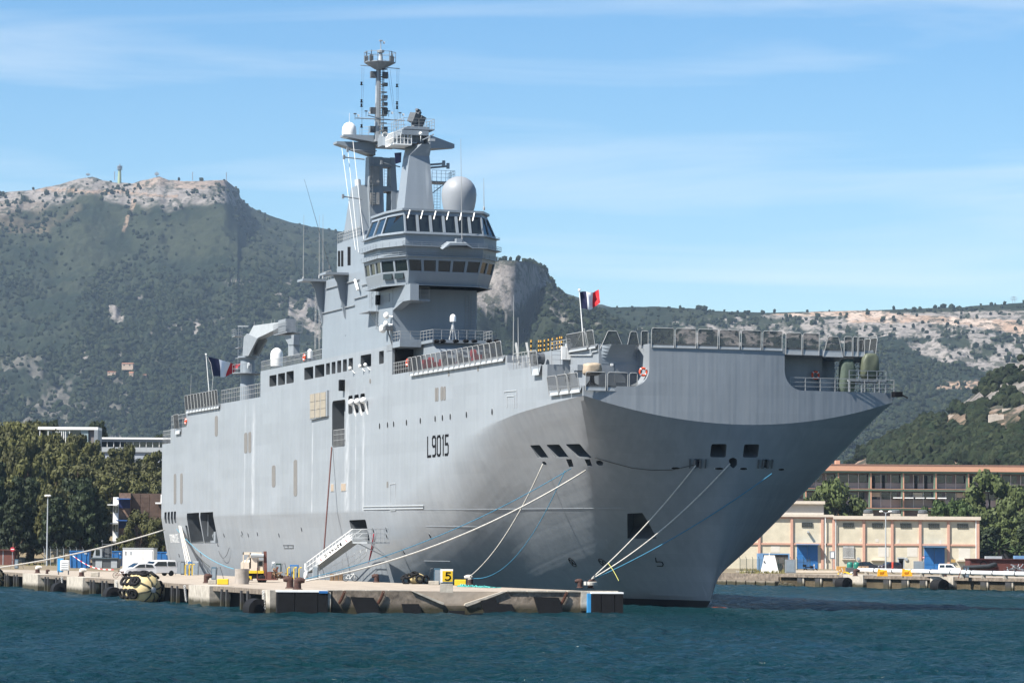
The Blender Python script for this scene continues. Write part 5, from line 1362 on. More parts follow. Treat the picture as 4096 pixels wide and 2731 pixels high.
fnet(2400, 2496, -2.2, 1.3, trap=.7, lip=.45); fnet(2505, 2561, -2.2, 1.3, trap=.35, lip=.45); fnet(2564, 2592, -1.0, 1.3)
# curved underside supports of the deck at the notch
mb = MB()
for y0, y1 in ((2.6, 5.9),):
    rings = []
    for k in range(7):
        t = k / 6; rings.append([(-2.2 + .02, y0 + (y1 - y0) * 0, ZF - .05 - 1.8 * t), (-2.2 + 1.5 * (1 - t) ** 2, y0 + .5, ZF - .05 - 1.8 * t), (-2.2 + 1.5 * (1 - t) ** 2, y1 - .3, ZF - .05 - 1.8 * t), (-2.2 + .02, y1 + .3, ZF - .05 - 1.8 * t)])
    mb.loft(rings)
mb.build('deck_support', M_ISL, ship)
# door, ladder and pipes in the notch
mb = MB(); P = [xpt(*Z5(a, b), -2.16) for a, b in ((1020, 1085), (1020, 890), (1030, 875), (1135, 875), (1145, 890), (1145, 1085))]; mb.prism(P, (.07, 0, 0)); mb.build('notch_door', M_MIDG, ship)
mb = MB(); ladder(mb, xpt(*Z5(455, 1105), xN + .15), xpt(*Z5(455, 950), xN + .15), V(0, .55, 0), .4, .04); mb.build('notch_ladder', M_RAIL, ship)
mb = MB(); a = ypt(*Z5(515, 770), 2.22); b = ypt(*Z5(760, 770), 2.22); mb.bar(a, b, .07); mb.bar(b, b + V(.2, 0, .3), .07); mb.bar(b + V(.2, 0, .3), b + V(1.6, 0, .3), .07); mb.build('wall_pipe', M_LIGHTG, ship)
mb = MB(); P = [ypt(*Z5(a, b), 2.3) for a, b in ((562, 880), (655, 880), (655, 945), (585, 945))]; mb.prism(P, (0, -.5, 0)); mb.build('wall_locker', M_MIDG, ship)
mb = MB(); P = [xpt(*Z5(a, b), -2.1) for a, b in ((975, 865), (1003, 865), (1003, 892), (975, 892))]; mb.prism(P, (.1, 0, 0)); mb.build('junction_box', M_WHITE, ship)
# port notch: rail, locker, platform
yp0, yp1 = xpt(*Z6(945, 780), .6).y, 31.9
mb = MB(); rail(mb, [(.6, yp0, FD), (.6, yp1, FD), (-4, yp1, FD), (-14, yp1, FD)], 1.25, 1.6, .045, (.33, .66)); mb.build('bow_railing', M_RAIL, ship)
mb = MB(); P = xpt(*Z6(1342, 780), -2.5); mb.box(-3.2, -2.4, P.y - .85, P.y + .85, FD, FD + 1.35); mb.build('white_locker', M_LIGHTG, ship)
mb = MB(); a, b = xpt(*Z6(1560, 700), .2), xpt(*Z6(1945, 700), .2); mb.box(-2.4, .2, a.y, b.y, a.z - .15, a.z); rail(mb, [(.2, a.y, a.z), (.2, b.y, a.z), (-2.4, b.y, a.z)], .9, .9, .04, (.5,))
for t in (0, .35, .7, 1): q = a.lerp(b, t); mb.bar((.1, q.y, FD), (.1, q.y, a.z), .07); mb.bar((-2.2, q.y, FD), (-2.2, q.y, a.z), .07)
mb.build('gun_platform', M_MIDG, ship)
mb = MB(); ladder(mb, xpt(*Z6(1610, 700), -1.8), xpt(*Z6(1610, 450), -1.8), V(0, .85, 0), .35, .05); mb.build('notch_ladder', M_RAIL, ship)
mb = MB(); q = xpt(*Z6(2030, 800), .9); mb.box(.3, 1.1, 31.8, 32.6, FD - .4, FD + .1); mb.bar((.8, 32.2, FD), (1.2, 33.1, FD - .5), .1); mb.build('corner_fairlead', M_BLACK, ship)
# stern nets and rails
xs = [335, 364, 392, 420, 448, 476, 503, 530, 556, 581, 606, 632]
for x0, x1 in zip(xs[:-1], xs[1:]):
    a, b = ypt(*Z3(x0, 1030 - (x0 - 335) * .2), 0), ypt(*Z3(x1, 1030 - (x1 - 335) * .2), 0); a.z = b.z = ZF; net_frame(a + V(.08, 0, 0), b - V(.08, 0, 0), 1.9, .6, (0, -1, 0), NET2)
mb = MB(); rail(mb, [ypt(*Z3(638, 940), .1).xy.to_3d() + V(0, 0, ZF), V(X0, .1, ZF)], 1.8, .95, .04); mb.build('stern_railing', M_RAIL, ship)
z1_, z2_ = shY(665, 1774).z, shY(715, 1711).z
mb = MB(); rail(mb, [(-180.9, .1, z1_), (-175.7, .1, z1_)], 1.9, .8, .045); rail(mb, [(-175.5, .1, z2_), (-165.7, .1, z2_)], 1.9, .9, .045); mb.build('stern_railing', M_RAIL, ship)
a, b = ypt(706, 1713, 0), ypt(726, 1711, 0); a.z = b.z = z2_; net_frame(a, b, 1.9, .9, (0, -1, 0), NET2)
whip(ypt(*Z3(360, 930), .3), ypt(*Z3(370, 670), .3), .05)
# ================= separate things carried by the ship (own top-level objects, world space)
def S2W(p): return SM @ Vector(p)
def lifebuoy(u, v, x=None, y=None, axis='x', label=''):
    p = xpt(u, v, x) if x is not None else ypt(u, v, y)
    mb = MB(); mb.torus((0, 0, 0), .34, .11, axis, 20, 8); o = mb.build('lifebuoy', M_ORANGE, None, smooth=True)
    o.location = S2W(p); o.rotation_euler = (0, 0, SHIP_ROT)
    b = MB()
    for k in range(4):
        a = math.radians(45 + 90 * k); c = (.34 * math.cos(a), .34 * math.sin(a))
        pp = (c[0], 0, c[1]) if axis == 'y' else (0, c[0], c[1]); b.sphere(pp, .122, 8, 6)
    b.build('band', M_WHITE, o, smooth=True)
    tag(o, label, 'lifebuoy', 'orange lifebuoys on the ship')
lifebuoy(2573, 1487, x=.2, axis='x', label='orange lifebuoy hanging at the left end of the smooth bow wall')
lifebuoy(3262, 1500, x=-2.7, axis='x', label='orange-red lifebuoy in the shaded blue recess right of the bow wall')
lifebuoy(1630, 1450, y=-.15, axis='y', label='orange lifebuoy on the deck rail below the tall bridge tower')
lifebuoy(1217, 1430, y=-.1, axis='y', label='orange lifebuoy on the deckhouse rail between two white domes')
lifebuoy(743, 1685, y=-.1, axis='y', label='small orange lifebuoy at the stern step')
# covered gun on the starboard sponson
g = empty('covered_gun', S2W((-.9, 1.2, FD)), SHIP_ROT); tag(g, 'gun under a wrinkled tan canvas cover on the bow side platform', 'gun')
mb = MB(); mb.lathe((0, 0, 0), [(.65, 0), (.6, .15), (.25, .3), (.2, 1.0), (.35, 1.1)], 12)
for a in range(3): mb.bar((.55 * math.cos(a * 2.1), .55 * math.sin(a * 2.1), .05), (0, 0, .8), .07)
mb.build('pedestal', M_BLACK, g)
def lump(name, m, parent, c, s, seed, rough=.22, nseg=3):
    bm = bmesh.new(); bmesh.ops.create_icosphere(bm, subdivisions=nseg, radius=1.0)
    for v_ in bm.verts:
        from mathutils import noise as mn
        k = 1 + rough * mn.noise(v_.co * 1.6 + Vector((seed, 0, 0))) + rough * .5 * mn.noise(v_.co * 4 + Vector((0, seed, 0)))
        q = v_.co * k; q = Vector((math.copysign(abs(q.x) ** .6, q.x), math.copysign(abs(q.y) ** .6, q.y), math.copysign(abs(q.z) ** .6, q.z)))
        v_.co = Vector((c[0] + q.x * s[0], c[1] + q.y * s[1], c[2] + q.z * s[2]))
    me = bpy.data.meshes.new(name); bm.to_mesh(me); bm.free(); me.materials.append(m); me.polygons.foreach_set('use_smooth', [True] * len(me.polygons))
    o = bpy.data.objects.new(name, me); col.objects.link(o); o.parent = parent; return o
MTAN = mat('tan_canvas', (.42, .34, .25), .9, var=.2, vscale=2, bump=.5, bscale=4)
MOL = mat('olive_canvas', (.10, .115, .08), .5, var=.15, vscale=2, bump=.5, bscale=3)
lump('canvas_cover', MTAN, g, (0, 0, 1.6), (.8, .85, .6), 3, .3)
g = empty('covered_gun', S2W((-.5, 29.8, FD + .9)), SHIP_ROT); tag(g, 'gun wrapped in shiny olive plastic on the platform at the far bow corner', 'gun')
lump('canvas_cover', MOL, g, (0, 0, 1.6), (.7, .95, 1.35), 5, .25)
g = empty('covered_equipment', S2W((-.9, xpt(*Z6(1535, 640), -.9).y, FD)), SHIP_ROT); tag(g, 'tall dull green canvas-covered equipment left of the shiny olive one', 'covered equipment')
lump('canvas_cover', mat('green_canvas', (.09, .12, .095), .85, var=.15, vscale=2, bump=.4, bscale=3), g, (0, 0, 1.5), (.6, .8, 1.75), 8, .2)
# striped poles
stripe = mat('yellow_band', (.75, .42, .08), .5, var=0)
places = [(485, 625, 835), (605, 628, 838), (637, 628, 838), (695, 622, 810), (757, 608, 800), (818, 595, 800), (885, 585, 800), (935, 570, 800), (965, 570, 790)]
desc = ['leftmost, standing apart from the rest', 'second from the left, first of a close pair', 'third from the left, second of a close pair', 'fourth from the left', 'middle one of the nine', 'sixth from the left, above the red fitting', 'seventh from the left, leaning a little', 'second from the right', 'rightmost, nearest the bow nets']
for (x, t_, b_), ds in zip(places, desc):
    u_ = 2000 + x / 3.92; p = ypt(u_, 1200 + b_ / 3.92, 4.5); q = ypt(u_ + (1 if x != 885 else 3), 1200 + t_ / 3.92, 4.5)
    o = empty('striped_pole', S2W((p.x, p.y, ZF)), SHIP_ROT); tag(o, 'yellow and black striped deck pole, ' + ds, 'pole', 'striped poles on the flight deck')
    h = q.z - ZF; n_ = 8; dx = q.x - p.x
    for k in range(n_):
        mb = MB(); mb.bar((dx * k / n_, 0, h * k / n_), (dx * (k + 1) / n_, 0, h * (k + 1) / n_), .075, 6); mb.build('band', stripe if k % 2 else M_BLACK, o)
# flags
def flag(loc, height, cloth, stays, label, r=.07):
    root = empty('flagstaff', loc); tag(root, label + ' staff', 'flagstaff', 'flagstaffs on the ship')
    mb = MB(); mb.tube([(0, 0, 0), (cloth['lean'][0], cloth['lean'][1], height)], r, 8, radii=[r, r * .6]); mb.sphere((cloth['lean'][0], cloth['lean'][1], height + .08), .14, 8, 6); mb.build('pole', M_WHITE, root)
    mb = MB()
    for s in stays: mb.bar(s[0], s[1], .05)
    mb.build('stay', M_RAIL, root)
    return root
M_FB, M_FW, M_FR = mat('flag_blue', (.018, .022, .07), .8, var=.05), mat('flag_white', (.80, .80, .82), .8, var=.03), mat('flag_red', (.62, .02, .03), .75, var=.05)
def cloth(name, label, corners, par, amp=.25, group='tricolour flags on the ship'):
    """corners world TL, TR, BR, BL"""
    TLc, TRc, BRc, BLc = [Vector(c) for c in corners]
    n, m_ = 36, 16; vs = []; fs = []; mi = []
    nrm = (TRc - TLc).cross(BLc - TLc).normalized()
    for j in range(m_ + 1):
        for i in range(n + 1):
            s, t = i / n, j / m_; p = TLc.lerp(TRc, s).lerp(BLc.lerp(BRc, s), t)
            w = amp * s ** .6 * (math.sin(s * 9 + t * 2.2) + .45 * math.sin(s * 17 - t * 4)); p = p + nrm * w + V(0, 0, -.10 * math.sin(s * math.pi) * (1 + t)) + V(0, 0, .10 * math.sin(s * 7 + t))
            vs.append(p - TLc)
    for j in range(m_):
        for i in range(n):
            fs.append((j * (n + 1) + i, j * (n + 1) + i + 1, (j + 1) * (n + 1) + i + 1, (j + 1) * (n + 1) + i)); mi.append(min(2, i * 3 // n))
    me = bpy.data.meshes.new(name); me.from_pydata([tuple(v_) for v_ in vs], [], fs)
    for x in (M_FB, M_FW, M_FR): me.materials.append(x)
    me.polygons.foreach_set('material_index', mi); me.polygons.foreach_set('use_smooth', [True] * len(fs)); me.update()
    o = bpy.data.objects.new(name, me); col.objects.link(o); o.location = TLc; tag(o, label, 'flag', group); return o
# stern flag
p = ypt(*Z3(540, 945), .4); base = S2W((p.x, .4, ZF)); dpt = base.y
top = onD(*Z3(502, 492), dpt); lean = top - base
flag(base, lean.z, dict(lean=(lean.x, lean.y)), [((-.9, 0, 0), (-.2, 0, 1.2)), ((.9, 0, 0), (-.1, 0, 1.2)), ((0, -.6, 0), (-.15, 0, 1.5))], 'white stern flagstaff with a blue white red flag, left of the deck crane:')
mb = MB(); mb.tube([onD(*Z3(515, 505), dpt + .1), onD(*Z3(545, 570), dpt + .1), onD(*Z3(565, 688), dpt + .1), onD(*Z3(545, 930), dpt + .1)], .02, 4); o = mb.build('flag_halyard', M_WHITE); tag(o, 'thin pale halyard line of the stern flag', 'rope')
cloth('stern_flag', 'large blue, white and red flag flying at the stern beside the crane', [onD(*Z3(518, 508), dpt + .2), onD(*Z3(812, 572), dpt + 4.5), onD(*Z3(752, 655), dpt + 4.0), onD(*Z3(566, 686), dpt + .2)], None, .28)
# bow flag
base = S2W((-7.9, 2.9, ZF)); dpt = base.y; top = onD(*Z5(620, 40), dpt); lean = top - base
flag(base, lean.z, dict(lean=(lean.x, lean.y)), [((-.9, 0, .1), (-.05, 0, 1.9)), ((.5, 0, .1), (.0, 0, 1.9))], 'white jackstaff above the bow nets with a small blue white red flag:')
cloth('bow_flag', 'small blue, white and red flag flying above the bow', [onD(*Z5(624, 52), dpt), onD(*Z5(840, 30), dpt + .7), onD(*Z5(850, 185), dpt + .7), onD(*Z5(645, 250), dpt)], None, .2)
# ================================================================ quay, ground and the near pier
ZQ = 1.95
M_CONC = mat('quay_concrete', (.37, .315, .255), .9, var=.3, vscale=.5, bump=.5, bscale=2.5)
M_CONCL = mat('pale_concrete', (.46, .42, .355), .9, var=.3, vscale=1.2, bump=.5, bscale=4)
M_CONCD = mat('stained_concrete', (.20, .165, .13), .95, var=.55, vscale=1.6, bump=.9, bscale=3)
M_RUB = mat('black_rubber', (.012, .012, .013), .8, var=.2, vscale=2, spec=.15)
M_WOOD = mat('weathered_wood', (.30, .20, .12), .9, var=.3, vscale=3)
M_YEL = mat('yellow_paint', (.80, .55, .03), .5, var=.06)
M_BLUE = mat('blue_paint', (.03, .16, .42), .45, var=.12)
M_BOLL = mat('bollard_iron', (.07, .035, .028), .8, var=.35, vscale=4, bump=.4, bscale=9)
M_FOAM = mat('cream_fender_skin', (.62, .50, .26), .6, var=.15, vscale=1.5)
M_CREAM = mat('cream_paint', (.72, .62, .50), .5, var=.08)
M_STEELB = mat('blue_grey_steel', (.06, .13, .19), .5)
M_BROWN = mat('red_brown_steel', (.16, .06, .045), .7, var=.2)
M_GRASS = mat('dry_ground', (.20, .16, .10), .95, var=.3, vscale=.2)
A_ = Vector((-20.6, 285)); B_ = Vector((-62.9, 430)); ED = (B_ - A_).normalized(); EN = Vector((-ED.y, ED.x))   # EN points to the water (left)
if EN.x > 0: EN = -EN
C_ = Vector((9.7, 289.0))
def e_at(u):
    k = (u - 2048) / F; s = (A_.x - k * A_.y) / (k * ED.y - ED.x); return s
def edge(s, out=0.0): return A_ + ED * s + EN * out
def lw(x, y): p = SM @ Vector((x, y, 0)); return (p.x, p.y)
P_c1 = lw(16.5, -2.8); P_s = lw(-186, -2.8)
E_end = edge(247)
mb = MB()
deck = [tuple(edge(0)), tuple(C_), P_c1, P_s, (-75, 523), tuple(E_end)]
g_ = [(-1600, 523), tuple(E_end), P_s, (-20, 560), (10, 560), (36, 553), (43, 541), (44.5, 536), (75.3, 478), (110, 412), (1500, 412), (1600, 1900), (-1600, 1900)]
def slab_mesh(name, poly, m, z=ZQ, zb=-2.5):
    b = MB(); n = len(poly); b.poly([(x, y, z) for x, y in poly])
    for i in range(n):
        a, c = poly[i], poly[(i + 1) % n]; b.poly([(a[0], a[1], zb), (c[0], c[1], zb), (c[0], c[1], z), (a[0], a[1], z)])
    o = b.build(name, m); return o
# deck of the pier: top sheet, set-back dark core, parapet pieces
core = []
deck2 = [tuple(edge(0)), tuple(C_), P_c1, P_s, tuple(E_end)]
q = MB(); q.poly([(x, y, ZQ) for x, y in deck2]); quay = q.build('quay', M_CONC); tag(quay, kind='structure')
o = slab_mesh('ground', g_, [M_GRASS], ZQ - .004); tag(o, kind='structure')
def strip(name, a, c, z0, z1, th, m, parent=None):
    """vertical wall slab from a to c (2d), thickness th to the right of a->c"""
    a, c = Vector(a), Vector(c); d = (c - a).normalized(); n = Vector((d.y, -d.x)) * th
    b = MB(); b.hexa([(a.x, a.y, z0), (c.x, c.y, z0), (c.x + n.x, c.y + n.y, z0), (a.x + n.x, a.y + n.y, z0)][::(1 if th < 0 else -1)], [(a.x, a.y, z1), (c.x, c.y, z1), (c.x + n.x, c.y + n.y, z1), (a.x + n.x, a.y + n.y, z1)][::(1 if th < 0 else -1)])
    return b.build(name, m, parent)
# side towards the ship, and back of the pier
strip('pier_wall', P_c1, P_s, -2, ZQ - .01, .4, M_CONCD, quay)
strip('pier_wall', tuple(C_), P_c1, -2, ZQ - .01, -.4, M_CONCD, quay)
strip('pier_wall', edge(0, -1.6), edge(246, -1.6), -2, ZQ - .02, .3, M_BLACK, quay)  # painted black for the shade in the voids under the slab edge
# front wall
fd = (C_ - A_).normalized()
def fpt(u, out=0.0):
    k = (u - 2048) / F; s = (A_.x - k * A_.y) / (k * fd.y - fd.x); p = A_ + fd * s; n = Vector((fd.y, -fd.x)); return p + n * out
strip('front_wall', fpt(1112), fpt(2478), -2, ZQ - .015, -1.0, M_CONC, quay)
def fz(u, v, out=0): p = fpt(u, out); d = p.y; return 5.7 - (v - horiz(u)) * d / F
def proud(pts, out, m, name, parent=quay, th=.8):
    P = [Vector((fpt(u, out).x, fpt(u, out).y, (ZQ + .02 if v < 2367 else fz(u, v, out)))) for u, v in pts]
    b = MB(); n = Vector((fd.y, -fd.x, 0)); b.prism(P, -n * th); return b.build(name, m, parent)
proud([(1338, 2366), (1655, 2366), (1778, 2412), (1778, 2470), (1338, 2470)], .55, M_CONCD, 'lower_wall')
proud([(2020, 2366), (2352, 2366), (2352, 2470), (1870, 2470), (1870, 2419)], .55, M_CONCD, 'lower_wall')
proud([(1650, 2366), (1664, 2366), (1780, 2408), (1780, 2416), (1774, 2416)], .75, M_CONCL, 'sloping_kerb')
proud([(1862, 2420), (1866, 2412), (2012, 2366), (2030, 2366), (1872, 2424)], .75, M_CONCL, 'sloping_kerb')
proud([(1778, 2420), (1870, 2420), (1870, 2470), (1778, 2470)], .35, M_CONCD, 'step_block')
proud([(2325, 2366), (2362, 2366), (2362, 2440), (2325, 2440)], .8, M_CONCL, 'end_pillar')
# coping stones along the front edge
us = [1112, 1200, 1290, 1380, 1470, 1560, 1650]
for a, b in zip(us[:-1], us[1:]):
    pa, pb = fpt(a + 2), fpt(b - 2); strip('coping_stone', pa, pb, ZQ + .002, ZQ + .09, .55, M_CONCL, quay)
us = [2030, 2110, 2190, 2270, 2350, 2430, 2476]
for a, b in zip(us[:-1], us[1:]):
    pa, pb = fpt(a + 2), fpt(b - 2); strip('coping_stone', pa, pb, ZQ + .002, ZQ + .12, .7, M_CONCL, quay)
# rubber fenders on the front wall (things)
for i, (pts, lb) in enumerate((([(1408, 2385), (1500, 2388), (1535, 2465), (1440, 2465)], 'black rubber fender slab on the front wall, just right of the large black fender box'), ([(1612, 2413), (1680, 2413), (1692, 2462), (1622, 2462)], 'small black fender below the left sloping kerb'),
                               ([(1925, 2400), (1985, 2388), (1990, 2412), (2050, 2414), (2068, 2462), (1945, 2462)], 'stepped black fender under the right sloping kerb'), ([(2136, 2384), (2236, 2388), (2258, 2462), (2160, 2462)], 'black rubber fender near the right end of the pier front'),
                               ([(1798, 2440), (1862, 2440), (1862, 2460), (1798, 2460)], 'low black fender at the foot of the step between the sloping kerbs'))):
    o = proud(pts, .95, M_RUB, 'wall_fender', None, .35); tag(o, lb, 'fender', 'black fenders on the pier front')
def fender_box(u0, u1, out, joints, label, extra):
    root = empty('fender_box', (*fpt(u0, 0), 0)); tag(root, label, 'fender', 'large black fender boxes')
    a, b = fpt(u0, 0) - fpt(u0, 0), fpt(u1, 0) - fpt(u0, 0); n = Vector((fd.y, -fd.x))
    def bx(s0, s1, o0, o1, z0, z1, nm, m):
        p = [a + fd * s0 + n * o0, a + fd * s1 + n * o0, a + fd * s1 + n * o1, a + fd * s0 + n * o1]
        q = MB(); q.hexa([(t.x, t.y, z0) for t in p], [(t.x, t.y, z1) for t in p]); return q.build(nm, m, root)
    L_ = b.length; js = [0] + [L_ * j for j in joints] + [L_]
    for s0, s1 in zip(js[:-1], js[1:]): bx(s0 + .03, s1 - .03, .02, out, -.3, ZQ - .12, 'rubber_panel', M_RUB)
    bx(0, L_, 0.02, out + .03, ZQ - .11, ZQ + .03, 'cap', M_WHITE)
    return root, bx, L_
r1, bx1, L1 = fender_box(1112, 1315, 2.0, (.35, .80), 'long black fender box with white top edge at the left corner of the pier front', 0)
bx1(L1, L1 + .25, .1, 1.9, -.2, ZQ - .1, 'end_plate', M_CONCL); bx1(L1 * .82, L1 * .99, 1.99, 2.06, ZQ - .2, ZQ + .02, 'blue_trim', M_BLUE)
r2, bx2, L2 = fender_box(2362, 2488, 1.6, (.3, .72), 'black fender box with bright blue edge at the right end of the pier', 0)
bx2(-.32, -.02, .1, 1.3, -.2, ZQ - .1, 'blue_edge', mat('bright_blue_paint', (.05, .30, .62), .5)); 
# side pillars and slab edges along the left leg
def leg(u0, u1, kind):
    s1, s0 = e_at(u0), e_at(u1)
    if kind == 'p':
        strip('pillar', edge(s0, .45), edge(s1, .45), -2, ZQ + .03, 2.4, M_CONCL, quay)
    else:
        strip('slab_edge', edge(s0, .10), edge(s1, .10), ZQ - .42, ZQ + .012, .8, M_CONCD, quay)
        L_ = s1 - s0
        for t in ((.3, .42, .70, .80) if L_ > 20 else (.35, .62)):
            a = edge(s0 + L_ * t, .25); strip('fender_post', a, a + ED * .55, -.6, ZQ - .2, .3, mat('dark_timber', (.05, .05, .052), .8, var=.3), quay)
for u0, u1, k in ((1078, 1110, 'p'), (867, 1078, 'r'), (783, 867, 'p'), (610, 783, 'r'), (484, 610, 'p'), (357, 484, 'r'), (293, 357, 'p'), (177, 293, 'r'), (116, 177, 'p'), (20, 116, 'r'), (-40, 20, 'p')): leg(u0, u1, k)
# arched black rubber fenders at the water
def tube_fender(loc, r, L_, rz, label, grp='black cylinder fenders at the waterline'):
    mb = MB(); mb.lathe((0, 0, 0), [(r * .5, -L_ / 2 + .25), (r * .5, -L_ / 2), (r, -L_ / 2), (r, L_ / 2), (r * .5, L_ / 2), (r * .5, L_ / 2 - .25)], 24, 'x'); o = mb.build('cylinder_fender', M_RUB, None, smooth=True, auto=40); o.location = loc; o.rotation_euler = (0, 0, rz); tag(o, label, 'fender', grp)
azE = math.atan2(ED.y, ED.x)
for u_, lb in ((282, 'leftmost black cylinder fender on the left quay wall, under a white chain'), (498, 'black cylinder fender floating left of the yellow tyre-clad fender'), (1080, 'black cylinder fender left of the long fender box')):
    p = edge(e_at(u_), 1.0); tube_fender((p.x, p.y, .25), .95, 2.8, azE, lb)
# chains
M_CHAIN = mat('galvanised_chain', (.60, .60, .58), .5, var=.2, vscale=5)
def chain(p, q, label, sag=.5, n=14, r=.11, m=M_CHAIN):
    p, q = Vector(p), Vector(q); mb = MB()
    for k in range(n):
        t = (k + .5) / n; c = p.lerp(q, t) - V(0, 0, sag * 4 * t * (1 - t)); mb.torus(c, r, r * .3, 'x' if k % 2 else 'y', 8, 4)
    o = mb.build('chain', m); tag(o, label, 'chain', 'chains on the quay wall')
for u_, lb in ((279, 'white chain hanging over the leftmost cylinder fender'), (500, 'white chain beside the yellow tyre-clad fender, on its left'), (775, 'white chain on the pillar right of the yellow tyre-clad fender'), (1092, 'white chain left of the long black fender box')):
    p = edge(e_at(u_), .65); chain((p.x, p.y, ZQ - .1), (p.x + .2, p.y, .3), lb, .0)
for u_, lb in ((1385, 'rusty chain on the pier front beside the long fender box'), (1540, 'dark chain slung across the pier front left of the sloping kerb'), (2268, 'dark chain bundle near the right end of the pier front')):
    p = fpt(u_, .75); q = fpt(u_ - 22, .75); chain((p.x, p.y, ZQ - .05), (q.x, q.y, .9), lb, .1, m=M_RUST)
# foam fenders clad in tyres
def tyre(mb, c, nrm, R_=.42, r=.16):
    nrm = Vector(nrm).normalized(); q = nrm.to_track_quat('Y', 'Z').to_matrix().to_4x4(); s = MB(); s.torus((0, 0, 0), R_, r, 'y', 16, 7); addM(s, Matrix.Translation(c) @ q, mb)
def foam_fender(loc, R_, L_, rz, label, seed):
    root = empty('foam_fender', loc, rz); tag(root, label, 'fender', 'yellow foam fenders clad in tyres')
    mb = MB(); mb.lathe((0, 0, 0), [(.05, -L_ / 2), (R_ * .45, -L_ / 2 + .05), (R_ * .82, -L_ / 2 + R_ * .35), (R_, -L_ / 2 + R_ * .8), (R_, L_ / 2 - R_ * .8), (R_ * .82, L_ / 2 - R_ * .35), (R_ * .45, L_ / 2 - .05), (.05, L_ / 2)], 28, 'x'); mb.build('foam_body', M_FOAM, root, smooth=True)
    rg = random.Random(seed)
    for k in range(8):
        a = 2 * math.pi * (k + .3) / 8; ca, sa = math.cos(a), math.sin(a)
        # net strips over the near end
        mb = MB(); mb.tube([(L_ / 2 + .03, .05 * ca, .05 * sa), (L_ / 2 + .0, R_ * .46 * ca, R_ * .46 * sa), (L_ / 2 - R_ * .33, R_ * .84 * ca, R_ * .84 * sa), (L_ / 2 - R_ * .8, (R_ + .03) * ca, (R_ + .03) * sa)], .09, 5); mb.build('net_strap', mat('dirty_rope', (.07, .07, .05), .9, var=.4, vscale=6), root)
        for x in (L_ / 2 - R_ * .62, .55, -.25, -1.05, -1.8):
            if x < -L_ / 2 + .4: continue
            mb = MB(); tyre(mb, V(x, (R_ * .93 + .12) * ca, (R_ * .93 + .12) * sa), (.35 if x > 1 else 0, ca, sa), .42, .16); mb.build('tyre', M_RUB, root, smooth=True)
    mb = MB(); mb.lathe((L_ / 2, 0, 0), [(.3, -.02), (.3, .12), (.1, .15)], 10, 'x'); mb.build('end_fitting', M_CHAIN, root)
azF = -math.radians(50)
p = edge(e_at(668), 2.35); foam_fender((p.x, p.y, 1.25), 1.75, 4.2, azF, 'big yellow foam fender clad in black tyres in front of the white vans', 1)
p = edge(e_at(30), 2.0); foam_fender((p.x, p.y, 1.05), 1.45, 4.2, azF, 'yellow tyre-clad foam fender at the left edge of the picture', 2)
# ---- bollards
def bollard(u, vb, hpx, rz, label, head=1.0, white=False, scale=1.0):
    p = onZ(u, vb, ZQ); h = hpx * p.y / F
    root = empty('bollard', (p.x, p.y, ZQ), rz); tag(root, label, 'bollard', 'mooring bollards')
    r = h * .30
    mb = MB(); mb.lathe((0, 0, 0), [(r * 1.35, 0), (r * 1.35, h * .06), (r, h * .12), (r * .95, h * .6)], 16); mb.build('base', M_BOLL, root, smooth=True, auto=40)
    mb = MB(); mb.tube([(-r * .55, 0, h * .66), (0, 0, h * .72), (r * .9, 0, h * .76), (r * 1.9, 0, h * .72)], r, 12, radii=[r * .75, r * 1.02, r * .85, r * .55]); mb.lathe((0, 0, 0), [(r * .95, h * .5), (r * 1.0, h * .75), (r * .8, h * .9), (r * .4, h * .97)], 14)
    mb.build('horn', M_WHITE if False else (mat('bollard_white_cap', (.62, .58, .52), .8, var=.4, vscale=3) if white else M_BOLL), root, smooth=True, auto=50)
    return root
bollard(150, 2291, 30, 0, 'bollard with a white painted horn near the lamp post on the left quay', white=True)
bollard(326, 2305, 34, 0, 'bollard with a white painted horn in front of the blue skip', white=True)
bollard(540, 2318, 34, 0, 'rusty bollard in front of the white car')
bollard(826, 2331, 38, 0, 'rusty bollard left of the yellow block and the blue hoop box')
bollard(1160, 2352, 48, math.pi, 'left bollard of the heavy pair behind the long fender box')
bollard(1190, 2358, 50, 0, 'right bollard of the heavy pair behind the long fender box')
bollard(1506, 2328, 34, math.pi, 'dark bollard beside the bicycle under the gangway')
bollard(1880, 2338, 40, math.pi, 'bollard with a white worn head behind the yellow block by the number sign', white=True)
bollard(2320, 2350, 36, math.pi, 'left bollard of the pair at the right end of the pier')
bollard(2362, 2352, 36, 0, 'right bollard of the pair at the right end of the pier, roped')
bollard(188, 2294, 18, 0, 'tiny red bollard between the two white-horned ones')
bollard(3422, 2303, 30, 0, 'rusty bollard at the left end of the white pipe on the far quay')
bollard(3778, 2306, 30, 0, 'rusty bollard in front of the white van on the far quay')
# ---- the number sign and yellow blocks
def qbox(u0, u1, v0, vb, depth, name, m, label, cat, group=None, z=ZQ):
    p, q = onZ(u0, vb, z), onZ(u1, vb, z); h = (vb - v0) * p.y / F
    root = None
    mb = MB(); w = q.x - p.x; mb.box(0, w, 0, depth, 0, h); o = mb.build(name, m); o.location = (p.x, p.y, z); tag(o, label, cat, group); bevel_(o, min(.06, h * .1)); return o
def bevel_(o, w):
    bm = bmesh.new(); bm.from_mesh(o.data); bmesh.ops.bevel(bm, geom=list(bm.edges), offset=w, segments=2, affect='EDGES', profile=.6); bm.to_mesh(o.data); bm.free()
p = onZ(1757, 2368, ZQ); q = onZ(1811, 2368, ZQ); w = q.x - p.x; k_ = p.y / F
sg = empty('berth_sign', (p.x, p.y, ZQ)); tag(sg, 'concrete berth sign with a black 5 on a yellow board', 'sign')
mb = MB(); mb.box(.05, w, 0, .8, 0, 93 * k_); mb.build('sign_block', M_CONCL, sg)
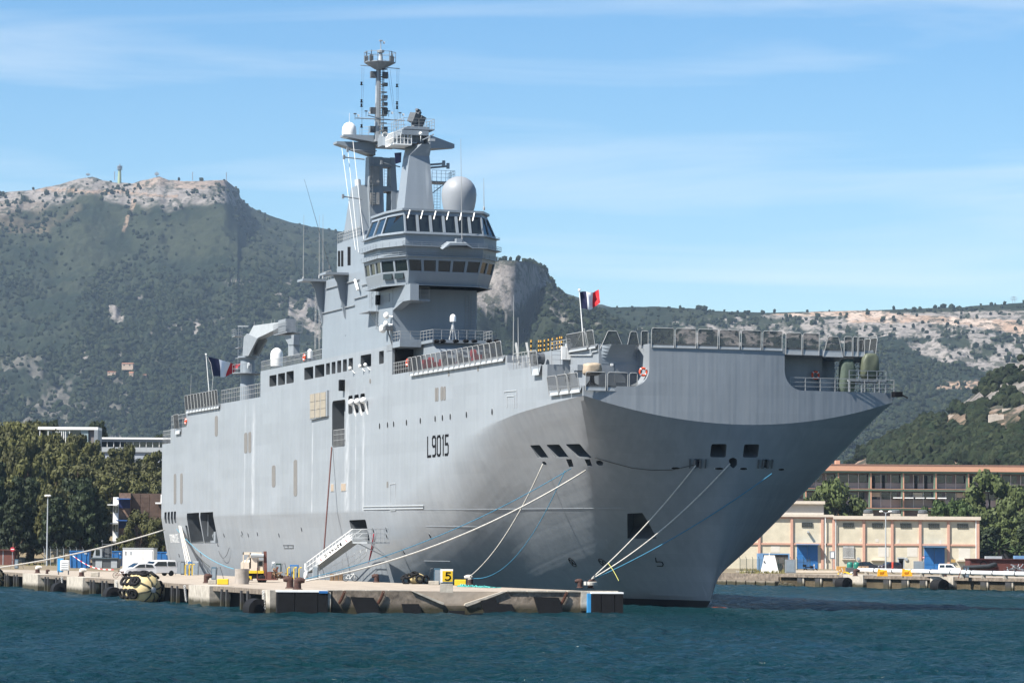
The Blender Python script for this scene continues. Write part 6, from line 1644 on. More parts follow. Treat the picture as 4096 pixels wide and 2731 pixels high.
mb = MB(); mb.box(.10, w + .02, -.05, 0, 40 * k_, 92 * k_); mb.build('white_board', M_WHITE, sg)
mb = MB(); x0, x1, z0, z1 = 12 * k_, 53 * k_, 43 * k_, 86 * k_; mb.box(x0, x1, -.08, -.05, z0, z1); mb.build('yellow_board', mat('sign_yellow', (.78, .50, .02), .5, var=.05), sg)
mb = MB(); sc = (z1 - z0) * .68; ox, oz = x0 + (x1 - x0) * .30, z0 + (z1 - z0) * .16
pts5 = [(.62, 1), (.14, 1), (.10, .60), (.25, .66), (.45, .64), (.62, .5), (.66, .3), (.56, .1), (.35, 0), (.12, .02), (0, .06)]
stroke(mb, [(ox + a * sc, -.085, oz + b * sc) for a, b in pts5], .11, (0, -1, 0), .015); mb.build('digit', M_BLACK, sg)
qbox(1818, 1864, 2317, 2341, .7, 'yellow_block', M_YEL, 'yellow block right of the berth sign', 'block', 'yellow blocks on the quay')
qbox(868, 915, 2314, 2337, .7, 'yellow_block', M_YEL, 'yellow block left of the concrete cylinder', 'block', 'yellow blocks on the quay')
qbox(832, 866, 2317, 2335, .9, 'concrete_block', M_CONCL, 'low grey concrete block next to the left yellow block', 'block')
qbox(1714, 1756, 2322, 2338, .7, 'concrete_block', M_CONCL, 'long low concrete block left of the berth sign', 'block')
qbox(362, 398, 2287, 2306, .9, 'concrete_block', M_CONCL, 'worn pale concrete block near the left quay bicycle', 'block')
# heap of turquoise net
rg = random.Random(4); mb = MB(); p0, p1 = onZ(1835, 2346, ZQ), onZ(1978, 2351, ZQ)
for k in range(60):
    t = rg.random(); c = p0.lerp(p1, t) + V(rg.uniform(-.2, .2), rg.uniform(-.6, .6), 0); a = rg.random() * 6; L_ = rg.uniform(.2, .6)
    mb.tube([c + V(0, 0, .05), c + V(L_ * .5 * math.cos(a), L_ * .5 * math.sin(a), rg.uniform(.1, .32) * (1 - t * .6)), c + V(L_ * math.cos(a), L_ * math.sin(a), .05)], .05, 4)
o = mb.build('net_heap', mat('turquoise_net', (.10, .50, .46), .8)); tag(o, 'heap of turquoise netting on the pier beside the yellow block', 'net')
# concrete cylinder, cream tank
p = onZ(967, 2335, ZQ); k_ = p.y / F; mb = MB(); mb.lathe((0, 0, 0), [(28 * k_, 0), (28 * k_, 61 * k_), (24 * k_, 61 * k_)], 28); o = mb.build('concrete_cylinder', mat('cylinder_concrete', (.38, .34, .30), .9, var=.3, vscale=.8), None, smooth=True, auto=40); o.location = (p.x, p.y, ZQ); tag(o, 'large upright concrete cylinder on the quay', 'cylinder')
p = onZ(972, 2322, ZQ); k_ = p.y / F; mb = MB(); mb.lathe((0, 0, 0), [(.5, 0), (.5, 40 * k_), (28 * k_, 42 * k_), (29 * k_, 70 * k_), (24 * k_, 79 * k_), (10 * k_, 83 * k_), (.01, 83 * k_)], 24); o = mb.build('water_tank', M_CREAM, None, smooth=True, auto=50); o.location = (p.x + .4, p.y + 2.5, ZQ); tag(o, 'cream rounded tank showing over the concrete cylinder', 'tank')
# crane truck
def wheel(mb_parent, c, r, w, name='wheel', axis='y'):
    mb = MB(); mb.lathe(c, [(r * .55, -w / 2), (r * .8, -w / 2), (r, -w * .35), (r, w * .35), (r * .8, w / 2), (r * .55, w / 2)], 18, axis); o = mb.build(name, M_RUB, mb_parent, smooth=True, auto=40)
    mb = MB(); mb.lathe(c, [(r * .1, -w * .42), (r * .55, -w * .45), (r * .55, w * .45), (r * .1, w * .42)], 12, axis); mb.build('rim', mat('wheel_rim', (.3, .3, .3), .4, metal=.5), o); return o
p = onZ(1010, 2328, ZQ); k_ = p.y / F
ct = empty('crane_truck', (p.x, p.y, ZQ)); tag(ct, 'cream and yellow crane truck with folded brown arm beside the concrete cylinder', 'crane truck')
mb = MB(); mb.box(-48 * k_, 44 * k_, 0, 2.3, 36 * k_, 47 * k_); mb.box(-40 * k_, -4 * k_, -.02, 1.5, 12 * k_, 25 * k_); mb.build('chassis', M_YEL, ct); mb = MB(); mb.box(-48 * k_, -14 * k_, .02, 2.1, 47 * k_, 80 * k_); mb.build('tank', M_CREAM, ct); mb = MB(); mb.box(-46 * k_, 42 * k_, .1, 2.2, 15 * k_, 36 * k_); mb.build('underframe', M_BLACK, ct)
mb = MB(); mb.box(-12 * k_, 18 * k_, 0, 2.2, 47 * k_, 98 * k_); mb.box(22 * k_, 40 * k_, .2, 1.9, 47 * k_, 88 * k_); mb.build('cab', M_CREAM, ct)
mb = MB(); mb.box(-9 * k_, 15 * k_, -.03, 0, 66 * k_, 84 * k_) if False else mb.box(24 * k_, 38 * k_, .16, .2, 66 * k_, 84 * k_); mb.build('cab_window', M_GLASS, ct)
mb = MB(); mb.box(-40 * k_, -36 * k_, 0, .3, 55 * k_, 120 * k_); mb.box(-12 * k_, -7 * k_, 0, .3, 55 * k_, 118 * k_); mb.box(-40 * k_, 36 * k_, 0, .45, 110 * k_, 120 * k_); mb.bar((-38 * k_, .2, 60 * k_), (-10 * k_, .2, 116 * k_), .12); mb.build('boom_frame', M_CREAM, ct)
mb = MB(); mb.tube([(-8 * k_, -.1, 108 * k_), (44 * k_, -.1, 106 * k_)], .22, 8); mb.build('hydraulic_cylinder', M_LIGHTG, ct)
mb = MB(); mb.hexa([(46 * k_, 0, 16 * k_), (58 * k_, 0, 16 * k_), (58 * k_, .4, 16 * k_), (46 * k_, .4, 16 * k_)], [(42 * k_, 0, 124 * k_), (54 * k_, 0, 124 * k_), (54 * k_, .4, 124 * k_), (42 * k_, .4, 124 * k_)]); mb.build('folded_arm', M_BROWN, ct)
mb = MB(); mb.box(20 * k_, 100 * k_, -1.2, .9, 10 * k_, 15 * k_); mb.bar((22 * k_, -1.2, 12 * k_), (22 * k_, -1.2, 60 * k_), .05); mb.bar((56 * k_, -1.1, 14 * k_), (56 * k_, -1.1, 60 * k_), .07); mb.box(56 * k_, 78 * k_, -1.1, .4, 15 * k_, 42 * k_); mb.build('work_basket', M_BROWN, ct)
wheel(ct, (38 * k_, -.1, 11 * k_), .5, .4); wheel(ct, (-30 * k_, -.1, 11 * k_), .5, .4)
# scrap heap
def debris(name, u0, u1, vb, h, label, mats, seed, n=40, cat='scrap heap'):
    rg = random.Random(seed); mb = MB(); p0, p1 = onZ(u0, vb, ZQ), onZ(u1, vb, ZQ)
    for k in range(n):
        t = rg.random(); hh = h * (1 - abs(2 * t - 1) ** 1.5) * rg.random(); c = p0.lerp(p1, t) + V(0, rg.uniform(-.7, .7), hh); d = V(rg.uniform(-1, 1), rg.uniform(-.6, .6), rg.uniform(-.5, .5)).normalized() * rg.uniform(.3, .9)
        mb.cur = rg.randrange(len(mats)); c.z = max(c.z, ZQ + .12); e = c + d; e.z = max(e.z, ZQ + .1)
        mb.tube([c, e], rg.uniform(.05, .14), 4)
    o = mb.build(name, mats); o['kind'] = 'stuff'; tag(o, label, cat)
debris('scrap_heap', 1062, 1140, 2314, 1.1, 'heap of brown scrap timber and metal right of the crane truck', [M_WOOD, M_BROWN, M_RUST], 3, 60)
debris('scrap_heap', 1135, 1175, 2313, .6, 'low pile of planks behind the heavy bollard pair', [M_WOOD, M_CONCD], 5, 26)
# pallet stack
p = onZ(1317, 2321, ZQ); k_ = p.y / F; ps = empty('pallet_stack', (p.x, p.y, ZQ)); tag(ps, 'stack of wooden pallets and planks left of the bicycle under the gangway', 'pallet stack')
for j in range(6):
    for i in range(3):
        mb = MB(); mb.box(i * 18 * k_ + .04 + .05 * (j % 2), (i + 1) * 18 * k_ - .04, -.02 * (j % 3), 1.0, j * 4.6 * k_, j * 4.6 * k_ + 3.2 * k_); mb.build('plank', M_WOOD, ps)
    mb = MB(); mb.box(.1, 52 * k_, .1, .9, j * 4.6 * k_ + 3.2 * k_, (j + 1) * 4.6 * k_); mb.build('pallet_core', M_CONCD, ps)
def bicycle(u, vb, hpx, rz, label, m):
    p = onZ(u, vb, ZQ); s = hpx * p.y / F / 1.0
    root = empty('bicycle', (p.x, p.y, ZQ), rz); root.scale = (s, s, s); tag(root, label, 'bicycle', 'bicycles on the quay')
    for x in (-.52, .52):
        mb = MB(); mb.torus((x, 0, .34), .32, .028, 'y', 20, 5)
        for k in range(6): a = k * math.pi / 6; mb.bar((x - .31 * math.cos(a), 0, .34 - .31 * math.sin(a)), (x + .31 * math.cos(a), 0, .34 + .31 * math.sin(a)), .008, 3)
        mb.build('wheel', M_BLACK, root)
    mb = MB()
    for a, b in (((-.52, .34), (-.15, .80)), ((-.15, .80), (0, .32)), ((-.52, .34), (0, .32)), ((0, .32), (.38, .82)), ((-.15, .78), (.38, .82)), ((.52, .34), (.36, .95))): mb.bar((a[0], 0, a[1]), (b[0], 0, b[1]), .025, 5)
    mb.build('frame', m, root)
    mb = MB(); mb.box(-.27, -.03, -.06, .06, .84, .9); mb.bar((-.15, 0, .78), (-.15, 0, .86), .02); mb.build('saddle', M_BLACK, root)
    mb = MB(); mb.bar((.36, -.25, .97), (.36, .25, .97), .022); mb.build('handlebar', M_BLACK, root)
bicycle(1401, 2324, 36, 0, 'white bicycle standing at the foot of the ship beside the pallets', M_WHITE)
bicycle(480, 2311, 34, 0, 'dark red bicycle in front of the white car on the left quay', M_BROWN)
# hoop boxes / service points
def service_box(u0, u1, v0, vb, label, m, hoops=True, extra=None):
    p, q = onZ(u0, vb, ZQ), onZ(u1, vb, ZQ); k_ = p.y / F; w = q.x - p.x; h = (vb - v0) * k_
    root = empty('service_box', (p.x, p.y, ZQ)); tag(root, label, 'service box', 'quay service boxes')
    mb = MB(); mb.box(0, w, 0, .6, 0, h); o = mb.build('cabinet', m, root); bevel_(o, .03)
    mb = MB(); mb.box(w * .12, w * .88, -.03, 0, h * .1, h * .9); mb.build('panel', mat('panel_grey', (.25, .3, .34), .5), root)
    if hoops:
        for x in (-.35, w + .15): mb = MB(); mb.tube([(x - .2, -.1, 0), (x, -.1, h * .95), (x + .3, -.1, h * 1.02), (x + .75, -.1, 0)] if x > 0 else [(x - .3, -.1, 0), (x, -.1, h * .98), (x + .25, -.1, h * 1.0)], .035, 5); mb.build('hoop', M_DARKG, root)
    return root, w, h
service_box(845, 866, 2267, 2318, 'blue-grey service box with steel hoops behind the left yellow block', M_STEELB)
service_box(58, 75, 2236, 2273, 'blue-grey service box with hoops near the red stop sign', M_STEELB)
service_box(722, 738, 2244, 2298, 'grey service box at the ship stern under the white ropes', M_DARKG)
service_box(772, 795, 2244, 2299, 'grey panelled service box right of the yellow and blue one', M_LIGHTG)
service_box(1735, 1765, 2272, 2335, 'blue hooped service box behind the berth sign', M_STEELB)
service_box(1250, 1272, 2262, 2318, 'white slatted service box at the foot of the gangway', M_LIGHTG)
service_box(1087, 1099, 2246, 2310, 'white cabinet between the crane truck and the scrap heap', M_WHITE, False)
service_box(1102, 1125, 2252, 2311, 'dark green hose reel box right of the white cabinet', mat('dark_green_paint', (.03, .06, .05), .5))
service_box(3655, 3692, 2243, 2284, 'grey kiosk-like box left of the right blue door', M_MIDG, False)
service_box(3141, 3180, 2237, 2291, 'tall grey switch cabinet near the motorbike', M_MIDG, False)
service_box(3812 + 45, 3812 + 62, 2268, 2308, 'blue-grey box at the right end of the far quay beside the red frame', M_STEELB, False)
for u0, u1, v0, vb, lb in ((745, 768, 2246, 2300, 'blue and yellow service stand under the stern ropes'), (1150, 1195, 2258, 2314, 'blue and yellow service stand left of the gangway foot')):
    root, w, h = service_box(u0 + (u1 - u0) * .2, u1, v0, vb, lb, M_BLUE, False)
    for x in (-.25, w * .5, w + .1): mb = MB(); mb.tube([(x, -.3, 0), (x, -.3, h * .75), (x + .12, -.3, h * .8), (x + .3, -.3, h * .8)], .07, 6); mb.build('yellow_hoop', M_YEL, root)
for u0, um, u1, v0, vb, lb in ((618, 636, 665, 2253, 2292, 'pair of blue and white electric cabinets in front of the white van'), (229, 243, 284, 2232, 2297, 'blue and white electric cabinet stand left of the blue skip')):
    p, q, r_ = onZ(u0, vb, ZQ), onZ(um, vb, ZQ), onZ(u1, vb, ZQ); k_ = p.y / F; h = (vb - v0) * k_; root = empty('electric_cabinet', (p.x, p.y, ZQ)); tag(root, lb, 'cabinet', 'electric cabinets')
    mb = MB(); mb.box(0, q.x - p.x + .3, 0, .6, h * .15, h * 1.0); mb.build('blue_cabinet', mat('bright_blue_paint', (.05, .30, .62), .5), root)
    mb = MB(); mb.box(q.x - p.x, (r_.x - p.x) * .95, -.3, .5, h * .25, h * .88); o = mb.build('white_cabinet', M_WHITE, root); bevel_(o, .08)
    for j in range(4): mb = MB(); mb.box(q.x - p.x + .12, (r_.x - p.x) * .85, -.34, -.3, h * (.32 + .13 * j), h * (.32 + .13 * j) + .09); mb.build('vent_slot', M_LIGHTG, root)
    for x in (.15, (r_.x - p.x) * .9): mb = MB(); mb.box(x - .05, x + .05, -.1, .3, 0, h * .26); mb.build('leg', M_DARKG, root)
# tyre and fender heap by the ship
rt = empty('tyre_heap', tuple(onZ(1665, 2335, ZQ))); tag(rt, 'yellow fender and black tyres lying by the ship left of the berth sign', 'tyre heap')
mb = MB(); mb.sphere((0, .8, .55), .95, 18, 10, .65); mb.build('foam_body', M_FOAM, rt, smooth=True)
for c, n_ in (((-1.1, .1, .35), (.3, -1, .3)), ((-.75, 0, .85), (-.2, -.5, .9)), ((.35, -.1, .55), (.1, -1, .2)), ((-1.3, .5, .75), (-.5, -.3, .8)), ((-.2, .2, 1.1), (0, -.4, .9)), ((1.0, .2, .5), (.5, -.9, .2))): mb = MB(); tyre(mb, Vector(c), n_, .34, .14); mb.build('tyre', M_RUB, rt, smooth=True)
# ---- gangway with its name board
gw = empty('gangway', S2W((0, 0, 0)), SHIP_ROT); tag(gw, 'white gangway with name board leading from the quay up to the ship side opening', 'gangway')
gy = -2.6
def gp(x, y, yy=gy): return ypt(*Z7(x, y), yy)
G0, G1 = gp(1475, 1035), gp(1905, 725)
G0.z = max(G0.z, ZQ + .2)
mb = MB(); mb.prism([G0, G1, G1 + V(0, 0, .25), G0 + V(0, 0, .25)], (0, 1.2, 0)); mb.build('walkway', M_LIGHTG, gw)
for yy in (gy, gy + 1.15):
    mb = MB(); n_ = 14
    for k in range(n_ + 1): q = G0.lerp(G1, k / n_); q = V(q.x, yy, q.z); mb.bar(q, q + V(0, 0, 1.25), .035)
    mb.bar(V(G0.x, yy, G0.z + 1.25), V(G1.x, yy, G1.z + 1.25), .05); mb.bar(V(G0.x, yy, G0.z + .7), V(G1.x, yy, G1.z + .7), .035); mb.build('handrail', M_WHITE, gw)
bq = [gp(1562, 905, gy - .1), gp(1865, 678, gy - .1), gp(1890, 728, gy - .1), gp(1590, 955, gy - .1)]
mb = MB(); mb.prism(bq, (0, .06, 0)); board = mb.build('name_board', M_WHITE, gw)
def bhit(s, t): return bq[3].lerp(bq[2], s).lerp(bq[0].lerp(bq[1], s), t), V(0, -1, 0)
txt = 'DIXMUDE'; x = .24; adv = {'I': .055, 'M': .085}
for ch in txt:
    mb = MB()
    for st in FONT[ch]: stroke(mb, [bhit(x + a * .085, .30 + b * .36)[0] + V(0, -.012, 0) for a, b in st], .11, (0, -1, 0), .02)
    mb.build('letter', M_BLACK, board); x += adv.get(ch, .074) + .006
MRED = mat('anchor_red', (.5, .03, .03), .6, var=0)
for s0 in (.10, .89):
    mb = MB(); 
    for a, b in (((-.02, .25), (.02, .75)), ((.02, .25), (-.02, .75)), ((-.025, .35), (-.005, .22)), ((.025, .35), (.005, .22))): stroke(mb, [bhit(s0 + a[0], a[1])[0] + V(0, -.012, 0), bhit(s0 + b[0], b[1])[0] + V(0, -.012, 0)], .05, (0, -1, 0), .02)
    mb.build('crossed_anchors', MRED, board)
mb = MB(); q0, q1 = gp(1922, 745, gy), gp(2060, 740, gy); mb.box(q0.x, q1.x, gy - .2, -.2, q0.z - .15, q0.z); rail(mb, [(q0.x, gy - .2, q0.z), (q1.x, gy - .2, q0.z), (q1.x, -.3, q0.z)], 1.45, .5, .05, (.33, .66)); mb.bar((q1.x, gy, q0.z), (q1.x, -.1, q0.z - 1.9), .09); mb.bar((q0.x + .4, gy, q0.z), (q1.x, -.1, q0.z - 1.9), .06); mb.build('landing', M_LIGHTG, gw)
mb = MB(); a = gp(1455, 1040, gy - .4); mb.tube([gp(1460, 945, gy - .3), gp(1458, 1000, gy - .4), gp(1475, 1045, gy - .4)], .06, 5); mb.lathe((G0.x, gy - .3, ZQ + .45), [(.1, 0), (.42, .03), (.42, .25), (.1, .28)], 14, 'y'); mb.build('roller', M_WHITE, gw)
mb = MB(); n_ = 10
for k in range(n_):
    t0, t1 = k / n_, (k + 1) / n_
    for j in range(3):
        f_ = lambda t, j=j: G0.lerp(gp(2020, 790, -.6), t) + V(0, .2, -.1 - .45 * j - 1.1 * math.sin(math.pi * t) * (j + 1) / 3)
        mb.bar(f_(t0), f_(t1), .02, 3)
    mb.bar(G0.lerp(gp(2020, 790, -.6), t1) + V(0, .2, -.1), G0.lerp(gp(2020, 790, -.6), t1) + V(0, .2, -1.0 - 1.1 * math.sin(math.pi * t1)), .02, 3)
mb.build('safety_netting', M_WHITE, gw)
# ---- mooring lines
M_ROPEW = mat('white_rope', (.60, .575, .52), .8, var=.25, vscale=6)
M_ROPEB = mat('blue_rope', (.04, .22, .36), .7, var=.1)
M_ROPED = mat('dark_rope', (.05, .05, .045), .9, var=.1)
def w_hit(u, v, off=.1):
    p, n = hit(u, v); return SM @ (p + n * off)
def rope(p, q, sag, r, m, label, n=22, cat='rope', group='mooring lines'):
    p, q = Vector(p), Vector(q); mb = MB(); mb.tube([p.lerp(q, k / n) - V(0, 0, sag * 4 * (k / n) * (1 - k / n)) for k in range(n + 1)], r, 6)
    o = mb.build('mooring_line', m, None, smooth=True); tag(o, label, cat, group); return o
def qp(u, v, z): return onZ(u, v, z)
def gq(u, vb, z):            # point above quay spot seen at (u, vb)
    p = onZ(u, vb, ZQ); return V(p.x, p.y, z)
hw = w_hit(*ZB(1040, 262), .3); lq = edge(185, -1.0)
rope(hw, (lq.x - 3, lq.y, 2.3), .6, .10, M_ROPEW, 'long thick white rope from the stern to the left quay')
s0 = w_hit(718, 2101, .1)
for k, (u_, v_) in enumerate(((744, 2297), (751, 2297), (756, 2297), (764, 2297))):
    rope(s0 + V(.1 * k, 0, 0), gq(u_, v_, ZQ + 1.4), .0, .06, M_ROPEW, ('leftmost', 'second from the left', 'third from the left', 'rightmost')[k] + ' of four white stern ropes fanning to the quay')
rope(w_hit(709, 2114, .1), gq(935, 2306, ZQ + 1.0), .9, .04, mat('light_blue_rope', (.10, .36, .50), .7), 'light blue rope sloping from the stern to the quay')
rope(w_hit(730, 2128, .1), gq(838, 2302, ZQ + 1.2), .5, .05, M_ROPED, 'dark rope from the stern to the blue-grey hoop box')
rope(w_hit(875, 2172, .2), gq(920, 2290, ZQ + .1), 1.6, .035, M_ROPED, 'thin dark slack line below the mooring deck opening')
rope(w_hit(970, 2138, .2), gq(938, 2280, ZQ + .5), .5, .035, M_ROPED, 'thin dark line from a small scupper to the quay')
rope(w_hit(923, 2188, .2), w_hit(880, 2200, .2), 1.2, .03, M_ROPED, 'thin dark loop of line hanging on the hull')
rope(SM @ ypt(1327, 1788, -.15), SM @ ypt(1296, 2200, -2.4), 0, .09, mat('red_brown_hose', (.10, .035, .03), .7), 'red-brown pole running from the big side door down to the gangway', cat='pole', group='hoses')
rope(w_hit(2349, 1876, .2), gq(1225, 2352, ZQ + .7), 1.5, .075, M_ROPEW, 'long thick white rope from the bow chock to the heavy bollard pair')
rope(w_hit(2292, 1868, .2), gq(1215, 2350, ZQ + .8), 1.2, .035, M_ROPEB, 'long thin blue rope above the thick white one')
rope(w_hit(2178, 1852, .2), gq(1876, 2338, ZQ + .8), 1.4, .06, M_ROPEW, 'white rope from the left bow hole to the white-headed bollard')
rope(w_hit(2266, 1878, .2), gq(1884, 2338, ZQ + .7), 3.0, .035, M_ROPEB, 'slack blue rope down to the white-headed bollard')
rope(w_hit(2783, 1856, .2), gq(2368, 2352, ZQ + 1.0), .5, .065, M_ROPEW, 'upper white bow rope to the bollards at the pier end')
rope(w_hit(2918, 1850, .2), gq(2366, 2352, ZQ + .9), .9, .07, M_ROPEW, 'lower white bow rope from the round hawse hole')
rope(w_hit(3048, 1860, 1.7), gq(2374, 2352, ZQ + .9), .6, .045, M_ROPEB, 'blue bow rope from the right-hand roller chock')
for k in range(3):
    p = gq(2362, 2352, ZQ + .35 + .12 * k); mb = MB(); mb.torus((p.x, p.y, p.z), .62, .06, 'z', 18, 5); o = mb.build('rope_turn', M_ROPEW, None, smooth=True); tag(o, ('bottom', 'middle', 'top')[k] + ' white rope turn round the right bollard at the pier end', 'rope', 'rope turns on the bollard')
P = [hit(*ZH(a, b)) for a, b in ((160, 345), (300, 385), (450, 425), (600, 442), (760, 440), (880, 415), (940, 400))]
mb = MB(); mb.tube([SM @ (p + n * .15) for p, n in P], .035, 4); o = mb.build('mooring_line', M_ROPED); tag(o, 'thin dark line draped across the bow plating', 'rope', 'mooring lines')
for dx in (0, 5): rope(w_hit(1499 + dx * .4, 2132, .15), gq(1445 + dx, 2318, ZQ + .1), 1.4, .045, mat('red_hose', (.45, .03, .06), .5, var=0), ('left' if dx == 0 else 'right') + ' one of two red hoses hanging from a scupper right of the gangway', cat='hose', group='hoses')
for a, b, s, lb in (((2318, 2342), (2345, 2440), 0, 0),): pass
rope(onD(2432, 2250, 296), onD(2475, 2322, 293), -.1, .03, mat('yellow_line', (.5, .48, .12), .8), 'thin yellow line end hanging from the blue bow rope')
# ---- vehicles
def car(u, vb, hpx, rz, kind, m, label, lenk=1.0):
    p = onZ(u, vb, ZQ); hm = {'van': 1.82, 'car': 1.45, 'small': 1.5}[kind]; s = hpx * p.y / F / hm
    root = empty('parked_car' if kind != 'van' else 'parked_van', (p.x, p.y, ZQ), rz); root.scale = (s, s, s); tag(root, label, 'car' if kind != 'van' else 'van', 'parked vehicles')
    if kind == 'van': prof = [(-2.1, .35), (-2.15, .9), (-2.1, 1.55), (-1.95, 1.78), (-.5, 1.82), (.35, 1.78), (.62, 1.62), (1.15, 1.10), (1.9, .95), (2.12, .75), (2.15, .35)]; win = [(-1.95, 1.1), (-1.9, 1.6), (-.95, 1.62), (-.95, 1.1)], [(-.8, 1.1), (-.8, 1.62), (.3, 1.62), (.95, 1.1)]
    elif kind == 'small': prof = [(-1.85, .35), (-1.9, .9), (-1.75, 1.15), (-1.45, 1.42), (-.6, 1.5), (.2, 1.46), (.95, 1.0), (1.7, .85), (1.88, .65), (1.88, .35)]; win = [(-1.55, 1.0), (-1.35, 1.32), (-.6, 1.38), (-.6, 1.0)], [(-.5, 1.0), (-.5, 1.38), (.15, 1.34), (.75, 1.0)]
    else: prof = [(-2.1, .35), (-2.15, .85), (-1.7, 1.0), (-1.1, 1.4), (-.3, 1.45), (.4, 1.38), (1.1, .95), (2.0, .8), (2.15, .6), (2.15, .35)]; win = [(-1.45, 1.0), (-1.0, 1.32), (-.35, 1.36), (-.35, 1.0)], [(-.25, 1.0), (-.25, 1.36), (.35, 1.3), (.9, 1.0)]
    W_ = .86; mb = MB(); rings = []
    for yy, ins in ((-W_, .06), (-W_ * .93, 0), (W_ * .93, 0), (W_, .06)):
        rings.append([(x * (1 - ins * .3), yy if z < 1.0 else yy * (1 - .12 * (z - .95) / .6), z * (1 - ins) + ins * .5) for x, z in prof])
    mb.loft(rings); mb.build('body', m, root, smooth=True, auto=35)
    for sgn in (-1, 1):
        for wn_ in win:
            g = MB(); P = [V(x, sgn * (W_ * (1 - .12 * (z - .95) / .6) + .005), z) for x, z in wn_]; g.prism(P, (0, sgn * .012, 0)); g.build('side_window', M_GLASS, root)
    # windscreen
    ti = max(i for i, (x, z) in enumerate(prof) if z > 1.3); a, b = prof[ti], prof[ti + 1]
    g = MB(); g.prism([V(a[0] + .04, -.70, a[1] + .0), V(a[0] + .04, .70, a[1]), V(b[0] + .01, .78, b[1] + .02), V(b[0] + .01, -.78, b[1] + .02)], (.03, 0, .035)); g.build('windscreen', M_GLASS, root)
    L_ = prof[-1][0]
    for x in (-L_ * .64, L_ * .66):
        for y in (-.78, .78): wheel(root, (x, y, .32), .32, .22)
    for y in (-.62, .62): g = MB(); g.box(L_ - .1, L_ + .012, y - .16, y + .16, .62, .76); g.build('headlight', M_LIGHTG, root); g = MB(); g.box(-L_ - .03, -L_ + .05, y - .1, y + .1, .8, 1.0); g.build('tail_light', MRED, root)
    g = MB(); g.box(L_ - .05, L_ + .02, -.45, .45, .40, .55); g.build('grille', M_BLACK, root)
    return root
M_CARW, M_CARD, M_CARS = mat('white_car_paint', (.78, .78, .78), .25, var=0, coat=.5), mat('dark_car_paint', (.03, .025, .028), .25, var=0, coat=.5), mat('silver_car_paint', (.35, .40, .42), .3, metal=.4, var=0)
car(628, 2302, 64, math.radians(215), 'van', M_CARW, 'white panel van with windows parked beside the ship stern')
car(552, 2305, 54, math.radians(208), 'small', M_CARW, 'white small car parked in front of the white van')
car(225, 2250, 30, math.pi, 'car', M_CARS, 'silver car behind the fence below the left trees')
car(3470, 2279, 34, 0, 'small', M_CARD, 'dark car on the far quay beside the green tanks')
car(3560, 2281, 35, math.radians(200), 'small', mat('maroon_car_paint', (.045, .025, .03), .25, var=0, coat=.5), 'dark maroon hatchback left of the red post on the far quay')
car(3800, 2292, 38, math.radians(-12), 'van', M_CARW, 'white van in front of the right blue warehouse door')
# white box truck body
p, q = onZ(490, 2292, ZQ), onZ(612, 2285, ZQ); k_ = p.y / F
bt = empty('box_container', (p.x, p.y, ZQ)); tag(bt, 'white box container with double doors behind the white car', 'container')
w1 = 40 * k_; wt_ = (612 - 490) * k_
mb = MB(); mb.box(0, wt_, 0, 5, .5, 98 * k_); mb.build('box_body', M_WHITE, bt); mb = MB(); mb.box(-.05, wt_ + .05, -.06, 5.05, 98 * k_, 98 * k_ + .15); mb.build('roof_edge', M_LIGHTG, bt)
for a, b in ((43, 80), (82, 117)): mb = MB(); mb.box(a * k_, b * k_, -.06, 0, 20 * k_, 92 * k_); mb.build('door', mat('off_white_door', (.66, .66, .65), .5), bt)
mb = MB(); mb.box(10 * k_, 14 * k_, -.03, 0, 72 * k_, 88 * k_); mb.build('door_handle', M_DARKG, bt); mb = MB(); mb.box(28 * k_, 36 * k_, -.03, 0, 74 * k_, 88 * k_); mb.build('vent_grille', M_LIGHTG, bt)
for x in (.4, wt_ - .8): mb = MB(); mb.box(x, x + .4, .1, .5, 0, .5); mb.build('leg', M_DARKG, bt)
# blue skips
def skip(u0, u1, v0, vb, label, ribs=4):
    p, q = onZ(u0, vb, ZQ), onZ(u1, vb, ZQ); k_ = p.y / F; w = q.x - p.x; h = (vb - v0) * k_
    root = empty('blue_skip', (p.x, p.y, ZQ)); tag(root, label, 'skip', 'blue waste skips')
    mb = MB(); mb.hexa([(.15, .1, .1), (w - .1, .1, .1), (w - .1, 2.2, .1), (.15, 2.2, .1)], [(0, 0, h), (w, 0, h), (w, 2.4, h), (0, 2.4, h)]); mb.build('skip_body', M_BLUE, root)
    for k in range(ribs): x = w * (k + .25) / ribs; mb = MB(); mb.box(x, x + .12, -.06, .05, .15, h - .12); mb.build('rib', M_BLUE, root)
    mb = MB(); mb.box(-.05, w + .05, -.08, .0, h - .15, h + .03); mb.build('rim', M_BLUE, root); mb = MB(); mb.box(w * .75, w * .88, -.10, -.07, h - .55, h - .3); mb.build('plate', M_LIGHTG, root)
skip(277, 368, 2202, 2273, 'big blue ribbed waste skip left of the grey workboat'); skip(445, 492, 2203, 2265, 'blue skip between the workboat and the white container', 2); skip(612, 690, 2206, 2266, 'blue skip right of the white container behind the vans', 3)
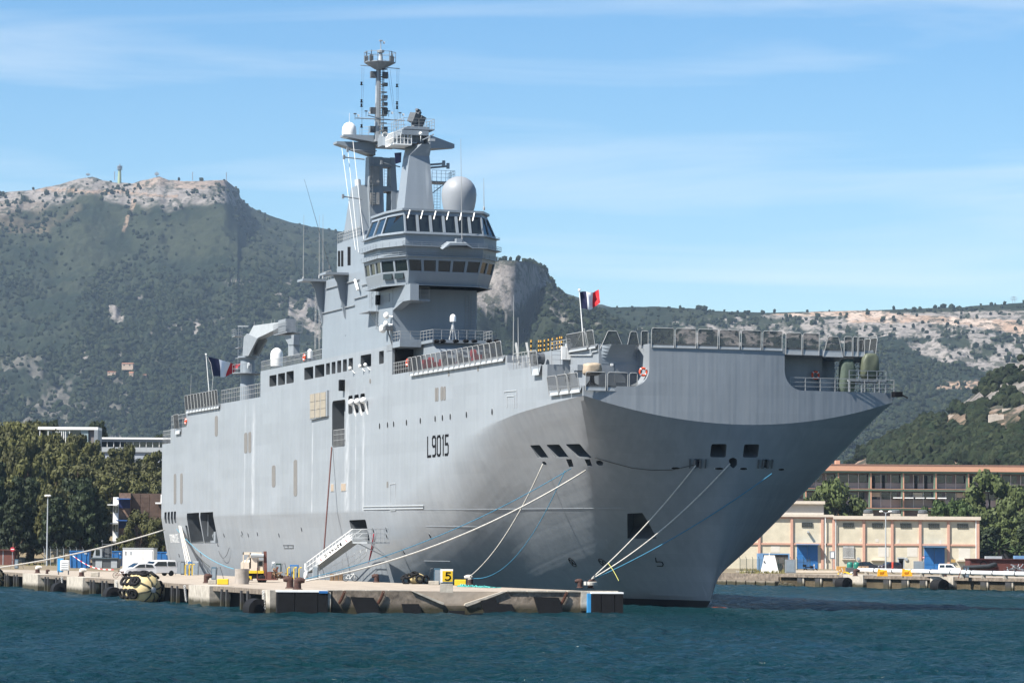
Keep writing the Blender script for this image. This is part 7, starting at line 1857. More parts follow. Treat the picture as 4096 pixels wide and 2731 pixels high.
# grey workboat on land
p = onZ(420, 2276, ZQ); k_ = p.y / F; wb = empty('workboat', (p.x, p.y, ZQ)); tag(wb, 'grey aluminium workboat standing on the quay between blue skips', 'boat')
mb = MB(); mb.hexa([(-46 * k_, 0, .2), (50 * k_, 0, .2), (46 * k_, 5, .2), (-42 * k_, 5, .2)], [(-56 * k_, -.1, 42 * k_), (54 * k_, -.1, 42 * k_), (50 * k_, 6, 42 * k_), (-50 * k_, 6, 42 * k_)]); mb.build('hull', M_DARKG, wb)
for a, b in ((-38, -12), (24, 48)): mb = MB(); mb.box(a * k_, b * k_, -.12, 0.0, 6 * k_, 36 * k_); mb.build('transom_plate', M_LIGHTG, wb)
mb = MB(); mb.box(-56 * k_, 54 * k_, -.3, .1, 42 * k_, 47 * k_); mb.build('rubbing_strake', mat('slate_rubber', (.08, .11, .13), .6), wb)
mb = MB(); mb.hexa([(-52 * k_, .5, 47 * k_), (-15 * k_, .5, 47 * k_), (-15 * k_, 3, 47 * k_), (-52 * k_, 3, 47 * k_)], [(-42 * k_, .5, 82 * k_), (-16 * k_, .5, 82 * k_), (-16 * k_, 3, 82 * k_), (-42 * k_, 3, 82 * k_)]); mb.build('wheelhouse', M_LIGHTG, wb)
mb = MB(); mb.box(-40 * k_, -24 * k_, .44, .5, 56 * k_, 78 * k_); mb.build('wheelhouse_window', M_GLASS, wb)
mb = MB()
for x in (-14, 10, 24): mb.bar((x * k_, .5, 45 * k_), (x * k_, .5, 100 * k_), .07)
mb.bar((-14 * k_, .5, 100 * k_), (24 * k_, .5, 100 * k_), .09); mb.bar((-14 * k_, .5, 75 * k_), (45 * k_, .5, 60 * k_), .06); mb.box(-12 * k_, 22 * k_, .7, 1.2, 50 * k_, 92 * k_); mb.bar((-14 * k_, .5, 100 * k_), (-14 * k_, .5, 112 * k_), .05); mb.sphere((-14 * k_, .5, 112 * k_), .15, 8, 6); mb.build('mast_frame', M_DARKG, wb)
# street lamps, signs, kiosk, fence
def lamp(u, vb, vt, label, double=False, hpx=20):
    p = onZ(u, vb, ZQ); k_ = p.y / F; h = (vb - vt) * k_; root = empty('street_lamp', (p.x, p.y, ZQ)); tag(root, label, 'street lamp')
    mb = MB(); mb.tube([(0, 0, 0), (0, 0, h)], .2, 8, radii=[.17, .10]); mb.build('post', M_LIGHTG, root)
    for sgn in ((-1, 1) if double else (1, -1)):
        mb = MB(); a = V(0, 0, h); b = V(sgn * 18 * k_ if double else sgn * 5 * k_, 0, h + (6 * k_ if double else 2 * k_)); mb.tube([a, b], .06, 5); mb.build('arm', M_LIGHTG, root)
        mb = MB(); mb.sphere(b, .42, 10, 6, .5); mb.build('lamp_head', M_WHITE, root, smooth=True)
lamp(187, 2262, 1985, 'tall single-post street lamp in front of the left trees'); lamp(3543, 2282, 2052, 'tall white street lamp with two arms in front of the warehouse', True)
def round_sign(u, vb, vc, rpx, label, m):
    p = onZ(u, vb, ZQ); k_ = p.y / F; root = empty('road_sign', (p.x, p.y, ZQ)); tag(root, label, 'road sign')
    mb = MB(); mb.bar((0, 0, 0), (0, 0, (vb - vc + rpx) * k_), .05); mb.build('post', M_LIGHTG, root); mb = MB(); mb.lathe((0, -.1, (vb - vc) * k_), [(rpx * k_, 0), (rpx * k_, .05)], 20, 'y'); mb.build('disc', m, root)
    mb = MB(); mb.box(-rpx * k_ * .7, rpx * k_ * .7, -.125, -.105, (vb - vc) * k_ - .08, (vb - vc) * k_ + .08); mb.build('bar', M_WHITE, root)
M_SIGNR = mat('sign_red', (.55, .03, .05), .5, var=0)
round_sign(49, 2262, 2196, 9, 'round red stop sign beside the brown kiosk at the far left', M_SIGNR); round_sign(3694, 2283, 2229, 5, 'round red sign left of the right blue warehouse door', M_SIGNR)
p = onZ(-20, 2258, ZQ); k_ = p.y / F; ks = empty('kiosk', (p.x, p.y, ZQ)); tag(ks, 'red-brown wooden kiosk at the far left edge', 'kiosk')
mb = MB(); mb.box(0, 76 * k_, 0, 3, 0, 58 * k_); mb.build('wall', M_BROWN, ks); mb = MB(); mb.box(-.3, 84 * k_, -.4, 3.3, 58 * k_, 62 * k_); mb.build('roof', mat('kiosk_roof', (.12, .05, .04), .8), ks); mb = MB(); mb.box(30 * k_, 33 * k_, -.05, 0, 0, 58 * k_); mb.build('door_post', M_LIGHTG, ks)
qbox(88, 110, 2226, 2254, 1.0, 'white_crate', M_WHITE, 'small white box in the dry grass left of the lamp post', 'box')
def fence(u0, u1, vb, hpx, n, label, posts_only=False, mpost=M_LIGHTG):
    p, q = onZ(u0, vb, ZQ), onZ(u1, vb, ZQ); k_ = p.y / F; h = hpx * k_; root = empty('wire_fence', (p.x, p.y, ZQ)); tag(root, label, 'fence'); L_ = q.x - p.x
    for k in range(n + 1): mb = MB(); x = L_ * k / n; mb.bar((x, 0, 0), (x, 0, h), .06); mb.bar((x, 0, h), (x - .15, -.2, h + .4), .04); mb.build('post', mpost, root)
    mb = MB(); mb.poly([(0, 0, .1), (L_, 0, .1), (L_, 0, h), (0, 0, h)]); mb.build('wire_mesh', mat('fence_mesh', (.12, .14, .13), .8, var=0, alpha=.25), root)
fence(176, 360, 2260, 66, 6, 'tall wire fence with pale posts behind the left quay'); fence(2960, 3215, 2286, 52, 11, 'dark wire fence with green posts in front of the left part of the warehouse', mpost=mat('dark_green_paint', (.03, .06, .05), .5))
# barrier tape
mb = MB(); p0, p1 = gq(290, 2280, ZQ + 2.2), gq(455, 2290, ZQ + .4)
for k in range(16): mb.cur = k % 2; a, b = p0.lerp(p1, k / 16), p0.lerp(p1, (k + 1) / 16); sg_ = lambda t: V(0, 0, -.7 * math.sin(math.pi * t)); mb.poly([a + sg_(k / 16), b + sg_((k + 1) / 16), b + sg_((k + 1) / 16) + V(0, 0, .14), a + sg_(k / 16) + V(0, 0, .14)])
o = mb.build('barrier_tape', [M_WHITE, M_SIGNR]); tag(o, 'red and white barrier tape sagging in front of the blue skip', 'tape')
# ================================================================ far quay on the right
R0_, R1_ = Vector((44.5, 536)), Vector((75.3, 478)); RD = (R1_ - R0_).normalized(); RN = Vector((RD.y, -RD.x)) 
if RN.y > 0: RN = -RN
fq = bpy.data.objects['ground']
def r_at(u):
    k = (u - 2048) / F; return (R0_.x - k * R0_.y) / (k * RD.y - RD.x)
def redge(s, out=0.0): return R0_ + RD * s + RN * out
rq = MB(); a, b, c, d = redge(0, 0), redge(95, 0), redge(95, -16), redge(0, -16); rq.poly([(a.x, a.y, ZQ + .004), (b.x, b.y, ZQ + .004), (c.x, c.y, ZQ + .004), (d.x, d.y, ZQ + .004)]); rqo = rq.build('far_quay', M_CONC); tag(rqo, kind='structure')
strip('quay_wall', redge(0, .0), redge(95, .0), -2, ZQ - .5, -.3, M_BLACK, rqo)  # black colour stands in for the shade between the pillars
def rleg(u0, u1, kind):
    s0, s1 = r_at(u0), r_at(u1)
    if kind == 'p': strip('pillar', redge(s0, .7), redge(s1, .7), -2, ZQ + .05, -2.0, M_CONCL, rqo)
    else:
        strip('slab_edge', redge(s0, .45), redge(s1, .45), ZQ - .5, ZQ + .012, -.8, M_CONCD, rqo)
        for t in (.28, .55, .82):
            a = redge(s0 + (s1 - s0) * t, .35); strip('fender_post', a, a + RD * 1.4, -.4, ZQ - .45, -.25, mat('dark_timber', (.05, .05, .052), .8, var=.3), rqo)
            a = redge(s0 + (s1 - s0) * t + 1.5, .3); strip('pile', a, a + RD * .35, -.6, ZQ - .45, -.2, M_CONCL, rqo)
for u0, u1, k in ((3128, 3390, 'r'), (3390, 3470, 'p'), (3470, 3738, 'r'), (3738, 3830, 'p'), (3830, 4200, 'r')): rleg(u0, u1, k)
for pa, pb in (((44.4, 536.2), (43, 541)), ((43, 541), (36, 553)), ((36, 553), (10, 560))):
    strip('retaining_wall', pb, pa, -1, ZQ - .02, .3, M_CONCD, rqo); 
for k in range(6):
    t0, t1 = k / 6 + .01, (k + 1) / 6 - .01; a, b = Vector((36, 551.5)).lerp(Vector((44.5, 534.5)), t0), Vector((36, 551.5)).lerp(Vector((44.5, 534.5)), t1); strip('quay_block', a, b, -1, .75, 1.2, M_CONC, rqo)
rg = random.Random(11)
for k in range(9):
    t = rg.random(); c = Vector((44.2, 535)).lerp(Vector((47.5, 528)), t); mb = MB(); r = rg.uniform(.25, .6); mb.sphere((0, 0, 0), r, 7, 5, .7); o = mb.build('rock', M_CONCD); o.location = (c.x, c.y, .1); o.rotation_euler = (rg.random(), rg.random(), rg.random()); o.parent = rqo
azR = math.atan2(RD.y, RD.x)
for u_, lb in ((3412, 'black cylinder fender under the left bollard of the far quay'), (3795, 'black cylinder fender under the right bollard of the far quay')):
    p = redge(r_at(u_), 1.6); tube_fender((p.x, p.y, .55), 1.05, 2.2, azR, lb)
# white pipe on trestles
pp0, pp1 = onZ(3432, 2297, ZQ), onZ(4160, 2318, ZQ)
pr_ = empty('pipeline', (pp0.x, pp0.y, ZQ)); tag(pr_, 'long white pipe on low trestles running along the far quay', 'pipe')
n_ = 9; dv = pp1 - pp0
for k in range(n_):
    a, b = dv * (k / n_), dv * ((k + 1) / n_); mb = MB(); mb.tube([a + V(0, 0, .75) + dv.normalized() * .15, b + V(0, 0, .75) - dv.normalized() * .15], .34, 12); mb.build('pipe_length', M_WHITE, pr_, smooth=True, auto=50)
    mb = MB(); mb.tube([b + V(0, 0, .75) - dv.normalized() * .16, b + V(0, 0, .75) + dv.normalized() * .16], .42, 12); mb.build('coupling', M_DARKG, pr_)
    mb = MB(); m_ = (a + b) / 2; mb.box(m_.x - .3, m_.x + .3, m_.y - .3, m_.y + .3, 0, .42); mb.build('trestle', M_CONCL, pr_)
for u_, lb in ((3528, 'left of two yellow pumps on the white pipe'), (3626, 'right of two yellow pumps on the white pipe')):
    p = onZ(u_, 2303, ZQ); k_ = p.y / F; g = empty('yellow_pump', (p.x, p.y - .6, ZQ)); tag(g, lb, 'pump', 'yellow pumps'); MP = mat('pump_yellow', (.85, .42, .02), .5, var=.1)
    mb = MB(); mb.box(-20 * k_, 20 * k_, -.5, .5, 0, 7 * k_); mb.build('base', MP, g); mb = MB(); mb.lathe((0, 0, 17 * k_), [(.25, -14 * k_), (.38, -12 * k_), (.38, 4 * k_), (.3, 5 * k_), (.3, 15 * k_)], 12, 'x'); mb.build('motor', MP, g)
    mb = MB(); mb.box(-19 * k_, -10 * k_, -.3, .3, 7 * k_, 29 * k_); mb.box(6 * k_, 18 * k_, -.3, .3, 7 * k_, 25 * k_); mb.build('pump_housing', MP, g)
# warehouse ------------------------------------------------------------
DW = 690.0
M_WALL = mat('cream_render', (.66, .60, .46), .9, var=.14, vscale=.5)
M_PINK = mat('pink_trim', (.62, .36, .27), .9, var=.08, vscale=.8)
M_CAP = mat('pale_parapet', (.68, .60, .50), .9, var=.08)
M_PATCH = mat('pale_patch', (.72, .68, .60), .9, var=.05)
def wx(u): return (u - 2048) / F * DW
def wz(v, u=3600): return 5.7 + (horiz(u) - v) * DW / F
wh = empty('warehouse', (wx(3338), DW, 0)); tag(wh, 'long cream warehouse with pink pilasters and blue doors on the far quay', 'warehouse'); WX = wx(3338)
def wbox(u0, u1, v0, v1, o0, o1, name, m, par=None, um=3600):
    mb = MB(); mb.box(wx(u0) - WX, wx(u1) - WX, o0, o1, wz(v1, um), wz(v0, um)); return mb.build(name, m, par or wh)
base_v = 2292
wbox(2900, 3338.5, 2070, base_v, .5, 18, 'left_wall', M_WALL); wbox(3339, 3920, 2078, base_v, .5, 18, 'main_wall', M_WALL)
wbox(3120, 3300, 2018, 2069, 1.0, 17, 'upper_storey', mat('upper_render', (.60, .56, .50), .9, var=.06)); wbox(3100, 3304, 2006, 2018, .2, 17.5, 'upper_parapet', M_CAP)
wbox(2890, 3338, 2060, 2069.5, -.05, 18.2, 'left_parapet', M_CAP); wbox(3336, 3925, 2064, 2077.5, -.25, 18.4, 'parapet', M_CAP)
for u0, u1 in ((2960, 3338), (3345, 3912)): wbox(u0, u1, 2070 if u1 < 3340 else 2078, 2076 if u1 < 3340 else 2083, .30, .5, 'cornice', M_PINK); wbox(u0, u1, 2174, 2181, .30, .5, 'band_course', M_PINK)
for u in (3041, 3171, 3293, 3338, 3459, 3572, 3684, 3797): wbox(u - 5, u + 5, 2071 if u < 3339 else 2079, base_v, .18, .5, 'pilaster', M_PINK)
wbox(3909, 3920.2, 2079, base_v, .1, .5, 'corner_pilaster', M_PINK); wbox(3303, 3306, 2066, base_v, .05, .2, 'downpipe', M_WHITE); wbox(3345, 3347.5, 2078, base_v, .05, .2, 'downpipe', M_WHITE); wbox(3905, 3908, 2078, base_v, .05, .2, 'downpipe', M_WHITE)
for u in (3233, 3398, 3514, 3627, 3739, 3854):
    o = wbox(u - 22, u + 22, 2092, 2110, .36, .5, 'window', M_GLASS)
    for k in range(6): wbox(u - 22 + k * 8.4, u - 21 + k * 8.4, 2092, 2110, .32, .36, 'bar', M_DARKG, o).matrix_parent_inverse = Matrix.Identity(4)
    wbox(u - 22, u + 22, 2100.5, 2101.5, .30, .33, 'bar', M_DARKG, o)
o = wbox(3375, 3420, 2184, 2234, .36, .5, 'window', M_GLASS)
for k in range(10): wbox(3376 + k * 4.6, 3377.4 + k * 4.6, 2184, 2234, .22, .28, 'bar', M_WHITE, o)
for v in (2190, 2228): wbox(3375, 3420, v, v + 1.2, .20, .22, 'bar', M_WHITE, o)
wbox(3372, 3424, 2235, 2239, .1, .5, 'sill', M_CAP)
for u0, u1, v0, v1 in ((3192, 3275, 2182, 2290), (3700, 3782, 2188, 2290)):
    um = (u0 + u1) / 2; d1 = wbox(u0, um - .4, v0, v1, .38, .5, 'blue_door', M_BLUE); d2 = wbox(um + .4, u1, v0, v1, .38, .5, 'blue_door', M_BLUE)
    for k in range(3): wbox(u0 + 3, um - 3, v0 + 6 + 34 * k, v0 + 34 + 34 * k, .34, .375, 'door_panel', M_BLUE, d1); wbox(um + 3, u1 - 3, v0 + 6 + 34 * k, v0 + 34 + 34 * k, .34, .375, 'door_panel', M_BLUE, d2)
    wbox(u0 - 4, u1 + 4, v0 - 4, v0 - 1.5, -1.2, .5, 'door_canopy', mat('blue_canopy', (.12, .30, .55), .5))
for u0, u1, v0, v1 in ((3088, 3124, 2184, 2212), (3516, 3559, 2188, 2226), (3632, 3674, 2188, 2225), (3838, 3884, 2190, 2236), (3505, 3518, 2155, 2168), (3593, 3602, 2156, 2172), (3672, 3680, 2156, 2172), (3761, 3769, 2158, 2175), (3443, 3450, 2154, 2166)): wbox(u0, u1, v0, v1, .47, .5, 'repaired_patch', M_PATCH)
for u in (3437, 3629): mb = MB(); mb.lathe((wx(u) - WX, .3, wz(2235)), [(.35, 0), (.35, .2)], 14, 'y'); mb.build('wall_vent', M_LIGHTG, wh)
mb = MB(); mb.box(wx(3232) - WX, wx(3240) - WX, -.4, .5, wz(2133), wz(2126)); mb.build('wall_lamp', M_LIGHTG, wh)
for u in (3490, 3600, 3710):
    mb = MB(); a = wx(u) - WX; mb.box(a - 1.0, a + 1.0, 6, 8, wz(2064), wz(2053)); mb.build('vent_base', M_CONCL, wh); mb = MB(); mb.lathe((a, 7, wz(2053)), [(.7, 0), (1.0, .2), (1.0, .7), (.6, .85)], 14); mb.build('roof_vent', M_DARKG, wh)
for u0, u1 in ((3488, 3540), (3830, 3880)): wbox(u0, u1, 2238, 2242, -.3, .5, 'ledge', M_CAP)
# office block behind --------------------------------------------------
DO = 860.0
M_GREEN = mat('green_trim', (.14, .22, .15), .8, var=.06); M_OPINK = mat('office_pink', (.60, .33, .22), .85, var=.05); M_OWALL = mat('office_grey', (.20, .18, .18), .8, var=.06); M_OW = mat('office_panel', (.40, .38, .36), .8, var=.08)
def ox(u): return (u - 2048) / F * DO
def oz(v, u=3700): return 5.7 + (horiz(u) - v) * DO / F
of = empty('office_block', (ox(3600), DO, 0)); OX = ox(3600); tag(of, 'long pink roofed office building with green balcony edges behind the warehouse', 'office building')
def obox(u0, u1, v0, v1, o0, o1, name, m, par=None):
    mb = MB(); mb.box(ox(u0) - OX, ox(u1) - OX, o0, o1, oz(v1), oz(v0)); return mb.build(name, m, par or of)
obox(2950, 4250, 1863, 1886, -1.5, 14, 'roof_fascia', M_OPINK); obox(2950, 4250, 1859, 1863, -1.6, 14.1, 'roof_edge', mat('roof_brown', (.30, .17, .13), .8)); obox(2950, 4250, 1886.2, 1893, -1.3, 14, 'roof_trim', M_GREEN)
obox(2950, 4250, 1893.2, 2330, 2.0, 14, 'core', M_OWALL)
for v in (1962, 2038, 2110, 2180): obox(2950, 4250, v - 4, v + 2, -1.0, 2, 'balcony_slab', M_GREEN); obox(2950, 4250, v - 6, v - 4, -1.1, 1.9, 'balcony_edge', M_OPINK)
obox(3350, 3366, 1843, 1859, 2, 6, 'chimney', M_OPINK)
bays = list(range(3092, 4250, 130))
for b0 in bays:
    for (v0, v1) in ((1893.5, 1955), (1965, 2031), (2041, 2103)):
        obox(b0, b0 + 6, v0, v1, -.8, 1.99, 'party_wall', M_OPINK); obox(b0 - 5, b0 - .2, v0, v1, -.85, .3, 'pier', M_GREEN)
    for v0, v1, fl in ((1898, 1955, 0), (1968, 2030, 1)):
        for k in range(3):
            a = b0 + 8 + k * 40; rg = random.Random(b0 * 7 + k + fl)
            obox(a + 1, a + 38, v0 + (30 if fl else 34), v1, 1.8, 1.99, 'panel', M_OW)
            w = obox(a + 2, a + (37 if rg.random() < .6 else 24), v0 + 3, v0 + (28 if fl else 32), 1.85, 1.98, 'window', M_GLASS)
            obox(a + 38.3, a + 40, v0, v1, 1.5, 1.99, 'mullion', M_WHITE)
            if not fl and rg.random() < .35: obox(a + 4, a + 16, v0 + 4, v1, 1.72, 1.79, 'balcony_door', M_BLACK)
            if fl and rg.random() < .3: obox(a + 2, a + 36, v0 + 2, v0 + 20, 1.7, 1.8, 'shutter', M_CAP)
for u in (3575, 3620, 3664, 3707, 3752): obox(u, u + 33, 1990, 1994, -1.9, .9, 'awning', M_WHITE)
# white flats high on the right
p = onD(4026, 1870, 1180); k_ = 1180 / F; fl = empty('flats', (p.x, p.y, p.z - 8)); tag(fl, 'white flat roofed building showing above the office roof at the right edge', 'building')
mb = MB(); mb.box(0, 110 * k_, 0, 10, 0, 8 + 18 * k_); mb.build('wall', mat('far_white', (.66, .63, .60), .8), fl)
for k in range(5): mb = MB(); mb.box((12 + k * 18) * k_, (26 + k * 18) * k_, -.1, 0, 8 + 2 * k_, 8 + 12 * k_); mb.build('window', M_GLASS, fl)
for k in range(3): mb = MB(); mb.box((6 + k * 30) * k_, (12 + k * 30) * k_, 1, 2, 8 + 18 * k_, 8 + 24 * k_); mb.build('chimney', M_OPINK, fl)
# small fort walls and houses on the slopes
def far_house(u0, u1, v0, vb, d, label, wall, roof, wins=2, cat='house'):
    p = onD(u0, vb, d); k_ = d / F; w, h = (u1 - u0) * k_, (vb - v0) * k_; o = empty('far_house', (p.x, p.y, p.z - 4)); tag(o, label, cat)
    mb = MB(); mb.box(0, w, 0, w * .6 + 3, 0, 4 + h * .75); mb.build('wall', wall, o)
    mb = MB(); mb.prism([(-.4, 0 - .5, 4 + h * .75), (-.4, w * .6 + 3.5, 4 + h * .75), (-.4, (w * .6 + 3) / 2, 4 + h)], (w + .8, 0, 0)); mb.build('roof', roof, o)
    for k in range(wins): mb = MB(); mb.box(w * (k + .3) / wins, w * (k + .3) / wins + w * .12, -.08, 0, 4 + h * .2, 4 + h * .5); mb.build('window', M_GLASS, o)
    return o
M_TILE = mat('terracotta', (.42, .19, .11), .8); M_HW = mat('house_wall', (.55, .42, .32), .9)
def on_terr(u, v, info):
    X, D, Z, U, vp, w, nt_ = info; j = np.argmin(np.abs(U[0] - u)); col_ = vp[:nt_, j]; i = np.argmin(np.abs(col_ - v)); return D[i, j]
for u0, u1, v0, vb, lb in ((487, 532, 1450, 1466, 'pink house with wide roof among the woods of the left mountain, highest of the group'), (430, 462, 1484, 1496, 'low pink house at the left of the group in the mountain woods'), (516, 532, 1486, 1506, 'small square salmon house in the middle of the group in the mountain woods'), (570, 584, 1496, 1506, 'tiny pale house at the right of the group in the mountain woods')):
    far_house(u0, u1, v0, vb, on_terr(u0, vb, iA) - 15, lb, M_HW, M_TILE)
for u0, u1, v0, vb, lb in ((3796, 3872, 1656, 1676, 'long white ruined wall on the right hill'), (3955, 4016, 1654, 1682, 'pale fort wall with buttresses at the right of the hill'), (4010, 4070, 1632, 1646, 'upper pale fort wall near the right edge of the hill')):
    d = on_terr(u0, vb, iD) - 6; p = onD(u0, vb, d); k_ = d / F; w = (u1 - u0) * k_; o = empty('fort_wall', (p.x, p.y, p.z - 1)); tag(o, lb, 'wall')
    for k in range(5): mb = MB(); mb.box(w * k / 5 + .02, w * (k + 1) / 5 - .02, 0, 1.5, 0, 1 + (vb - v0) * k_ * (.85 + .15 * ((k * 7) % 3) / 2)); mb.build('masonry', mat('fort_stone', (.58, .50, .42), .95, var=.25, vscale=.6), o)
# masts on the summit
d = 5200; 
p = onD(478, 722, d); k_ = d / F; o = empty('radio_tower', p - V(0, 0, 6)); tag(o, 'tall pale green concrete radio tower on the left mountain summit', 'tower')
mb = MB(); mb.lathe((0, 0, 0), [(3.2, 0), (2.4, 6 + 40 * k_), (2.0, 6 + 44 * k_)], 12); mb.build('shaft', mat('tower_green', (.33, .40, .24), .8), o)
for z in (44, 50, 56): mb = MB(); mb.lathe((0, 0, 6 + z * k_), [(3.5, -.5), (4.6, 0), (4.6, .9), (2, 1)], 10); mb.build('platform', M_MIDG, o)
mb = MB(); mb.bar((0, 0, 6 + 44 * k_), (0, 0, 6 + 66 * k_), .9, 6); mb.build('antenna', M_MIDG, o)
for u, vb, vt, lb in ((458, 714, 686, 'thin antenna left of the green radio tower'), (627, 700, 686, 'small radar station on the round top of the left mountain'), (770, 716, 688, 'thin antenna in the middle of the flat mountain crest'), (905, 716, 690, 'thin antenna at the right end of the mountain crest'), (352, 698, 692, 'small hut on the leftmost mountain top')):
    p = onD(u, vb + 6, d); mb = MB(); h = (vb - vt + 6) * k_; mb.bar((0, 0, 0), (0, 0, h), .7, 5)
    if u in (627, 352): mb.box(-3, 3, -3, 3, h * .3, h * .7)
    o = mb.build('summit_mast', M_MIDG); o.location = p; tag(o, lb, 'mast')
p = onD(4055, 1222, 4300); mb = MB(); h = 38 * 4300 / F
for sx_ in (-1, 1): mb.bar((sx_ * 2.2, 0, 0), (sx_ * .5, 0, h), .3)
for z, w in ((.6, 4), (.75, 5), (.9, 3.5)): mb.bar((-w, 0, h * z), (w, 0, h * z), .35)
o = mb.build('pylon', M_MIDG); o.location = p; tag(o, 'electricity pylon on the ridge near the right edge', 'pylon')
# things on the far quay
def simple(name, parts, u, vb, label, cat, rz=0, group=None, sc=1):
    p = onZ(u, vb, ZQ); o = empty(name, (p.x, p.y, ZQ), rz); o.scale = (sc,) * 3; tag(o, label, cat, group)
    for nm, m, fn in parts:
        mb = MB(); fn(mb); mb.build(nm, m, o)
    return o
# motorbike
def mbk(mb, k): pass
s_ = 1.25
simple('motorbike', [('wheel', M_RUB, lambda b: b.torus((-.75, 0, .32), .26, .09, 'y', 16, 6)), ('wheel', M_RUB, lambda b: b.torus((.75, 0, .32), .26, .09, 'y', 16, 6)), ('engine', M_DARKG, lambda b: b.box(-.35, .35, -.2, .2, .25, .65)), ('tank', M_BLACK, lambda b: b.sphere((.15, 0, .85), .32, 10, 6, .6)),
    ('seat', M_BLACK, lambda b: b.box(-.75, -.05, -.15, .15, .75, .88)), ('top_case', M_BLACK, lambda b: b.box(-1.1, -.7, -.22, .22, .85, 1.2)), ('fork', M_CHAIN, lambda b: (b.bar((.75, .1, .32), (.5, .1, 1.05), .04), b.bar((.75, -.1, .32), (.5, -.1, 1.05), .04))), ('handlebar', M_CHAIN, lambda b: (b.bar((.48, -.4, 1.1), (.48, .4, 1.1), .03), b.box(.5, .62, -.1, .1, .9, 1.25)))], 3242, 2290, 'black motorbike beside the left blue warehouse door', 'motorbike', math.radians(-20), sc=1.2)
# white cabin moulding on the grass, blue shelter
def cab(b):
    b.hexa([(-1.6, 0, 0), (1.6, 0, 0), (1.4, 1.5, 0), (-1.4, 1.5, 0)], [(-.8, .2, 3.0), (.9, .2, 3.0), (.8, 1.2, 3.0), (-.8, 1.2, 3.0)])
simple('boat_cabin', [('shell', M_WHITE, cab), ('porthole', M_BLACK, lambda b: b.lathe((-.9, -.02, 1.9), [(.13, 0), (.13, .3)], 10, 'y')), ('mast', M_WHITE, lambda b: b.bar((0, .6, 3), (0, .6, 3.5), .06))], 3078, 2290, 'white tapered boat cabin standing on dry grass before the blue shelter', 'boat cabin')
def sb(u0, u1, v0, vb, depth, label, cat, parts, name='shelter'):
    p, q = onZ(u0, vb, ZQ), onZ(u1, vb, ZQ); k_ = p.y / F; w, h = (u1 - u0) * k_, (vb - v0) * k_; o = empty(name, (p.x, p.y, ZQ)); tag(o, label, cat)
    for nm, m, (x0, x1, y0, y1, z0, z1) in parts: mb = MB(); mb.box(x0 * w, x1 * w, y0 * depth, y1 * depth, z0 * h, z1 * h); mb.build(nm, m, o)
    return o
sb(3032, 3158, 2212, 2283, 3, 'pale blue portable shelter with dark mesh front beside the bow', 'shelter', [('end_wall', mat('pale_blue_paint', (.16, .30, .50), .5), (0, .17, 0, 1, 0, 1)), ('roof', mat('pale_blue_paint', (.16, .30, .50), .5), (.17, 1, -.02, 1, .93, 1.0)), ('dark_front', mat('dark_mesh', (.10, .09, .08), .8), (.17, 1, .05, 1, .45, .93)), ('low_front', M_CONCD, (.17, 1, .08, 1, 0, .45)), ('glass_door', M_GLASS, (.5, .62, .03, .05, 0, .42)), ('glass_door', M_GLASS, (.64, .76, .03, .05, 0, .42)), ('side_post', mat('pale_blue_paint', (.16, .30, .50), .5), (.96, 1, -.02, .05, 0, .93))])
sb(3592, 3618, 2228, 2280, 1.2, 'glass telephone booth with a pale frame on the far quay', 'booth', [('side_frame', M_LIGHTG, (0, .15, 0, 1, 0, .9)), ('side_frame', M_LIGHTG, (.85, 1, 0, 1, 0, .9)), ('roof', M_LIGHTG, (-.05, 1.05, -.1, 1.1, .9, 1.0)), ('back_glass', M_GLASS, (.15, .85, .8, .85, .05, .9)), ('telephone', M_BLACK, (.4, .6, .5, .78, .4, .65))], 'phone_booth')
for u0, u1, lb in ((3388, 3412, 'left green recycling tank'), (3412, 3440, 'right green recycling tank')):
    p = onZ((u0 + u1) / 2, 2279, ZQ); k_ = p.y / F; mb = MB(); mb.lathe((0, 0, 0), [(12 * k_, 0), (13 * k_, 20 * k_), (11 * k_, 29 * k_), (6 * k_, 32 * k_)], 14); o = mb.build('recycling_tank', mat('tank_green', (.02, .18, .13), .4), None, smooth=True, auto=50); o.location = (p.x, p.y, ZQ); tag(o, lb + ' beside the dark car on the far quay', 'tank', 'green tanks')
qbox(3347, 3382, 2264, 2289, 1.2, 'orange_bin', mat('orange_bin', (.55, .30, .08), .7, var=.2), 'orange wooden bin left of the green tanks', 'bin')
qbox(3384, 3412, 2269, 2292, 1.0, 'steel_crate', M_DARKG, 'dark steel crate with a red box in front of the green tanks', 'crate')
for k, u in enumerate((3440, 3455, 3468)):
    p = onZ(u, 2290, ZQ); mb = MB(); mb.lathe((0, 0, 0), [(.25, 0), (.42, .25), (.42, .9), (.3, 1.15)], 12); o = mb.build('barrel', M_WOOD, None, smooth=True); o.location = (p.x, p.y, ZQ); tag(o, ('left', 'middle', 'right')[k] + ' brown drum in front of the dark car', 'barrel', 'brown drums')
p = onZ(3571, 2284, ZQ); mb = MB(); mb.lathe((0, 0, 0), [(.22, 0), (.22, 1.7), (.12, 1.8)], 10); o = mb.build('red_post', mat('post_red', (.6, .07, .04), .5), None); o.location = (p.x, p.y, ZQ); tag(o, 'short red post in front of the maroon hatchback', 'post')
qbox(3318, 3336, 2232, 2272, .6, 'white_cabinet', M_WHITE, 'white cabinet against the warehouse wall left of the notice board', 'cabinet')
sb(3318, 3340, 2203, 2283, .2, 'grey notice board on a post in front of the warehouse', 'sign', [('post', M_MIDG, (.45, .55, 0, 1, 0, 1)), ('board', M_MIDG, (0, 1, -.5, 0, .6, 1)), ('paper', M_WHITE, (.25, .8, -.8, -.5, .66, .94))], 'notice_board')
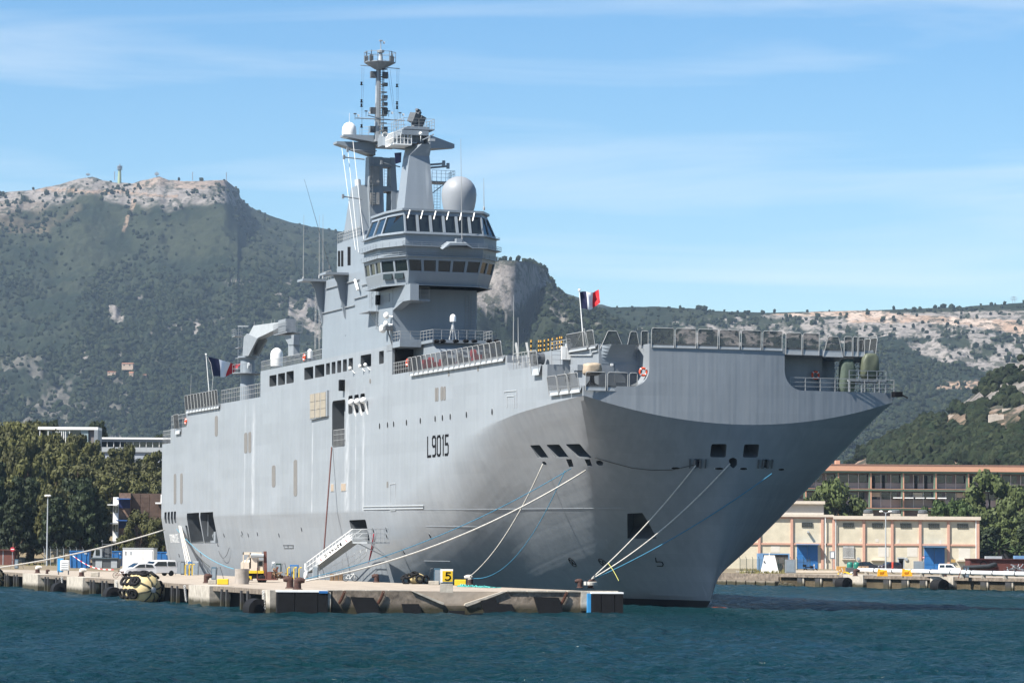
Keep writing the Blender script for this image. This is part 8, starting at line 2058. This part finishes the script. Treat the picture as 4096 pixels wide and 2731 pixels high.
sb(3804, 3822, 2236, 2284, .2, 'small orange-brown notice plate right of the right blue door', 'sign', [('post', M_MIDG, (.45, .55, 0, 1, 0, .8)), ('plate', mat('orange_plate', (.5, .32, .1), .6), (0, 1, -.3, 0, .75, 1))], 'notice_board')
for u0, u1, vb, h, lb, m in ((3182, 3338, 2290, 10, 'cream low kerb blocks behind the motorbike', M_CREAM), (2945, 3020, 2288, 6, 'row of pale concrete kerbs at the foot of the bow', M_CONCL)):
    qbox(u0, u1, vb - h, vb, .8, 'kerb_block', m, lb, 'kerb')
debris('brown_debris', 3352, 3400, 2296, .5, 'yellow and grey ship fittings lying on the far quay edge', [M_YEL, M_LIGHTG, M_WHITE], 21, 16)
# rust coloured hull shed and boats at the far right
sb(3880, 4200, 2233, 2296, 6, 'long low rust-red hall at the right edge behind the rubber boat', 'hall', [('wall', mat('rust_sheet', (.11, .035, .028), .8, var=.25, vscale=.8), (0, 1, 0, 1, 0, .95)), ('roof_edge', mat('rust_roof', (.08, .03, .03), .7), (-.01, 1.0, -.05, 1.02, .95, 1.0)), ('roof_unit', M_LIGHTG, (.22, .42, .3, .6, 1.0, 1.16)), ('roof_unit', mat('pale_blue_paint', (.16, .30, .50), .5), (.58, 1.0, .3, .6, 1.0, 1.2))], 'rust_hall')
p = onZ(3915, 2296, ZQ); k_ = p.y / F
rb = empty('rubber_boat', (p.x, p.y - 1, ZQ + .4)); tag(rb, 'grey rigid inflatable boat with console ashore on the far quay', 'boat')
for y in (-.9, .9):
    mb = MB(); mb.tube([(-62 * k_, y, 18 * k_), (30 * k_, y, 22 * k_), (58 * k_, y * .6, 30 * k_), (68 * k_, 0, 33 * k_)], .38, 10, radii=[.3, .42, .42, .34]); mb.build('tube', mat('hypalon', (.035, .04, .045), .6), rb, smooth=True, auto=60)
mb = MB(); mb.hexa([(-60 * k_, -.3, 2 * k_), (30 * k_, -.1, 2 * k_), (30 * k_, .1, 2 * k_), (-60 * k_, .3, 2 * k_)], [(-60 * k_, -.9, 18 * k_), (55 * k_, -.4, 24 * k_), (55 * k_, .4, 24 * k_), (-60 * k_, .9, 18 * k_)]); mb.build('hull', M_LIGHTG, rb)
mb = MB(); mb.hexa([(-10 * k_, -.4, 20 * k_), (8 * k_, -.4, 20 * k_), (8 * k_, .4, 20 * k_), (-10 * k_, .4, 20 * k_)], [(-4 * k_, -.4, 44 * k_), (8 * k_, -.4, 44 * k_), (8 * k_, .4, 44 * k_), (-4 * k_, .4, 44 * k_)]); mb.build('console', M_LIGHTG, rb)
mb = MB(); mb.torus((14 * k_, -.5, 30 * k_), .55, .1, 'y', 14, 6); mb.box(-28 * k_, -16 * k_, -.3, .3, 20 * k_, 46 * k_); mb.build('seat', M_BLACK, rb)
debris('steel_scrap', 4010, 4110, 2302, 2.0, 'tangle of grey metal scrap and pipes at the right edge', [M_LIGHTG, M_DARKG, M_MIDG], 33, 90)
mb = MB(); P = [onZ(3833, 2312, ZQ), onZ(3846, 2312, ZQ), onZ(3870, 2310, ZQ)]; h = 42 * P[0].y / F; mb.bar(P[0], P[0] + V(.5, 0, h), .08); mb.bar(P[0] + V(.5, 0, h), P[1] + V(.8, 0, h), .08); mb.bar(P[1] + V(.8, 0, h), P[1] + V(.4, 0, 0), .08); o = mb.build('pipe_trestle', M_BROWN); tag(o, 'rusty red steel frame by the blue-grey box on the far quay', 'frame')
# modern block left -----------------------------------------------------
dm = 650.0; k_ = dm / F
p = onD(448, 2240, dm); ml = empty('modern_block', (p.x, p.y, 0)); tag(ml, 'modern white and stone clad block with blue sun blades behind the quay on the left', 'building')
def mz(v): return 5.7 + (horiz(450) - v) * k_
def mbx(u0, u1, v0, v1, o0, o1, name, m, par=None): b = MB(); b.box((u0 - 448) * k_, (u1 - 448) * k_, o0, o1, mz(v1), mz(v0)); return b.build(name, m, par or ml)
M_STONE = mat('brown_stone', (.22, .14, .10), .9, var=.4, vscale=1.2); M_CLAD = mat('wood_cladding', (.10, .065, .05), .8, var=.3, vscale=.6); M_NAVY = mat('navy_blind', (.01, .02, .09), .6)
mbx(449, 471, 1988, 2290, 0, 3, 'white_wall', M_WHITE)
mbx(472, 518, 1971, 2290, .2, 12, 'stone_wall', M_STONE); mbx(518.5, 660, 1972, 2290, 1.5, 12, 'clad_wall', M_CLAD)
for v0, v1 in ((2024, 2050), (2098, 2126), (2170, 2198)):
    for a in (452, 462): mbx(a, a + 7, v0, v1, -.08, 0, 'window', M_GLASS)
for v in (2020, 2094, 2166): mbx(432, 471, v - 3, v + 1, -2.4, -.1, 'ledge', M_WHITE)
for v0, v1 in ((1998, 2032), (2084, 2112)): mbx(472, 517, v0, v1, .05, .18, 'window', M_NAVY); mbx(466, 520, v0 - 5, v0 - 1, -1.6, .18, 'blue_blade', mat('blade_blue', (.04, .12, .35), .5))
mbx(466, 520, 2164, 2168, -1.6, .18, 'blue_blade', M_BLUE)
for j in range(7):
    for i in range(4): mbx(519 + i * 36, 554 + i * 36, 1974 + j * 18, 1991 + j * 18, 1.38 + .05 * ((i + j * 3) % 3), 1.49, 'cladding_panel', M_CLAD)
mbx(640, 662, 1976, 2016, -.5, 1.3, 'white_wing', M_WHITE); mbx(622, 662, 2008, 2014, -2, 1.2, 'ledge', M_WHITE)
# white building on the hill left
dh_ = 790.0; k_ = dh_ / F
p = onD(150, 1760, dh_); lb_ = empty('hill_pavilion', (p.x, p.y, 0)); tag(lb_, 'white flat roofed modern building with open frame standing above the left trees', 'building')
def hz_(v): return 5.7 + (horiz(200) - v) * k_
def hb_(u0, u1, v0, v1, o0, o1, name, m): b = MB(); b.box((u0 - 150) * k_, (u1 - 150) * k_, o0, o1, hz_(v1), hz_(v0)); return b.build(name, m, lb_)
hb_(151, 391, 1707, 1718, 0, 8, 'roof_slab', M_WHITE)
for u in (157, 190, 222, 229, 236, 244, 252, 260, 276): hb_(u, u + 2.5, 1718, 1790, .2, .5, 'post', M_WHITE)
hb_(275, 322, 1718, 1800, .6, 8, 'inner_wall', M_GLASS); hb_(322, 352, 1718, 1800, .4, 8, 'glass_wall', mat('pale_glass', (.30, .38, .40), .1, var=0)); hb_(355, 376, 1718, 1800, .8, 8, 'dark_wall', M_OWALL); hb_(376, 391, 1718, 1800, 0, 8, 'end_wall', M_MIDG)
p = onD(420, 1760, 820); l2 = empty('office_wing', (p.x, 820, 0)); tag(l2, 'long grey office wing with a window band above the left trees', 'building'); k_ = 820 / F
def h2(u0, u1, v0, v1, o0, o1, name, m): b = MB(); b.box((u0 - 420) * k_, (u1 - 420) * k_, o0, o1, 5.7 + (horiz(500) - v1) * k_, 5.7 + (horiz(500) - v0) * k_); return b.build(name, m, l2)
h2(395, 720, 1750, 1757, -.6, 10, 'roof', M_WHITE); h2(395, 720, 1757.3, 1767, -.3, 10, 'fascia', M_MIDG); h2(395, 720, 1767.3, 1880, .4, 10, 'wall', mat('wing_wall', (.38, .42, .48), .8)); h2(395, 720, 1789, 1808, 0, .38, 'lower_band', M_LIGHTG)
for k in range(12): h2(404 + k * 26, 427 + k * 26, 1768, 1787, .2, .39, 'window', M_GLASS); h2(428 + k * 26, 430 + k * 26, 1767.5, 1789, -.05, .39, 'mullion', M_WHITE)
for u in (432, 440, 452): h2(u, u + 5, 1740, 1750, 3, 4, 'roof_unit', M_DARKG)
# ================================================================ trees
def leaf_mat(name, c, tr=.3):
    m = bpy.data.materials.new(name); m.use_nodes = True; nt = m.node_tree; b = nt.nodes['Principled BSDF']; b.inputs['Roughness'].default_value = .7; b.inputs['Specular IOR Level'].default_value = .25
    oi = nt.nodes.new('ShaderNodeObjectInfo'); tcn = nt.nodes.new('ShaderNodeTexCoord'); n = nt.nodes.new('ShaderNodeTexNoise'); n.inputs['Scale'].default_value = .9; n.inputs['Detail'].default_value = 4
    mr = nt.nodes.new('ShaderNodeMapRange'); mr.inputs['From Min'].default_value = .3; mr.inputs['From Max'].default_value = .7; mr.inputs['To Min'].default_value = .42; mr.inputs['To Max'].default_value = 1.05
    m2 = nt.nodes.new('ShaderNodeMapRange'); m2.inputs['To Min'].default_value = .75; m2.inputs['To Max'].default_value = 1.3
    mu = nt.nodes.new('ShaderNodeMath'); mu.operation = 'MULTIPLY'; sc_ = nt.nodes.new('ShaderNodeVectorMath'); sc_.operation = 'SCALE'; sc_.inputs[0].default_value = c
    nt.links.new(tcn.outputs['Object'], n.inputs['Vector']); nt.links.new(n.outputs[0], mr.inputs['Value']); nt.links.new(oi.outputs['Random'], m2.inputs['Value']); nt.links.new(mr.outputs[0], mu.inputs[0]); nt.links.new(m2.outputs[0], mu.inputs[1]); nt.links.new(mu.outputs[0], sc_.inputs['Scale']); nt.links.new(sc_.outputs[0], b.inputs['Base Color'])
    return m
ML_P, ML_B, ML_D, ML_U = leaf_mat('pine_needles', (.072, .074, .020)), leaf_mat('broad_leaves', (.065, .085, .025)), leaf_mat('dark_conifer', (.028, .042, .016)), leaf_mat('umbrella_pine_needles', (.050, .080, .022))
M_BARK = mat('bark', (.12, .085, .06), .95, var=.3, vscale=2)
def crown_mesh(kind, seed):
    rg = np.random.default_rng(seed); cl = []
    if kind == 'pine':
        for k in range(26): z = rg.uniform(.35, 1); R_ = .42 * (1.15 - z) ** .45 + .04; a = rg.uniform(0, 6.28); cl.append((R_ * rg.uniform(.3, 1) * math.cos(a), R_ * rg.uniform(.3, 1) * math.sin(a), z * .93, rg.uniform(.09, .16)))
    elif kind in ('broad', 'round'):
        for k in range(34): v_ = rg.normal(size=3); v_ /= np.linalg.norm(v_); r = rg.uniform(.4, 1) ** .5; cl.append((v_[0] * .42 * r, v_[1] * .42 * r, .60 + v_[2] * .34 * r, rg.uniform(.08, .15)))
    elif kind == 'umbrella':
        for k in range(36): a = rg.uniform(0, 6.28); r = rg.uniform(0, 1) ** .5; cl.append((r * .75 * math.cos(a), r * .75 * math.sin(a), .95 - .22 * r * r - rg.uniform(0, .12), rg.uniform(.08, .14)))
    elif kind == 'cypress':
        for k in range(22): z = k / 22; R_ = .09 * math.sin(math.pi * min(1, z * .9 + .12)) ** .7; a = rg.uniform(0, 6.28); cl.append((R_ * .5 * math.cos(a), R_ * .5 * math.sin(a), .06 + z * .9, .06))
    elif kind == 'cedar':
        for k in range(40): t = k / 40; z = .2 + .75 * t; R_ = .48 * (1.05 - z) + .05; a = k * 2.4; r = R_ * rg.uniform(.4, 1); cl.append((r * math.cos(a), r * math.sin(a), z - .05 * r, rg.uniform(.08, .13)))
    per = {'pine': 105, 'broad': 95, 'round': 95, 'umbrella': 80, 'cypress': 80, 'cedar': 75}[kind]; vs, fs = [], []
    fl = {'cedar': .45, 'umbrella': .6}.get(kind, .85); sz0 = {'cypress': .018}.get(kind, .030)
    for (x, y, z, r) in cl:
        d = rg.normal(size=(per, 3)); d /= np.linalg.norm(d, axis=1)[:, None]; d[:, 2] *= fl; P = np.array((x, y, z)) + d * (r * rg.uniform(.75, 1.1, (per, 1)))
        nrm = d + rg.normal(size=(per, 3)) * .45; nrm /= np.linalg.norm(nrm, axis=1)[:, None]
        t = np.cross(nrm, rg.normal(size=(per, 3))); t /= np.linalg.norm(t, axis=1)[:, None]; b = np.cross(nrm, t); s = (sz0 * rg.uniform(.6, 1.4, (per, 1)))
        q = np.stack([P - t * s, P + b * s * .7, P + t * s, P - b * s * .7], 1); n0 = len(vs); vs += list(q.reshape(-1, 3)); fs += [(n0 + 4 * i, n0 + 4 * i + 1, n0 + 4 * i + 2, n0 + 4 * i + 3) for i in range(per)]
        # dark inner body so the crown is not see-through
        n0 = len(vs); vs += list(ICO * r * .80 * np.array((1, 1, fl)) + np.array((x, y, z))); fs += [tuple(int(i) + n0 for i in f) for f in ICF]
    me = bpy.data.meshes.new('crown'); me.from_pydata([tuple(map(float, v_)) for v_ in vs], [], fs); return me, cl
CR = {}
for kd, n_, m_ in (('pine', 5, ML_P), ('broad', 3, ML_B), ('round', 1, ML_D), ('umbrella', 1, ML_U), ('cypress', 1, ML_D), ('cedar', 3, ML_D)):
    CR[kd] = []
    for s in range(n_):
        me, cl = crown_mesh(kd, 100 + s * 7 + len(kd)); me.materials.append(m_)
        tb = MB(); tb.tube([(0, 0, -.08), (.01, 0, .3), (-.01, .01, .62), (0, 0, .9 if kd in ('pine', 'cedar', 'cypress') else .72)], .03, 7, radii=[.034, .026, .018, .006])
        for (x, y, z, r) in cl[:12]: tb.tube([(0, 0, max(.22, z - .3)), (x * .5, y * .5, z - .12), (x, y, z)], .01, 4, radii=[.012, .008, .003])
        tm = bpy.data.meshes.new('trunk'); tm.from_pydata(tb.v, [], tb.f); tm.materials.append(M_BARK); CR[kd].append((me, tm))
def tree(kd, X, Y, z0, h, w, label, group, seed):
    rg = random.Random(seed); me, tm = CR[kd][rg.randrange(len(CR[kd]))]
    root = empty({'pine': 'pine_tree', 'broad': 'plane_tree', 'round': 'pine_tree', 'umbrella': 'umbrella_pine', 'cypress': 'cypress_tree', 'cedar': 'cedar_tree'}[kd], (X, Y, z0), rg.random() * 6.28); root.scale = (w, w, h); tag(root, label, 'tree', group)
    c = bpy.data.objects.new('crown', me); t = bpy.data.objects.new('trunk', tm); col.objects.link(c); col.objects.link(t); c.parent = root; t.parent = root; return root
def tree_px(kd, u, vt, wpx, d, z0, label, group, seed):
    p = onD(u, vt, d); h = max(3, p.z - z0); wd = {'pine': .95, 'broad': .98, 'round': .98, 'umbrella': 1.65, 'cypress': .2, 'cedar': 1.0}[kd]
    return tree(kd, p.x, p.y, z0, h / (.98 if kd not in ('broad', 'round') else .99), wpx * d / F / wd, label, group, seed)
# wooded bank behind the left quay (earth under the trees)
rg = random.Random(5)
prB = [(-250, 498, ZQ), (-40, 498, ZQ), (-40, 680, 21), (-250, 680, 21)]
mb = MB()
for i in range(8):
    for j in range(8):
        def bz(i, j):
            x = -330 + i * 33.5; y = 636 + j * 26; z = ZQ + max(0, (y - 650)) * .13 + math.sin(i * 1.3 + j) * .3; return (x, y, z if j else -1)
        mb.poly([bz(i, j), bz(i + 1, j), bz(i + 1, j + 1), bz(i, j + 1)])
o = mb.build('wooded_bank', M_GRASS); tag(o, kind='structure')
def bankz(y): return ZQ + max(0, (y - 650)) * .13
top_prof = [(-60, 1690), (0, 1684), (60, 1678), (130, 1690), (180, 1716), (260, 1745), (330, 1762), (400, 1790), (460, 1812), (560, 1815), (650, 1832), (720, 1850)]
rows = [(800, 34, 0, 140), (765, 32, 22, 150), (732, 34, 58, 155), (702, 38, 100, 160), (675, 42, 155, 165), (653, 46, 220, 165)]
q_ = ['first', 'second', 'third', 'fourth', 'fifth', 'sixth', 'seventh', 'eighth', 'ninth', 'tenth', 'eleventh', 'twelfth', 'thirteenth', 'fourteenth', 'fifteenth', 'sixteenth', 'seventeenth', 'eighteenth', 'nineteenth', 'twentieth']
rn = ['crest', 'upper', 'upper middle', 'lower middle', 'lower', 'front']
sd = 0
for ri, (d, step, drop, wp) in enumerate(rows):
    u = -70 + (ri % 2) * 25; k = 0
    while u < 690:
        sd += 1; vt = np.interp(u, [a for a, b in top_prof], [b for a, b in top_prof]) + drop + rg.uniform(-16, 22)
        if ri == 0 and 300 < u < 700: u += step * 1.5; continue
        if ri == 1 and u > 330: vt = max(vt, 1800)
        if ri >= 4 and 400 < u < 690: u += step; continue
        kd = 'pine' if (ri < 4 or rg.random() < .45) else 'cedar'
        tree_px(kd, u + rg.uniform(-10, 10), vt, wp * rg.uniform(.8, 1.2), d + rg.uniform(-8, 8), bankz(d), f'{"pine" if kd == "pine" else "dark conifer"}, {q_[min(k, 19)]} from the left in the {rn[ri]} row of the left wood', 'trees of the wood behind the left quay', sd)
        u += step * rg.uniform(1.1, 1.5); k += 1
for u, vt, w, d, kd, lb in ((200, 1672, 95, 830, 'round', 'round dark pine top just left of and above the white pavilion'), (385, 1676, 105, 840, 'round', 'dark pine crown rising right of the white pavilion roof'), (635, 1732, 55, 860, 'round', 'small dark pine behind the grey office wing'), (525, 1790, 90, 740, 'pine', 'pine in front of the middle of the grey office wing'), (310, 1735, 130, 768, 'pine', 'pine in front of the right end of the white pavilion'), (365, 1768, 130, 764, 'pine', 'pine between the white pavilion and the grey wing'), (250, 1742, 110, 762, 'pine', 'pine under the middle of the white pavilion roof'), (455, 1800, 130, 768, 'pine', 'pine under the left half of the grey wing'), (610, 1808, 130, 764, 'pine', 'pine under the right end of the grey wing')):
    sd += 1; tree_px(kd, u, vt, w, d, bankz(d), lb, None, sd)
for u, vt, w, d, kd, lb in ((120, 1905, 55, 640, 'cypress', 'slim dark cypress left of the street lamp'), (60, 1960, 190, 637, 'cedar', 'broad dark cedar low at the far left'), (225, 1985, 200, 639, 'cedar', 'layered dark cedar behind the street lamp'), (-10, 1900, 170, 642, 'cedar', 'dark conifer cut by the left edge of the picture'), (330, 1935, 180, 644, 'cedar', 'tall dark conifer right of the street lamp'), (405, 1990, 120, 646, 'cedar', 'dark conifer left of the modern block'),
                           (560, 2035, 150, 638, 'pine', 'light green tree in front of the modern block'), (630, 2070, 120, 632, 'pine', 'light green tree next to the ship stern'), (500, 2110, 90, 632, 'pine', 'small green tree below the blue sun blades'), (680, 1960, 150, 692, 'pine', 'pine partly hidden by the ship stern')):
    sd += 1; tree_px(kd, u, vt, w, d, ZQ, lb, None, sd)
# right-hand trees
for u, vt, w, d, kd, lb in ((3345, 1905, 245, 770, 'broad', 'round plane tree between the bow and the office block'), (3260, 1960, 150, 765, 'broad', 'plane tree half hidden by the bow'), (3960, 1888, 290, 740, 'broad', 'tall broad tree hiding the right half of the office block'), (4075, 1935, 190, 735, 'broad', 'broad tree at the right edge'), (3850, 1985, 180, 738, 'broad', 'darker broad tree left of the tallest one on the right'),
                           (3790, 1992, 250, 728, 'umbrella', 'bright green umbrella pine rising over the warehouse roof'), (3935, 2030, 170, 722, 'broad', 'lower tree behind the right corner of the warehouse'), (4040, 2070, 200, 716, 'broad', 'dense tree behind the palms at the right edge'), (4110, 2060, 180, 712, 'cedar', 'dark tree cut by the right edge'), (3960, 2110, 150, 712, 'cedar', 'dark tree just right of the warehouse corner')):
    sd += 1; tree_px(kd, u, vt, w, d, ZQ, lb, None, sd)
# palms
def palm(u, vt, vb, wpx, d, label, seed):
    rg = random.Random(seed); p = onD(u, vt, d); h = p.z - ZQ; R_ = wpx * d / F / 2; root = empty('palm_tree', (p.x, p.y, ZQ)); tag(root, label, 'palm')
    zc = h * .62; mb = MB(); mb.tube([(0, 0, 0), (.05, 0, zc)], .35, 9, radii=[.38, .30]); mb.build('trunk', M_BARK, root)
    for k in range(30):
        a = 2 * math.pi * k / 30 + rg.uniform(-.1, .1); el = rg.uniform(-.2, 1.1); L_ = R_ * rg.uniform(.8, 1.1); pts = []
        for i in range(7): t = i / 6; pts.append(V(math.cos(a) * L_ * t * math.cos(el * .7), math.sin(a) * L_ * t * math.cos(el * .7), zc + (h - zc) * 1.25 * math.sin(el) * t - .9 * L_ * .5 * t * t * (1.1 - el * .5)))
        mb = MB(); w = .32
        for i in range(6):
            s = V(-math.sin(a), math.cos(a), 0) * w * (1 - abs(2 * i / 6 - .7) * .6); s2 = V(-math.sin(a), math.cos(a), 0) * w * (1 - abs(2 * (i + 1) / 6 - .7) * .7)
            mb.poly([pts[i] - s - V(0, 0, .22), pts[i], pts[i + 1], pts[i + 1] - s2 - V(0, 0, .22)]); mb.poly([pts[i], pts[i] + s - V(0, 0, .22), pts[i + 1] + s2 - V(0, 0, .22), pts[i + 1]])
        mb.build('frond', ML_U, root)
palm(3995, 2140, 2250, 120, 700, 'larger palm with drooping fronds right of the warehouse', 1); palm(4075, 2165, 2250, 95, 704, 'smaller palm at the right edge', 2)
# dry grass tufts along the fences
rg = random.Random(9); mb = MB()
for k in range(900):
    if k < 450: u, v = rg.uniform(60, 330), rg.uniform(2250, 2262)
    else: u, v = rg.uniform(2960, 3140), rg.uniform(2282, 2293)
    p = onZ(u, v, ZQ); a = rg.random() * 3.14; h = rg.uniform(.2, .75); d = V(math.cos(a), math.sin(a), 0) * .12; mb.poly([p - d, p + d, p + V(rg.uniform(-.15, .15), 0, h)])
o = mb.build('dry_grass', mat('dry_grass', (.20, .18, .07), .9, var=.3)); tag(o, 'dry grass along the fences', 'grass', kind='stuff')
# ================================================================ haze: one closed box of pale air
hz = MB(); hz.box(-2800, 2800, -2600, 7200, -4, 760)
hm = bpy.data.materials.new('haze'); hm.use_nodes = True
nt = hm.node_tree; nt.nodes.clear()
out = nt.nodes.new('ShaderNodeOutputMaterial'); pv = nt.nodes.new('ShaderNodeVolumePrincipled')
pv.inputs['Color'].default_value = (.55, .75, 1.0, 1); pv.inputs['Density'].default_value = 0.000032
pv.inputs['Anisotropy'].default_value = 0.0
nt.links.new(pv.outputs[0], out.inputs['Volume'])
o = hz.build('haze', hm); tag(o, 'pale blue air haze in front of the mountains', 'haze', kind='stuff')
